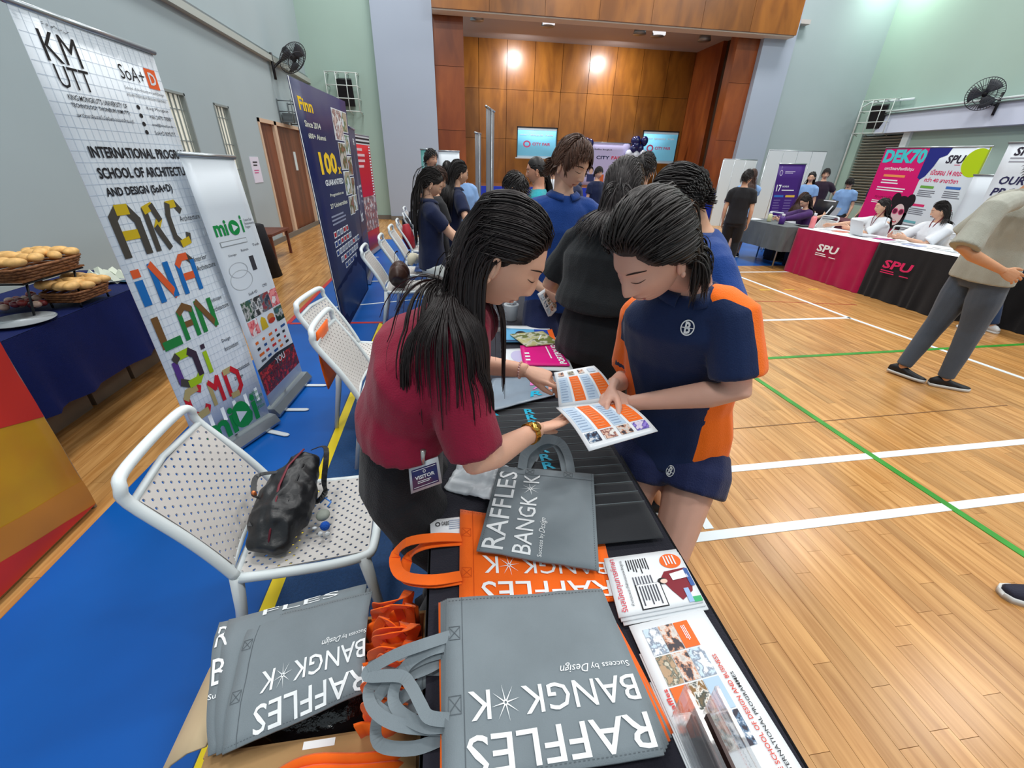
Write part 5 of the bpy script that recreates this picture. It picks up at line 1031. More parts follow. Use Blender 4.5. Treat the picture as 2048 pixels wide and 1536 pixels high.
dk = rollup('wide magenta and white board with DEK70 and a girl in round pink glasses', (8.0, 7.72, .6), (8.0, 5.98, .5), (8.0, 7.68, 2.04), (8.0, 5.98, 2.02), dek, feet=True, cas=True, name='display_board')
for q in pr0: q.mb.build('portrait', None, dk)
def ourp(p):
    p.text('SPU', .12, .93, .42, .98, K_, .03, 2, .2); p.lines(.1, .88, .5, .92, 2, flat((160, 164, 176))); p.text('OUR', .10, .76, .42, .81, flat((44, 44, 84)), .03, 2, .2); p.text('PROGRAM', .06, .69, .86, .74, flat((44, 44, 84)), .03, 2, .2)
    for k in range(4): p.disc(.2, .56-.13*k, .13, .045, K_, 2, 28, hole=.86); p.disc(.62, .56-.13*k, .13, .045, K_, 2, 28, hole=.86)
rollup('white banner reading OUR PROGRAM behind the walking man', (7.05, 5.05, .1), (7.25, 4.3, .1), (6.98, 5.05, 2.0), (7.1, 4.3, 2.0), ourp)
rollup('plain white roll-up banner between the two printed boards', (7.75, 5.85, .1), (7.8, 5.3, .1), (7.75, 5.85, 1.64), (7.8, 5.3, 1.64), None)
def purple(p):
    L_ = flat((190, 180, 214)); p.disc(.14, .90, .06, .035, L_, 2, 20, hole=.7); p.lines(.28, .885, .66, .92, 2, L_); p.text('17', .08, .68, .26, .76, WHITE, .02); p.text('BACHELOR', .3, .73, .55, .75, WHITE, .02); p.lines(.3, .68, .85, .70, 1, WHITE)
    p.rect(.06, .61, .42, .635, flat((50, 110, 190))); p.rect(.5, .61, .86, .635, flat((220, 180, 70))); p.lines(.08, .42, .36, .58, 5, flat((110, 90, 150))); p.lines(.5, .38, .82, .58, 6, flat((110, 90, 150))); p.rect(.06, .33, .38, .38, flat((176, 60, 130))); p.rect(.06, .17, .32, .20, flat((220, 110, 60))); p.lines(.08, .05, .4, .14, 3, flat((110, 90, 150)))
rollup('purple roll-up banner with the number 17 behind the seated woman in purple', (7.85, 9.1, .1), (8.50, 9.1, .1), P(1560, 329, 1.72) if 0 else (7.20, 9.25, 1.76), (7.85, 9.25, 1.78), purple, m=mat('purple_vinyl', (64, 28, 116), .4)) if 0 else None
rollup('purple roll-up banner with the number 17 behind the seated woman in purple', (7.22, 9.15, .1), (7.84, 9.15, .1), (7.12, 9.2, 1.76), (7.76, 9.2, 1.77), purple, m=mat('purple_vinyl', (64, 28, 116), .4))
# booth partitions of white panels
def partition(label, a, b, z, n):
    a = V(a); b = V(b); T = thing('booth_wall', label, 'partition', (a+b)/2); w = (b-a)/n; nn = w.normalized().cross(V((0, 0, 1)))*.02
    for i in range(n): 
        m = MB(); p0 = a+w*(i+.02); p1 = a+w*(i+.98); m.add([p0-nn, p1-nn, p1+nn, p0+nn]+[q+V((0, 0, z)) for q in (p0-nn, p1-nn, p1+nn, p0+nn)], [(3, 2, 1, 0), (4, 5, 6, 7), (0, 1, 5, 4), (1, 2, 6, 5), (2, 3, 7, 6), (3, 0, 4, 7)], mat('booth_panel', (206, 214, 218), .5), False); m.build('panel', None, T)
    for i in range(n+1): MB().rod(a+w*i, a+w*i+V((0, 0, z)), .02, ALU).build('post', None, T)
    MB().rod(a+V((0, 0, z+.01)), b+V((0, 0, z+.01)), .02, ALU).build('top_rail', None, T)
partition('white booth wall of panels behind the purple banner', (9.3, 12.6, 0), (11.0, 12.4, 0), 2.15, 4); partition('lower white booth wall further left, by the right stage pier', (8.45, 13.4, 0), (9.5, 13.3, 0), 1.9, 3)
partition('white booth side wall left of the purple banner', (8.45, 10.9, 0), (9.3, 12.6, 0), 2.05, 2) if 0 else None
# screens and backdrop on the stage
def screen(x0, x1, z0, z1, y, label):
    T = thing('projection_screen', label, 'screen', ((x0+x1)/2, y, .95)); f = quadmap((x0, y, z0), (x1, y, z0), (x0, y, z1), (x1, y, z1), .002)
    MB().grid(lambda u, v: f(u, v), 1, 1, mat('screen_light', (120, 196, 226), .6, emit=.35), thick=.01).build('screen_sheet', None, T)
    fr = MB(); k = mat('screen_edge', (30, 30, 34)); fr.bb((x0-.03, y-.008, z0), (x0, y+.008, z1+.03), k); fr.bb((x1, y-.008, z0), (x1+.03, y+.008, z1+.03), k); fr.bb((x0-.03, y-.008, z1), (x1+.03, y+.008, z1+.04), k); fr.bb((x0-.07, y-.02, z0-.04), (x1+.07, y+.02, z0), mat('screen_bar', (200, 204, 206), .4)); fr.build('screen_frame', None, T)
    xc = (x0+x1)/2; MB().rod((xc, y+.03, .95), (xc, y+.03, z1), .015, ALU).build('pole', None, T)
    for a in (0, 2.1, 4.2): MB().rod((xc, y+.03, z0-.2), (xc+.3*math.cos(a), y+.03+.3*math.sin(a), .96), .012, METAL).build('leg', None, T)
    p = Print(f); RK = flat((206, 90, 130)); p.rect(0, .93, 1, 1, flat((200, 216, 226))); p.rect(0, 0, 1, .06, flat((170, 200, 216))); p.text('UNIVERSITY', .06, .75, .28, .80, WHITE, .02); p.text('BANGKOK', .33, .745, .66, .80, WHITE, .03); p.text('FAIR', .72, .75, .92, .80, WHITE, .02); p.disc(.24, .46, .1, .12, RK, 1, 20, hole=.6); p.text('CITY FAIR', .38, .42, .85, .52, RK, .03); p.build(T)
screen(2.62, 4.05, 1.85, 2.78, 17.2, 'white projection screen showing a pale blue slide, left of the stage centre')
screen(7.38, 8.75, 1.82, 2.82, 17.2, 'white projection screen showing a blue slide, right of the stage centre')
bk = rollup('lilac stage backdrop reading CITY FAIR with portraits', (4.9, 16.6, 1.0), (6.7, 16.6, 1.0), (4.9, 16.6, 2.38), (6.7, 16.6, 2.38), lambda p: (p.text('Raffles Bangkok', .25, .82, .62, .86, INK, .02), p.text('CITY', .3, .62, .58, .70, mat('navy_ink'), .03), p.text('FAIR', .62, .62, .85, .70, flat((214, 50, 80)), .03), [(p.disc(.22+.2*k, .36, .05, .09, flat((40, 34, 40)), 2, 14), p.disc(.22+.2*k, .33, .04, .07, flat((226, 190, 170)), 3, 14), p.rect(.14+.2*k, .08, .30+.2*k, .26, flat(((50, 60, 110), (224, 110, 60), (110, 60, 140), (60, 60, 70))[k]), 2)) for k in range(4)]), m=mat('lilac_vinyl', (204, 196, 236), .5), name='stage_backdrop', cas=False)
BN = mat('navy_balloon', (22, 30, 84), .25, .6); BW_ = mat('white_balloon', (216, 222, 232), .25, .6); rb = random.Random(2)
for cx in (4.85, 6.85):
    for k in range(16):
        q = V((cx+rb.uniform(-.28, .28), 16.4+rb.uniform(-.12, .12), (2.15+rb.uniform(0, .35)) if k < 7 else 1.75+rb.uniform(0, .4)))
        b = MB().ball(q, (.13, .13, .15), BN if k < 7 else BW_, 14, 10); b.tube([q-V((0, 0, .15)), q-V((0, 0, .17))], [.006, .018], 6, BN if k < 7 else BW_)
        b.build('balloon', None, label='%s balloon in the cluster at the %s end of the stage backdrop' % ('navy' if k < 7 else 'white', 'left' if cx < 6 else 'right'), cat='balloon', group='%s balloons %s' % ('navy' if k < 7 else 'white', 'left' if cx < 6 else 'right'))
rollup('black banner with a short white headline in front of the stage', (4.52, 11.6, .1), (5.05, 11.6, .1), (4.52, 11.6, 1.85), (5.05, 11.6, 1.85), lambda p: (p.text('ADMIT', .1, .88, .42, .93, WHITE, .03), p.lines(.1, .82, .35, .86, 2, WHITE)), m=mat('black_vinyl', (26, 28, 32), .45))
# ------------------------------------------------------------------ right-hand stalls
t = clothtable('folding_table', 'grey-clothed table with a purple bottle left of the magenta one', 5.95, 6.55, 7.05, 8.4, GCL, hem=.33, legs=True)
MGC = cloth('magenta_cloth', (168, 12, 70), .8); 
def frontlogo(T, x, yc, m, z, w):
    f = quadmap((x, yc+w/2, z), (x, yc-w/2, z), (x, yc+w/2, z+.2), (x, yc-w/2, z+.2), .003); p = Print(f); p.text('SPU', .0, .42, 1, 1, m, .03, 1, .12); p.lines(.0, .02, .6, .3, 2, m, 1); p.rect(.68, .1, .98, .16, m, 1); p.build(T, 'lettering')
T = clothtable('folding_table', 'magenta-clothed table lettered SPU in white', 6.15, 6.85, 5.48, 7.0, MGC, hem=.0, top_m=PAP); frontlogo(T, 6.10, 6.2, WHITE, .38, .42)
T = clothtable('folding_table', 'black-clothed table lettered SPU in magenta', 6.18, 6.88, 4.2, 5.45, cloth('black_cloth2', (24, 24, 28), .85), hem=.0, top_m=PAP); frontlogo(T, 6.13, 5.02, flat((216, 40, 100)), .36, .42)
clothtable('folding_table', 'black-clothed table at the right edge behind the person in jeans', 6.62, 7.2, 2.5, 4.05, cloth('black_cloth2', (24, 24, 28)), hem=.0)
clothtable('folding_table', 'far grey table with a dark red front and a laptop on it', 8.12, 8.7, 7.8, 9.6, cloth('maroon_cloth', (86, 24, 40), .8), hem=.02)
rr = random.Random(11)
for k in range(9):
    y = 6.85-.26*k; x = 6.3+rr.uniform(0, .2); c = [V((x, y, .757)), V((x+.05, y-.2, .757)), V((x+.2, y+.03, .757)), V((x+.25, y-.17, .757))]
    col = ((214, 218, 222), (226, 120, 90), (110, 210, 140), (222, 222, 226), (190, 40, 130), (210, 216, 220), (180, 190, 226), (232, 232, 232), (206, 214, 218))[k]
    sheet('leaflet', '%s leaflet, %s along the SPU tables counted from the far end' % (('pale', 'coral', 'green', 'white', 'violet', 'light grey', 'lilac', 'plain white', 'greyish')[k], ('first', 'second', 'third', 'fourth', 'fifth', 'sixth', 'seventh', 'eighth', 'ninth')[k]), c, lambda p: p.lines(.2, .3, .8, .7, 3, flat((150, 150, 160))), z=.003, m=flat(col))
def laptop(label, c, ang, col=(176, 180, 186), w=.33):
    c = V(c); T = thing('laptop', label, 'laptop', c, ang); m = mat('laptop_%d' % col[0], col, .35, metal=.3); MB().bb((-w/2, -.11, 0), (w/2, .11, .014), m).build('keyboard_base', None, T, world=False)
    MB().box((0, .15, .115), (w, .008, .22), m, Matrix.Rotation(-.3, 3, 'X')).build('lid', None, T, world=False)
laptop('open grey laptop before the seated woman in the white blouse', (8.05, 8.55, .755), -1.9); laptop('open silver laptop between the two seated women at the SPU tables', (6.50, 6.05, .76), 1.35, (206, 210, 214), .30)
def bottle(label, c, col, h=.2, r=.035, cat='bottle'):
    c = V(c); T = thing('bottle', label, cat, c); MB().tube([c, c+V((0, 0, .004)), c+V((0, 0, h*.7)), c+V((0, 0, h*.8))], [r*.9, r, r, r*.6], 16, mat('b_%d_%d' % (col[0], col[1]), col, .3)).build('bottle_body', None, T); MB().tube([c+V((0, 0, h*.8)), c+V((0, 0, h))], r*.55, 14, mat('cap_light', (206, 206, 214), .4)).build('cap', None, T)
bottle('round purple bottle on the grey table', (6.15, 7.45, .755), (74, 40, 120), .17, .05); bottle('pale yellow drink cup before the seated woman in purple', (6.2, 7.85, .755), (206, 206, 160), .17, .04); bottle('tall pink tumbler at the left end of the magenta table', (6.35, 6.95, .755), (226, 130, 136), .24, .045)
for k, (x, y) in enumerate(((6.02, 8.2), (6.05, 8.3), (6.3, 7.2))): sheet('leaflet', ['white papers fanned at the far end of the grey table', 'second white paper at the far end of the grey table', 'black folder on the grey table beside the pink tumbler'][k], [V((x, y-.1, .757+.004*k)), V((x+.25, y-.1, .757+.004*k)), V((x, y+.1, .757+.004*k)), V((x+.25, y+.1, .757+.004*k))], None, z=.003, m=PAP if k < 2 else BLK)
sb = thing('sign_board', 'black easel sign with a white figure left of the magenta board', 'sign', (8.35, 8.9, .75)); f = quadmap((8.2, 9.1, .76), (8.2, 8.55, .76), (8.25, 9.1, 1.1), (8.25, 8.55, 1.1), .002); MB().grid(lambda u, v: f(u, v), 1, 1, mat('black_vinyl', (26, 28, 32), .45), thick=.01).build('board', None, sb); p = Print(f); p.line(.7, .2, .85, .7, .07, WHITE); p.rect(.3, .92, .9, .98, WHITE); p.build(sb)
for k in range(4):
    x, y = 6.5+.2*(k % 2), 7.3+.28*k; MB().bb((x, y, 0), (x+.32, y+.22, .26), mat('storage_black', (24, 26, 32), .5)).bb((x-.01, y-.01, .26), (x+.33, y+.23, .30), BLK).build('storage_box', None, label='dark storage box under the grey table, %s' % ('nearest the magenta cloth', 'second from the magenta cloth', 'third from the magenta cloth', 'farthest from the magenta cloth')[k], cat='box')
# left food table
WK = wood('wicker', (150, 98, 56), (104, 62, 32), .6, (60, 60, 60), scale=1); BR1 = mat('golden_bread', (206, 146, 74), .55, .3, var=.22, vscale=26, bump=.3, bscale=40); BR2 = mat('pale_bun', (226, 178, 110), .5, .3, var=.18, vscale=30); WP = mat('wrap_film', (214, 222, 228), .15, .6, alpha=.35)
def basket(label, c, w, l, h, z):
    c = V((c[0], c[1], z)); T = thing('bread_basket', label, 'basket', c); m = MB()
    MB().box(c+V((0, 0, .006)), (w*.82, l*.82, .01), WK).build('basket_floor', None, T)
    for k in range(int(h/.016)):
        t = k/(h/.016); a, b = w/2*(.82+.18*t), l/2*(.82+.18*t); n = 40; pts = []
        for i in range(n):
            an = 2*PI*i/n; q = (abs(math.cos(an))**.5*math.copysign(1, math.cos(an)), abs(math.sin(an))**.5*math.copysign(1, math.sin(an))); pts.append(c+V((q[0]*(a+.003*(-1)**(i+k)), q[1]*(b+.003*(-1)**(i+k)), .01+k*.016)))
        m.tube(pts, .0085, 5, WK, closed=True)
    m.build('woven_side', None, T, kind='stuff')
    MB().grid(lambda u, v: c+V(((u-.5)*w*1.02, (v-.5)*l*1.02, h+.012+.03*noise.noise(V((u*5, v*5, z)))+.05*(abs(2*u-1)**4+abs(2*v-1)**4)*.5)), 14, 14, mat('lining_paper', (212, 218, 222), .5, alpha=.8), thick=.002).build('paper_lining', None, T) if 0 else None
    rb2 = random.Random(int(z*100)); n = 0
    for i in range(5):
        for j in range(4):
            q = c+V(((i-2)*w*.18+rb2.uniform(-.01, .01), (j-1.5)*l*.22+rb2.uniform(-.01, .01), h+.015+rb2.uniform(0, .025)))
            R = Matrix.Rotation(rb2.uniform(0, 3), 3, 'Z'); MB().ball(q, (.052, .034, .026), BR1 if z > 1 else BR2, 14, 9, R).build('bread_roll', None, label='golden roll in the upper bread basket' if z > 1 else 'pale bun in the lower bread basket', cat='bread', group='rolls in the upper basket' if z > 1 else 'buns in the lower basket')
    return T
basket('upper wicker basket of golden rolls on a black wire stand', (-2.52, 2.92), .32, .56, .08, .955)
basket('lower wicker basket of pale buns on the navy-clothed table', (-2.40, 3.02), .24, .34, .07, .785)
ws = MB()
for (x, y) in ((-2.62, 2.75), (-2.42, 2.75), (-2.62, 3.10), (-2.42, 3.10)): ws.rod((x, y-.06, .752), (x, y, .955), .006)
ws.tube([(-2.64, 2.7, .947), (-2.40, 2.7, .947), (-2.40, 3.14, .947), (-2.64, 3.14, .947)], .006, 6, closed=True); 
for (x, y) in ((-2.48, 2.9), (-2.32, 2.9), (-2.48, 3.14), (-2.32, 3.14)): ws.rod((x, y, .752), (x, y, .785), .006)
ws.build('wire_stand', BLK, label='black wire stand carrying the two bread baskets', cat='stand')
for k, (x, y, r, z) in enumerate(((-2.43, 2.62, .15, .752), (-2.50, 2.32, .13, .752), (-2.62, 3.62, .19, .752), (-2.40, 3.6, .13, .752))):
    c = V((x, y, z)); MB().tube([c, c+V((0, 0, .004)), c+V((0, 0, .012)), c+V((0, 0, .018)), c+V((0, 0, .014))], [r*.6, r*.7, r*.8, r, r*.96], 36, mat('china_white', (226, 232, 236), .2, .6) if k != 3 else mat('china_blue', (120, 180, 214), .2, .6), caps=True).build('plate', None, label=['white oval plate at the front corner of the food table', 'white plate cut off by the left edge of the picture', 'white platter of wrapped sandwiches at the far end of the food table', 'pale blue plate beside the sandwich platter'][k], cat='plate')
for k in range(9):
    q = V((-2.72+.1*(k % 3), 3.52+.09*(k//3), .785)); MB().prism([(-.045, -.03), (.045, -.03), (0, .045)], -.02, .02, mat('sandwich_bread', (214, 220, 204), .6), Matrix.Translation(q) @ Matrix.Rotation(k*1.3, 4, 'Z') @ Matrix.Rotation(1.2, 4, 'X')).build('sandwich', None, label='pale wrapped sandwich on the platter at the far end of the food table', cat='sandwich', group='sandwiches on the platter')
for k in range(22):
    q = V((-2.70+.055*(k % 5)+rr.uniform(-.01, .01), 2.80+.05*(k//5)-.0, .785+rr.uniform(0, .03))); MB().ball(q, (.026, .022, .02), mat('wrapped_%d' % (k % 3), ((150, 60, 56), (206, 170, 150), (120, 50, 60))[k % 3], .25, .6), 10, 7).build('candy', None, label='small wrapped sweet heaped beside the lower basket', cat='candy', group='wrapped sweets on the food table')
MB().bb((-3.0, 2.55, .752), (-2.98, 2.72, .95), PAP).build('menu_card', None, label='white card standing by the wall side of the food table', cat='card')
BL2 = cloth('brown_blanket', (110, 92, 74), .9); rw_ = MB()
for k in range(6): MB().bb((-2.98, 1.3+.42*k, .0), (-2.58, 1.68+.42*k, .40), mat('crate_grey', (128, 112, 94), .85, var=.1, vscale=3)).build('storage_crate', None, label='brownish covered crate under the food table, %s from the near end' % ('first', 'second', 'third', 'fourth', 'fifth', 'sixth')[k], cat='crate', group='crates under the food table')
# ------------------------------------------------------------------ white perforated chairs
CHW = mat('chair_white', (218, 226, 228), .35, .4); CHP = mat('chair_panel_white', (198, 194, 190), .4, .4)
def perforated(f, nu, nv, m, thick, hole=.38, stag=True):
    """panel with real round holes; f(u, v) gives the surface"""
    mb = MB(); e = 1e-3
    def nrm(u, v): return (f(min(1, u+e), v)-f(max(0, u-e), v)).cross(f(u, min(1, v+e))-f(u, max(0, v-e))).normalized()
    for j in range(nv):
        for i in range(nu):
            has = (i+j) % 2 == 0 if stag else True
            c = ((i+.5)/nu, (j+.5)/nv); du, dv = .5/nu, .5/nv
            sq = [(-1, -1), (0, -1), (1, -1), (1, 0), (1, 1), (0, 1), (-1, 1), (-1, 0)]
            outer = [(c[0]+a*du, c[1]+b*dv) for a, b in sq]
            if not has: 
                P0 = [f(*q) for q in (outer[0], outer[2], outer[4], outer[6])]; mb.add(P0, [(0, 1, 2, 3)], m); mb.add([f(*q)-nrm(*q)*thick for q in (outer[0], outer[2], outer[4], outer[6])], [(3, 2, 1, 0)], m); continue
            inner = [(c[0]+math.cos(PI*(k*.25+1.25))*du*hole*2*.72, c[1]+math.sin(PI*(k*.25+1.25))*dv*hole*2*.72) for k in range(8)]
            vs = [f(*q) for q in outer+inner]; n = nrm(*c)*thick; vs += [p-n for p in vs]
            fs = []
            for k in range(8): l = (k+1) % 8; fs += [(k, l, 8+l, 8+k), (16+l, 16+k, 24+k, 24+l), (8+k, 8+l, 24+l, 24+k)]
            mb.add(vs, fs, m, False)
    return mb
def cr(pts, k=5):
    pts = [V(p) for p in pts]; out = []
    for i in range(len(pts)-1):
        p0 = pts[max(0, i-1)]; p1 = pts[i]; p2 = pts[i+1]; p3 = pts[min(len(pts)-1, i+2)]
        for j in range(k):
            s = j/k; out.append(.5*((2*p1)+(p2-p0)*s+(2*p0-5*p1+4*p2-p3)*s*s+(3*p1-p0-3*p2+p3)*s**3))
    return out+[pts[-1]]
def chair_proto():
    """stacking chair, front towards +x, origin on the floor"""
    T = thing('plastic_chair', 'x', 'chair', (0, 0, 0))
    seat = lambda u, v: V((-.19+.40*u, (-.205+.41*v)*(1-.06*u), .445-.02*math.sin(PI*u)*math.sin(PI*v)+.012*u))
    xb = lambda t: -.20-.13*t-.03*t*t          # back leans away as it rises
    back = lambda u, v: V((xb(v)-.022*math.sin(PI*u)*(1-.2*v)+.0, -.19+.38*u, .47+.30*v))
    perforated(seat, 22, 22, CHP, .004).build('seat', None, T, world=False); perforated(lambda u, v: back(1-u, v), 20, 18, CHP, .004).build('backrest', None, T, world=False)
    fr = MB()
    # side posts rising from the rear legs and the looped top rail
    L = [V((-.19, -.215, .45)), V((-.225, -.213, .53)), V((xb(.5)-.005, -.21, .63)), V((xb(1)-.01, -.205, .78)), V((-.375, -.20, .83)), V((-.385, -.16, .85)), V((-.392, 0, .852)), V((-.385, .16, .85)), V((-.375, .20, .83)), V((xb(1)-.01, .205, .78)), V((xb(.5)-.005, .21, .63)), V((-.225, .213, .53)), V((-.19, .215, .45))]
    L = cr(L, 4); fr.tube(L, [(.016, .014)]*len(L), 10); fr.tube([(xb(1)-.006, -.20, .775), (xb(1)-.026, 0, .78), (xb(1)-.006, .20, .775)], .011, 8)
    fr.tube([(-.205, -.21, .468), (-.225, 0, .462), (-.205, .21, .468)], .011, 8)
    fr.tube(cr([(-.19, -.215, .44), (.05, -.212, .435), (.19, -.20, .442), (.222, -.16, .445), (.226, 0, .444), (.222, .16, .445), (.19, .20, .442), (.05, .212, .435), (-.19, .215, .44)], 4), (.016), 10)
    fr.tube([(-.195, -.21, .44), (-.2, 0, .43), (-.195, .21, .44)], .014, 8); fr.build('frame', CHW, T, world=False)
    for sy in (-1, 1):
        MB().tube([(-.19, sy*.212, .45), (-.21, sy*.22, .3), (-.27, sy*.235, .0)], [.021, .018, .014], 10).build('leg', CHW, T, world=False)
        MB().tube([(.19, sy*.195, .445), (.205, sy*.205, .3), (.235, sy*.22, .0)], [.022, .018, .014], 10).build('leg', CHW, T, world=False)
    return T
chair0 = chair_proto(); _u = [0]
def chair(x, y, rot, label):
    if not _u[0]: _u[0] = 1; chair0.location = (x, y, 0); chair0.rotation_euler = (0, 0, rot); chair0['label'] = label; chair0['group'] = 'white perforated chairs'; return chair0
    return dup(chair0, label, (x, y, 0), rot)
chair(-.535, 1.205, .06, 'white perforated chair nearest the camera, holding a black bag')
chair(-.52, 2.70, -.12, 'empty white perforated chair behind the woman in maroon, turned to the table')
chair(-.33, 2.28, .0, 'white perforated chair with an orange bag hanging on its back, partly behind the woman in maroon')['label'] = 'white perforated chair with an orange bag hanging on its back'
chair(-.47, 4.50, .04, 'white perforated chair with a dark brown handbag on its seat'); chair(-.40, 5.20, .04, 'white perforated chair with a blue folder lying on its seat'); 
chair(-.38, 6.0, .0, 'white perforated chair behind the one with the blue folder, tan handbag on it'); chair(-.36, 6.7, .05, 'white perforated chair fifth along the wall side of the far tables'); chair(-.34, 7.5, .1, 'white perforated chair sixth along the wall side of the far tables'); chair(-.42, 8.6, .0, 'farthest white perforated chair on the left, by the lilac pier')
chair(7.2, 7.9, PI, 'white chair behind the grey table, under the seated woman in purple'); chair(7.3, 7.35, 2.6, 'white chair beyond the pink tumbler, left of the seated SPU women'); chair(7.2, PX(1772, 420, 7.05).y, PI, 'white chair of the SPU woman with the pale face, beside the magenta board'); chair(7.2, PX(1892, 425, 7.05).y, PI, 'white chair of the SPU woman with shoulder-length hair'); chair(7.30, 8.62, .1, 'white chair of the seated woman in the white blouse')
# black handbag on the near chair
LEA = mat('black_nylon', (26, 27, 30), .42, .5, bump=.35, bscale=26, var=.12, vscale=14); ZP = mat('maroon_zip', (112, 40, 52), .5)
hb = thing('handbag', 'black nylon bag with a maroon zip lying on the nearest white chair', 'bag', (-.60, 1.18, .46))
A = [(506, 1118, .475), (560, 1108, .48), (600, 940, .62), (622, 905, .66)]
Bc = [P(522, 1120, .48), P(540, 1060, .53), P(560, 1000, .585), P(585, 950, .63), P(612, 905, .67)]
b = MB(); cs = []
axis = [P(535, 1100, .485), P(552, 1055, .515), P(572, 1005, .535), P(592, 960, .56), P(616, 912, .60)]
wd_ = [.055, .085, .092, .080, .035]; hg_ = [.022, .060, .075, .066, .030]
b.tube(axis, [(w, h) for w, h in zip(wd_, hg_)], 22, up=(1, .35, 0))
vs, fs = remesh(b, .006, 3, wrinkle(.010, 15, 2)); MB().add(vs, fs, LEA).build('bag_body', None, hb)
def onbag(k, t): return axis[k]+V((0, 0, hg_[k]*math.cos(t)))+V((.93, .35, 0)).normalized()*wd_[k]*math.sin(t)
MB().tube([onbag(k, .15-.1*k)+V((0, -.0, .006)) for k in range(5)], [(.0035, .006)]*5, 8, ZP).build('zip', None, hb)
MB().tube([onbag(k, .5)+V((0, 0, .004)) for k in (1, 2, 3)], [(.002, .004)]*3, 6, BLK).build('piping', None, hb)
st_ = MB(); ribbon(st_, [onbag(4, .6), onbag(4, .9)+V((.05, -.02, .02)), P(648, 960, .56), P(650, 985, .52), P(630, 1005, .50), onbag(2, 1.3)], .020, LEA, (.4, .2, .9)); st_.build('strap', None, hb)
st_ = MB(); ribbon(st_, [onbag(3, -.6), onbag(3, -1.0)+V((-.04, -.02, .03)), P(508, 990, .60), P(520, 1000, .56), onbag(1, -.9)], .018, LEA, (.4, .2, .9)); st_.build('strap', None, hb)
MB().ball(P(508, 988, .60), (.009, .009, .014), mat('copper', (226, 130, 80), .3, metal=.8), 10, 8).build('buckle', None, hb)
pc = thing('key_charm', 'round grey pouch and blue and white pompom charm hanging from the black bag', 'charm', P(648, 1045, .46))
MB().tube([P(640, 1006, .49), P(650, 996, .50), P(662, 1004, .49), P(655, 1014, .485)], .0035, 6, mat('blue_cord', (70, 130, 210), .6)).build('cord', None, pc)
MB().ball(P(646, 1030, .485), (.024, .026, .016), mat('grey_pouch', (136, 142, 134), .6, var=.1, vscale=30), 16, 10).build('pouch', None, pc)
MB().ball(P(650, 1052, .475), .0165, mat('blue_plush', (30, 90, 190), .9, bump=.8, bscale=300), 14, 10).build('pompom', None, pc, 'blue pompom')
for q in ((641, 1068), (655, 1068)): MB().ball(P(*q, .470), .009, mat('white_plush', (216, 220, 224), .9, bump=.8, bscale=300), 12, 8).build('pompom', None, pc, 'small white pompom')
MB().ball(P(629, 1056, .470), (.009, .006, .004), PC, 10, 6).build('tag', None, pc)
for k, (x, y, z, col, sc, lab) in enumerate(((-.52, 4.42, .46, (66, 40, 30), 1.0, 'dark brown leather handbag on the chair nearest the large navy board'), (-.28, 6.0, .46, (122, 70, 40), 1.0, 'tan brown leather handbag on a chair beside the girl in white trousers'))):
    T = thing('handbag', lab, 'bag', (x, y, z)); m_ = mat('leather_%d' % k, col, .4, .5, bump=.3, bscale=20, var=.12, vscale=8); b = MB()
    b.tube([(x, y-.15*sc, z+.10), (x, y-.13*sc, z+.12), (x, y, z+.13), (x, y+.13*sc, z+.12), (x, y+.15*sc, z+.10)], [(.05, .07), (.085, .115), (.10, .125), (.085, .115), (.05, .07)], 18, up=(1, 0, 0)); vs, fs = remesh(b, .012, 2, wrinkle(.01, 9, k)); MB().add(vs, fs, m_).build('bag_body', None, T)
    for s in (-1, 1): h = MB(); ribbon(h, [(x+s*.03, y-.07, z+.22), (x+s*.06+.04, y-.05, z+.34), (x+s*.06+.06, y+.05, z+.34), (x+s*.03, y+.07, z+.22)], .014, m_, (1, 0, 0)); h.build('handle', None, T)
MB().bb((-.42, 5.05, .47), (-.15, 5.33, .478), mat('folder_blue', (56, 84, 140), .5)).build('folder', None, label='blue folder lying on the second chair of the far row', cat='folder')
MB().tube([(-.46, 5.05, .56), (-.44, 5.12, .62), (-.42, 5.2, .60), (-.4, 5.28, .54)], [.03, .06, .06, .03], 10, mat('cream_cloth', (216, 210, 188), .9)).build('folded_cloth', None, label='cream cloth bundled on the second chair of the far row', cat='cloth')
T = MB().grid(lambda u, v: V((-.69-.012*math.sin(v*3)+.02*u*0, 2.12+.22*u, .50+.33*v-.10*(1-v)*0)), 6, 8, OT, thick=.006).build('tote_bag', None, label='orange tote bag hanging on the back of a white chair behind the maroon shirt', cat='tote bag')
for k, (x, y, c) in enumerate(((-.55, 6.75, (150, 24, 40)), (-.62, 7.5, (30, 30, 36)), (-.60, 8.6, (26, 28, 40)))):
    b = MB(); b.tube([(x-.02, y, .45), (x-.06, y, .6), (x-.08, y, .78)], [(.06, .14), (.09, .17), (.05, .12)], 14, up=(1, 0, 0)); b.build('backpack', mat('pack_%d' % k, c, .7), label=['dark red jacket over a chair back in the far left row', 'black backpack hanging on a chair in the far left row', 'navy backpack on the farthest chair at the left'][k], cat='backpack')
for k in range(8):
    q = V((.22+.07*(k % 4), 4.25+.12*(k//4)+.3*(k % 2), .76)); col = ((206, 50, 70), (226, 200, 80), (210, 214, 220), (230, 110, 60))[k % 4]
    MB().tube([q, q+V((0, 0, .05)), q+V((0, 0, .10))], [.022, .028, .018], 10, flat(col)).build('gift_pack', None, label='small colourful packet on the far table in front of the girls in navy', cat='packet', group='packets on the far table')
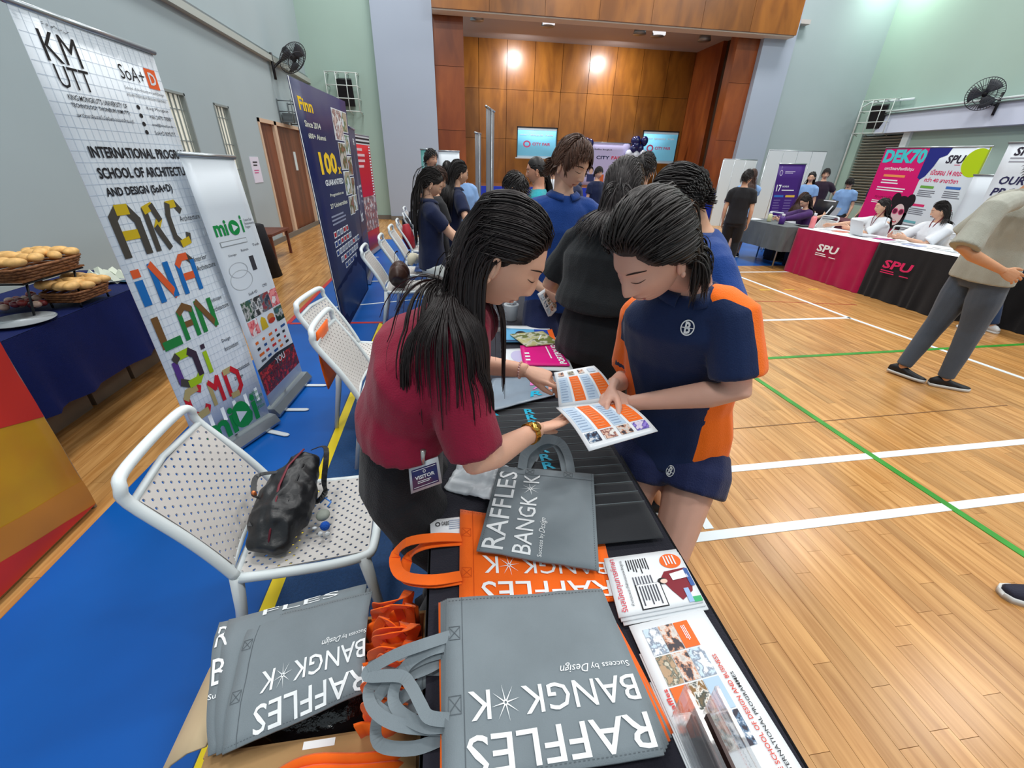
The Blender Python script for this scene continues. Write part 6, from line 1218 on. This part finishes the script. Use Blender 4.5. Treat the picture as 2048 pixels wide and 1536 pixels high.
# ------------------------------------------------------------------ everybody
MAR = cloth('maroon_knit', (138, 20, 52), .85, .05, .3, 260); BKT = cloth('black_trouser', (26, 27, 31), .8, .05); NVS = cloth('navy_shorts', (24, 34, 74), .7); RBL = cloth('royal_polo', (20, 62, 134), .75); BKS = cloth('black_knit', (30, 33, 36), .8); DN = cloth('dark_navy_polo', (20, 30, 62), .8)
S_ = dict
# woman in maroon
P1 = person('woman in a maroon short-sleeved top with a visitor badge, pointing at the open booklet', -.20, 1.0, .02, H=1.62, fem=1, fine=2, skinc=(222, 172, 146), width=1.10,
    J=S_(pelvis=PY(800, 925, 1.0), waist=PY(812, 830, .985), chest=PY(842, 725, .96), neck=PY(915, 622, .93), head=PY(1005, 512, .90), shR=PY(893, 700, .835), shL=PY(950, 640, 1.06), footL=(-.12, 1.10, 0), footR=(-.17, .92, 0)),
    top=('tee', MAR), bottom=('pants', BKT), headyaw=-.22, headpitch=.55, hl=P(1050, 741, 1.05), hr=P(1076, 858, .968), elR=(-.1, -.5, -1), elL=(-.3, .6, -.6),
    hair=('long', hairmat((34, 26, 26), 'dark_brown_hair')), hstyle=S_(n=3400, width=.0030, segs=18, length=lambda d: .40 if d.y < .2 else .44, comb=lambda d: V((d.x*.3, -1.0, -.3)), g=.6, part=.05, puff=.008, vol=.007, mess=.03, low=-.6, hold=.008, spread=.028),
    lids=.85, eyes=False, sleeve=.86, nose=.9, hem_up=1.25,
    handkw=S_(R=S_(d=P(1152, 836, .95)-P(1076, 858, .968), n=(.15, -.35, -.9), thumb_to=(-.2, 1, .3), curl=(.2, .15, .2, .25, .3), spread=.14, thumb=(.35, -.55)),
              L=S_(d=P(1160, 776, 1.02)-P(1050, 741, 1.05), n=(.05, -.25, .95), thumb_to=(.1, -1, -.1), curl=(.2, .06, .75, .95, 1.1), spread=.05, thumb=(.30, .35))), wr_amp=.005)
# student in navy and orange
ORG = None
def shirt_mat():
    m = cloth('navy_polo', (18, 38, 78), .7, .05, .25, 300); nt = m.node_tree; N = nt.nodes; L = nt.links; b = N['Principled BSDF']; at = N.new('ShaderNodeAttribute'); at.attribute_name = 'panel'; mt = N.new('ShaderNodeMath'); mt.operation = 'GREATER_THAN'; mt.inputs[1].default_value = .5
    mx = N.new('ShaderNodeMix'); mx.data_type = 'RGBA'; src = b.inputs['Base Color'].links[0].from_socket; L.new(at.outputs['Fac'], mt.inputs[0]); L.new(mt.outputs[0], mx.inputs[0]); L.new(src, mx.inputs[6]); mx.inputs[7].default_value = (*rgb(250, 112, 8), 1); L.new(mx.outputs[2], b.inputs['Base Color']); return m
NPO = shirt_mat()
P2 = person('student in a navy polo with orange side panels holding the open booklet', .72, 1.06, math.atan2(-.83, -.56), H=1.64, fine=2, skinc=(216, 168, 148),
    J=S_(pelvis=PY(1350, 868, 1.09), waist=PY(1354, 800, 1.09), chest=PY(1370, 690, 1.07), neck=PY(1378, 585, 1.01), head=PY(1302, 508, .93), shL=PY(1462, 622, .93), shR=PY(1285, 625, 1.16), elL=PY(1476, 782, .86), footL=(.76, 1.0, 0), footR=(.70, 1.2, 0)),
    top=('polo', NPO), bottom=('shorts', NVS), headyaw=-.55, headpitch=.62, headroll=0, hl=P(1262, 806, 1.00), hr=P(1222, 775, 1.02), elL=(.7, -.3, -.7), elR=(.3, .5, -.8), hair=('long', HD),
    hstyle=S_(n=3400, width=.0034, segs=13, hold=-.01, length=lambda d: .19 if d.y > .2 else .17 if d.z > 0 else .11, comb=lambda d: V((d.x*.2+.10, -.9, -.2)), g=.5, part=None, puff=.016, vol=.017, mess=.04, wave=.08, wf=.8, cut=-.03), lids=.95, eyes=False, sleeve=.80, short=.26,
    handkw=S_(L=S_(d=P(1205, 800, 1.0)-P(1262, 806, 1.0), n=(.1, -.45, .9), thumb_to=(-.2, 1, .4), curl=(.15, .3, .4, .5, .55), thumb=(.45, .05)), R=S_(d=(-.5, -.6, -.35), n=(.4, .5, .3), curl=(.3, .4, .5, .5, .6))), wr_amp=.0045)
me = P2['shirt'].data; at = me.attributes.new('panel', 'FLOAT', 'POINT'); off = V(P2['T'].location)
sL, eL, sR, eR, nb_, pl_ = P2['sh']['L'], P2['el']['L'], P2['sh']['R'], P2['el']['R'], P2['nb'], P2['pel']; r2 = P2['r2']; fw = P2['f']
vals = []
for v in me.vertices:
    p = v.co+off; val = 0
    for S, E, sg in ((sL, eL, -1), (sR, eR, 1)):
        out = (r2*sg); d = E-S; t = (p-S).dot(d)/d.length_squared; q = p-(S+d*max(-.3, min(1.2, t))); l = q.length or 1e-6
        side = (q/l).dot((out*.9-fw*.25).normalized())
        if t > -.35 and (p-S-out*.02).dot(out) > -.075 and (t > .02 or (p-nb_).dot(out) > .055): 
            w = (.046-abs(((p-S) if t < 0 else q).dot(fw)-.001))*22+.5 if (t < 0 or q.dot(out) > 0) else 0
            val = max(val, w if p.z > nb_.z-.36 else 0)
        a = (p-pl_)-V((0, 0, (p-pl_).z)); c = a.dot((out*.82+fw*(.57 if sg < 0 else 0)).normalized())/max(a.length, 1e-6); hgt = (p.z-pl_.z)/.36
        if t < .6 and l > .045 or p.z < S.z-.20:
            val = max(val, (c-((.86 if sg < 0 else .8)+.15*max(0, hgt)**2.0))*8+.5) if p.z < S.z-.09 and abs(a.dot(out)) > .07 else val
    vals.append(val)
at.data.foreach_set('value', vals)
# emblems
def emblem(T, c, ax, ay, r, label):
    c = V(c); ax = V(ax).normalized(); ay = V(ay).normalized(); n = ax.cross(ay); f = lambda u, v, o=0: c+ax*(u*r)+ay*(v*r)+n*(.0008*o); p = Print(f); p.disc(0, 0, .8, 1, WHITE, 1, 28, hole=.84); p.text('B', -.32, -.75, .36, .75, WHITE, .03); p.line(-.7, .0, .7, .0, .1, WHITE, 2); p.build(T, 'emblem', label)
def place_emblem(obj, T, px, py, r, label, up=(0, 0, 1)):
    o = V((0, 0, HC)); d = _ray(px, py).normalized(); inv = V(T.location); ok, loc, nn, _ = obj.ray_cast(o-inv, d)
    if ok:
        ax = V(up).cross(nn); ax.normalize(); ay = nn.cross(ax); emblem(T, loc+inv+nn*.003-V((0, 0, 0)), ax, ay, r, label)
def emblem_local(T): pass
def person_extra():
    bpy.context.view_layer.update(); T2 = P2['T']
    for ch in T2.children:
        if ch.name.startswith('shirt'): place_emblem(ch, T2, 1375, 655, .021, 'white round emblem on the chest')
        if ch.name.startswith('shorts'): place_emblem(ch, T2, 1342, 942, .020, 'white round emblem on the shorts')
person_extra()
# watch and bracelet, badge
w0 = P1['wr']['R']; d0 = (P1['wr']['R']-P1['el']['R']).normalized(); c = w0-d0*.035; x_ = d0.orthogonal().normalized(); y_ = d0.cross(x_); GOLD = mat('gold', (214, 168, 80), .25, metal=1)
for k in range(22):
    a = 2*PI*k/22; rr_ = x_*math.cos(a)+y_*math.sin(a); MB().box(c+rr_*.0285, (.0075, .016, .004), GOLD, Matrix((rr_.cross(d0), d0, rr_)).transposed()).build('watch_link', None, P1['T'])
fc = (V((0, -.6, .8))-d0*V((0, -.6, .8)).dot(d0)).normalized(); MB().tube([c+fc*.029, c+fc*.036], .014, 20, GOLD).build('watch_case', None, P1['T'])
w1 = P1['wr']['L']; d1 = (w1-P1['el']['L']).normalized(); x_ = d1.orthogonal().normalized(); y_ = d1.cross(x_)
for k in range(20): a = 2*PI*k/20; MB().ball(w1-d1*.015+(x_*math.cos(a)+y_*math.sin(a))*.0255, .0036, mat('pink_bead', (226, 180, 170), .3, .6), 8, 6).build('bracelet_bead', None, P1['T'])
bd = [P(820, 990, .70), P(880, 968, .72), P(818, 936, .745), P(878, 914, .765)]; yb = .80
bd = [PY(822, 988, yb), PY(884, 966, yb), PY(817, 934, yb), PY(876, 914, yb)]
f = quadmap(*bd, .0008); T = thing('name_badge', 'clear visitor badge clipped at the hem of the maroon top', 'badge', bd[0].lerp(bd[3], .5)); MB().grid(lambda u, v: f(u, v), 2, 2, mat('badge_sleeve', (206, 212, 218), .2, .6), thick=.003).build('sleeve', None, T)
p = Print(f); p.rect(.08, .10, .92, .84, photo('badge_print', [(34, 48, 96), (40, 58, 110), (52, 52, 100), (90, 60, 90)], 14), 1); p.text('VISITOR', .18, .44, .82, .58, WHITE, .03, 2); p.rect(.12, .78, .88, .80, WHITE, 2); p.rect(.12, .16, .88, .18, WHITE, 2); p.lines(.25, .26, .75, .38, 2, WHITE, 2); p.disc(.5, .69, .05, .06, WHITE, 2, 12, hole=.6); p.build(T)
MB().tube([f(.5, .95, 2), f(.5, 1.15, 2), f(.55, 1.4, 0)], [.004, .005, .007], 8, mat('clip_steel', (190, 190, 186), .3, metal=.8)).build('clip', None, T)
# open booklet in their hands
K0 = [P(1100, 812, .985), P(1245, 800, 1.0), P(1180, 901, .965), P(1318, 860, .985)]; U0 = [P(1112, 742, 1.05), P(1185, 731, 1.06), P(1112, 815, .985), P(1240, 800, 1.0)]
def page(a, b, c, d, bow):
    a, b, c, d = V(a), V(b), V(c), V(d)
    return lambda u, v, o=0: ((a*(1-u)+b*u)*v+(c*(1-u)+d*u)*(1-v))+V((0, 0, bow*math.sin(PI*v)+.0008*o))
bk = thing('booklet', 'open booklet with orange text boxes and small photos, held by both', 'booklet', (V(K0[0])+V(K0[1]))/2-V((0, 0, .01)))
far = page(P(1108, 745, 1.055), P(1188, 731, 1.065), P(1118, 815, .990), P(1238, 799, 1.0), .012); nr_ = page(P(1112, 815, .990), P(1240, 800, 1.0), P(1178, 902, .965), P(1316, 862, .985), .012)
for k, fn in enumerate((far, nr_)):
    MB().grid(lambda u, v: fn(u, v), 10, 12, GLT, thick=.0025).build('page', None, bk, 'page lying towards the reader' if k else 'page lifted away from the reader'); p = Print(fn)
    OB = flat((244, 112, 36)); LB = flat((186, 206, 226))
    for j, (u0, u1, m_) in enumerate(((.05, .24, LB), (.28, .47, OB), (.51, .70, LB), (.74, .95, OB))):
        v0, v1 = (.30, .93) if k else (.08, .72); p.rect(u0, v0, u1, v1, m_, 1, 8)
        for t in range(9): p.rect(u0+.02, v0+.04+(v1-v0-.08)*t/9, u1-.02-.05*random.random(), v0+.055+(v1-v0-.08)*t/9, flat((236, 150, 100)) if m_ is OB else flat((150, 172, 200)), 2)
        if k: p.rect(u0+.01, .10, u1, .27, (PH[3], photo('picture_group', [(190, 90, 70), (226, 190, 170), (120, 40, 40), (230, 226, 220)], 60), PH[1], photo('picture_violet', [(104, 76, 190), (226, 214, 230), (80, 60, 160), (150, 130, 210)], 60))[j], 2, 3)
        else: p.rect(u0+.02, .78, u1-.04, .92, (PH[1], PH[2], PH[1], flat((200, 210, 224)))[j], 2, 3)
    p.build(bk)
# woman in black seen from behind
def bg_(label, x, y, yaw, **k): return person(label, x, y, yaw, **k)
P3 = bg_('woman in a black top and wide black trousers seen from behind, long greying hair', .675, 1.86, .75, H=1.65, fem=1, fine=1, lean=.26, top=('loose', BKS), bottom=('wide', cloth('black_pleats', (28, 30, 34), .8)), hair=('long', HG), width=1.12, headpitch=.5, headyaw=.25, hl=(.72, 2.22, 1.0), hr=(.98, 2.02, .95), sleeve=.8, hem_up=1.45, hstyle=S_(n=2000, width=.0036, length=lambda d: .30, mess=.04, segs=13, g=.5))
P4 = bg_('tall student with tousled brown hair in a royal blue polo, looking down', .635, 2.45, -1.5, H=1.73, fine=2, top=('polo', RBL), bottom=('shorts', NVS), skinc=(220, 176, 150), hair=('short', hairmat((78, 50, 36), 'chestnut_hair')), headpitch=.42, headyaw=.55, hr=(.53, 2.33, .98), hl=(.85, 2.35, 1.0), elR=(-1, .3, -.2), sleeve=.9, lids=.9, eyes=False, turn=.1,
    hstyle=S_(n=2200, width=.0032, segs=8, length=lambda d: (.05 if d.y > .3 else .075) if d.z > .1 else .05, comb=lambda d: V((d.x*1.2+.25, .45 if d.y > .1 else -.25, -.3)), g=.18, puff=.008, vol=.012, mess=.12, wave=.10), handkw=S_(R=S_(curl=(.5, .7, .8, .9, 1.0))))
c_ = [PY(1118, 636, 2.32), PY(1075, 588, 2.32), PY(1100, 555, 2.32), PY(1108, 620, 2.32)]
q = [PY(1098, 637, 2.30), PY(1118, 615, 2.32), PY(1075, 588, 2.28), PY(1098, 572, 2.32)]; sheet('leaflet', 'leaflet of small pictures hanging from the tall student\'s hand', q, lambda p: [p.rect(.08+.3*(i % 3), .1+.28*(i//3), .34+.3*(i % 3), .34+.28*(i//3), PH[i % 6]) for i in range(9)], z=.002)
P5 = bg_('student with black undercut hair and thin glasses in a royal blue polo', 1.075, 1.60, 2.80, H=1.63, fine=2, top=('polo', RBL), bottom=('shorts', NVS), skinc=(212, 162, 130), hair=('short', HB), headpitch=.55, headyaw=.15, hl=(.98, 1.45, .92), hr=(1.0, 1.72, .9), elL=(.1, -.5, -1), sleeve=.9, lids=.9, eyes=False, lean=.2, neckf=.35,
    hstyle=S_(n=2200, width=.0032, segs=6, fade=1, low=-.42, length=lambda d: .055 if d.z > .42 else .012, comb=lambda d: V((d.x*.3, .7, .25)), g=.06, puff=.016, vol=.012, mess=.12))
M5 = P5['M']; s5 = P5['s']; gl = MB()
for sx in (-1, 1):
    gl.tube([M5 @ (V((sx*.031+.021*math.cos(2*PI*k/20), .098, .0+.017*math.sin(2*PI*k/20)))*s5) for k in range(20)], .0010, 5, closed=True); gl.tube([M5 @ (V((sx*.052, .096, .004))*s5), M5 @ (V((sx*.074, .05, .006))*s5), M5 @ (V((sx*.079, -.01, .0))*s5)], .0010, 5)
gl.tube([M5 @ (V((-.01, .102, .003))*s5), M5 @ (V((.01, .102, .003))*s5)], .001, 5); gl.build('glasses', mat('gold_wire', (170, 130, 80), .3, metal=.9), label='thin wire glasses of the student with the undercut', cat='glasses')
for ch in P5['T'].children:
    if ch.name.startswith('shirt'):
        bpy.context.view_layer.update(); o = V((0, 0, HC))-V(P5['T'].location); ok, loc, nn, _ = ch.ray_cast(o, _ray(1470, 425).normalized())
        if ok:
            ax = V((0, 0, 1)).cross(nn).normalized(); ay = nn.cross(ax); c = loc+V(P5['T'].location)+nn*.008; p = Print(lambda u, v, o=0: c+ax*(.05*(u-.5))+ay*(.05*(v-.5))+nn*.0008*o); p.text('SM', 0, 0, 1, 1, WHITE, .04); p.build(P5['T'], 'lettering')
B = dict(fine=0)
WHT = cloth('white_trouser', (200, 206, 204), .8); LBL = cloth('light_blue_shirt', (130, 166, 214), .75); TEAL = cloth('teal_polo', (24, 150, 162), .75); WSH = cloth('white_shirt', (222, 226, 232), .75); BLKP = cloth('black_polo', (28, 28, 32), .8); JE = cloth('blue_jeans', (40, 62, 98), .8); PUR = cloth('purple_jacket', (66, 36, 92), .8)
bg_('girl with long dark hair in a navy polo and white trousers by the brown handbags', -.16, 3.95, .1, H=1.55, fem=1, top=('polo', DN), bottom=('pants', WHT), hair=('long', HD), headpitch=.5, hr=(.22, 3.9, .86), hl=(.2, 4.05, .9), hstyle=S_(length=lambda d: .52, n=700, width=.005, g=.5))
bg_('person with curly reddish-brown hair behind the girl in white trousers', -.12, 4.42, .3, H=1.56, fem=1, top=('tee', BLKP), bottom=('pants', BKT), hair=('short', HBR), headpitch=.3, hr=(.2, 4.3, .95))
bg_('girl in a navy polo leaning over the far table with her arm stretched out', .0, 4.85, .35, H=1.62, fem=1, lean=.25, top=('polo', DN), bottom=('pants', BKT), hair=('long', HB), headpitch=.15, hr=(.42, 4.6, 1.15), hl=(.3, 5.0, .95), elR=(0, -.6, -.8), hstyle=S_(length=lambda d: .5, n=600, width=.005, g=.5))
bg_('bearded man in a black shirt standing before the lilac pier', -.22, 7.0, -1.0, H=1.74, top=('tee', BLKP), bottom=('pants', BKT), hair=('short', HB), headpitch=0, skinc=(204, 154, 128), beard=True, headyaw=.2)
bg_('boy in a light blue shirt behind the girls at the far table', .42, 7.9, 2.2, H=1.64, top=('tee', LBL), bottom=('pants', BKT), hair=('short', HB), headpitch=.2, sleeve=.7) if 0 else bg_('boy in a light blue shirt behind the girls at the far table', .22, 6.6, 1.9, H=1.60, top=('loose', LBL), bottom=('pants', BKT), hair=('short', HB), headpitch=.2)
bg_('dark-haired person farther back near the white upright banner', .02, 7.9, 1.4, H=1.60, top=('tee', BLKP), bottom=('pants', BKT), hair=('short', HB))
bg_('man with thinning hair in a teal polo, facing left', .88, 4.35, 2.9, H=1.66, top=('tee', TEAL), bottom=('pants', BKT), hair=('bald', HB), headpitch=.15, skinc=(206, 150, 124), hl=(.55, 4.2, 1.0), hr=(.55, 4.5, 1.0), sleeve=.95)
bg_('person with short black hair just above the maroon woman\'s head', .55, 3.45, 2.6, H=1.54, top=('tee', DN), bottom=('pants', BKT), hair=('short', HB), headpitch=.3, hl=(.42, 3.4, 1.0))
bg_('woman with glasses behind the man in teal, looking down', 1.05, 5.0, 3.4, H=1.58, fem=1, top=('tee', BLKP), bottom=('pants', BKT), hair=('longfront', HB), headpitch=.4, hr=(.85, 4.8, 1.05), hl=(.95, 4.7, 1.05))
bg_('boy in a white shirt below the left projection screen', 2.05, 8.8, .8, H=1.62, top=('tee', WSH), bottom=('pants', BKT), hair=('short', HB)); bg_('boy in a navy polo beside the white-shirted boy under the left screen', 2.45, 9.2, -.2, H=1.66, top=('polo', RBL), bottom=('pants', BKT), hair=('short', HB), headyaw=-.5)
bg_('woman with tied black hair and glasses in navy, left of the brown-haired student', 1.72, 6.0, 3.0, H=1.64, fem=1, top=('polo', DN), bottom=('pants', BKT), hair=('bun', HB), headpitch=.1)
bg_('dark-haired person seen from behind between the two front students', 1.72, 3.9, 1.2, H=1.70, top=('polo', RBL), bottom=('pants', BKT), hair=('short', HB), headyaw=-.5)
for k, (x, y, yw) in enumerate(((3.15, 9.4, -1.2), (3.6, 9.0, 2.0), (2.9, 10.2, .2), (4.1, 10.6, -2), (5.3, 9.6, 1.2), (5.75, 9.9, 2.5), (5.1, 8.6, 2.2))):
    bg_(['person with dark hair in front of the lilac backdrop, left one', 'person with dark hair in front of the lilac backdrop, right one', 'person in navy under the lilac backdrop farther back', 'person in navy near the black banner', 'person in black between the right screen and the undercut student', 'person in royal blue near the right stage column', 'dark-haired person next to the undercut student\'s neck'][k], x, y, yw, H=1.58+.03*(k % 3), fem=k % 2, top=('tee', (DN, RBL, DN, RBL, BLKP, RBL, BLKP)[k]), bottom=('pants', BKT), hair=('short' if k % 2 == 0 else 'longfront', HB))
bg_('student in a black polo with an orange stripe beside the girl in light blue', 5.1, 7.3, .9, H=1.60, top=('tee', BLKP), bottom=('pants', BKT), hair=('short', HB), headyaw=-.6)
bg_('girl with long brown hair in a light blue shirt and black shorts seen from behind', 5.95, 8.35, .9, H=1.62, fem=1, top=('loose', LBL), bottom=('shorts', BKT), hair=('long', HBR), headpitch=.3, hl=(5.8, 8.8, 1.05), hr=(6.3, 8.7, 1.05), hstyle=S_(n=600, width=.006, length=lambda d: .40))
bg_('seated woman in a purple jacket looking down at the grey table', 7.05, 7.9, PI, H=1.58, sit=.48, fem=1, lean=.25, top=('tee', PUR), bottom=('pants', BKT), hair=('longfront', HD), headpitch=.5, hl=(6.45, 7.8, .80), hr=(6.45, 8.0, .80), sleeve=1.8)
bg_('seated woman with long brown hair in a white blouse, at the laptop', 7.35, 8.6, .1, H=1.58, sit=.48, fem=1, lean=.2, top=('loose', WSH), bottom=('pants', BKT), hair=('long', HBR), headpitch=.2, hr=(7.85, 8.4, .82), hl=(7.85, 8.8, .82), sleeve=.8)
bg_('man in a dark shirt standing with hands on hips behind the booths', 9.4, 10.4, -2.2, H=1.68, top=('tee', cloth('plum_shirt', (44, 30, 46))), bottom=('pants', BKT), hair=('short', HB), hl=(9.75, 10.1, .95), hr=(9.25, 10.65, .95)); bg_('boy in a pale blue tee looking down by the black easel sign', 9.2, 9.4, -2.6, H=1.52, top=('tee', LBL), bottom=('pants', BKT), hair=('short', HB), headpitch=.6)
bg_('man in navy looking left beside the magenta board', 9.3, 8.75, 2.9, H=1.68, top=('tee', DN), bottom=('pants', BKT), hair=('short', HB)); bg_('girl in a light blue shirt half hidden behind the purple banner', 8.6, 9.9, -2.4, H=1.60, fem=1, top=('tee', LBL), bottom=('pants', BKT), hair=('longfront', HB))
bg_('seated SPU woman with long dark hair in a white shirt at the magenta table', PX(1772, 420, 7.05).x, PX(1772, 420, 7.05).y, PI, H=1.60, sit=.50, fem=1, lean=.15, top=('loose', WSH), bottom=('pants', BKT), hair=('longfront', HB), headpitch=.12, hl=(6.68, 6.5, .80), hr=(6.66, 6.95, .80), headyaw=-.3, sleeve=.9, lids=.3); bg_('seated SPU woman with shoulder-length hair in a white shirt at the black table', PX(1892, 425, 7.05).x, PX(1892, 425, 7.05).y, PI, H=1.66, sit=.50, fem=1, lean=.12, top=('loose', WSH), bottom=('pants', BKT), hair=('longfront', HB), headpitch=.3, headyaw=-.7, hl=(6.64, 5.5, .80), hr=(6.66, 5.75, .80), sleeve=.85, hstyle=S_(length=lambda d: .26, n=500), width=1.15)
for (x, y, z) in ((6.90, PX(1772, 420, 7.05).y, 1.08), (6.92, PX(1892, 425, 7.05).y, 1.10)): MB().tube([(x+.12, y-.07, z+.1), (x-.0, y-.03, z-.10), (x-.02, y, z-.24), (x-.0, y+.03, z-.10), (x+.12, y+.07, z+.1)], [(.002, .008)]*5, 6, mat('maroon_zip')).build('lanyard', None, label='dark lanyard round the neck of the %s SPU woman' % ('left' if y > 6.1 else 'right'), cat='lanyard')
# walking man and legs on the right
P9 = bg_('man in a baggy grey-beige sweatshirt and grey trousers walking along the stalls', 4.12, 2.74, -.3, H=1.76, fine=1, lean=.04, top=('loose', cloth('beige_grey_knit', (166, 166, 154), .85)), bottom=('pants', cloth('slate_trouser', (76, 86, 100), .8)), hair=('short', HB), headyaw=.0, headpitch=.1,
    J=S_(footL=(4.02, 2.86, 0), footR=(4.18, 2.62, 0), toeL=(.35, -.93, 0), toeR=(.85, -.53, 0), pelvis=(4.13, 2.72, .985), elR=PY(1925, 500, 2.50), shR=PY(1992, 412, 2.55)), hr=PY(2006, 542, 2.38), hl=(4.35, 2.95, 1.0), elR=(-1, -.3, -.2), sleeve=.95, skinc=(206, 150, 112), width=1.12)
bg_('person in dark blue jeans and white trainers half hidden behind the walking man', 6.20, 3.80, 1.6, H=1.72, top=('tee', cloth('black_tee', (24, 26, 30))), bottom=('pants', JE), hair=('short', HB), shoes=mat('white_shoe', (206, 208, 210), .5))
sh = thing('shoe', 'dark canvas shoe with a white sole entering at the right edge of the picture', 'shoe', (2.47, .78, 0)); m = MB()
prof = [(-.0, .012, .05), (.02, .036, .05), (.06, .045, .055), (.12, .046, .07), (.18, .042, .085), (.24, .036, .09), (.28, .03, .085)]
for (mm, z0, z1, ex, nm) in ((mat('sole_white', (205, 205, 202)), 0, .028, .004, 'sole'), (mat('canvas_navy', (38, 38, 54), .8, bump=.3, bscale=200), .024, None, 0, 'upper')):
    d = V((.93, -.36, 0)); xs = V((d.y, -d.x, 0)); o = V((2.33, .86, 0)); vs = []
    for (t, w_, h_) in prof:
        h1 = z1 or h_; w2 = w_+ex; c = o+d*(t-(.006 if ex else 0)); vs += [c-xs*w2+V((0, 0, z0)), c-xs*w2*(1 if z1 else .8)+V((0, 0, h1*(1 if z1 else .8))), c-xs*w2*(1 if z1 else .35)+V((0, 0, h1)), c+xs*w2*(1 if z1 else .35)+V((0, 0, h1)), c+xs*w2*(1 if z1 else .8)+V((0, 0, h1*(1 if z1 else .8))), c+xs*w2+V((0, 0, z0))]
    n = len(prof); MB().add(vs, [(i*6+j, i*6+(j+1) % 6, (i+1)*6+(j+1) % 6, (i+1)*6+j) for i in range(n-1) for j in range(6)]+[tuple(range(5, -1, -1)), tuple(range((n-1)*6, n*6))], mm).build(nm, None, sh)
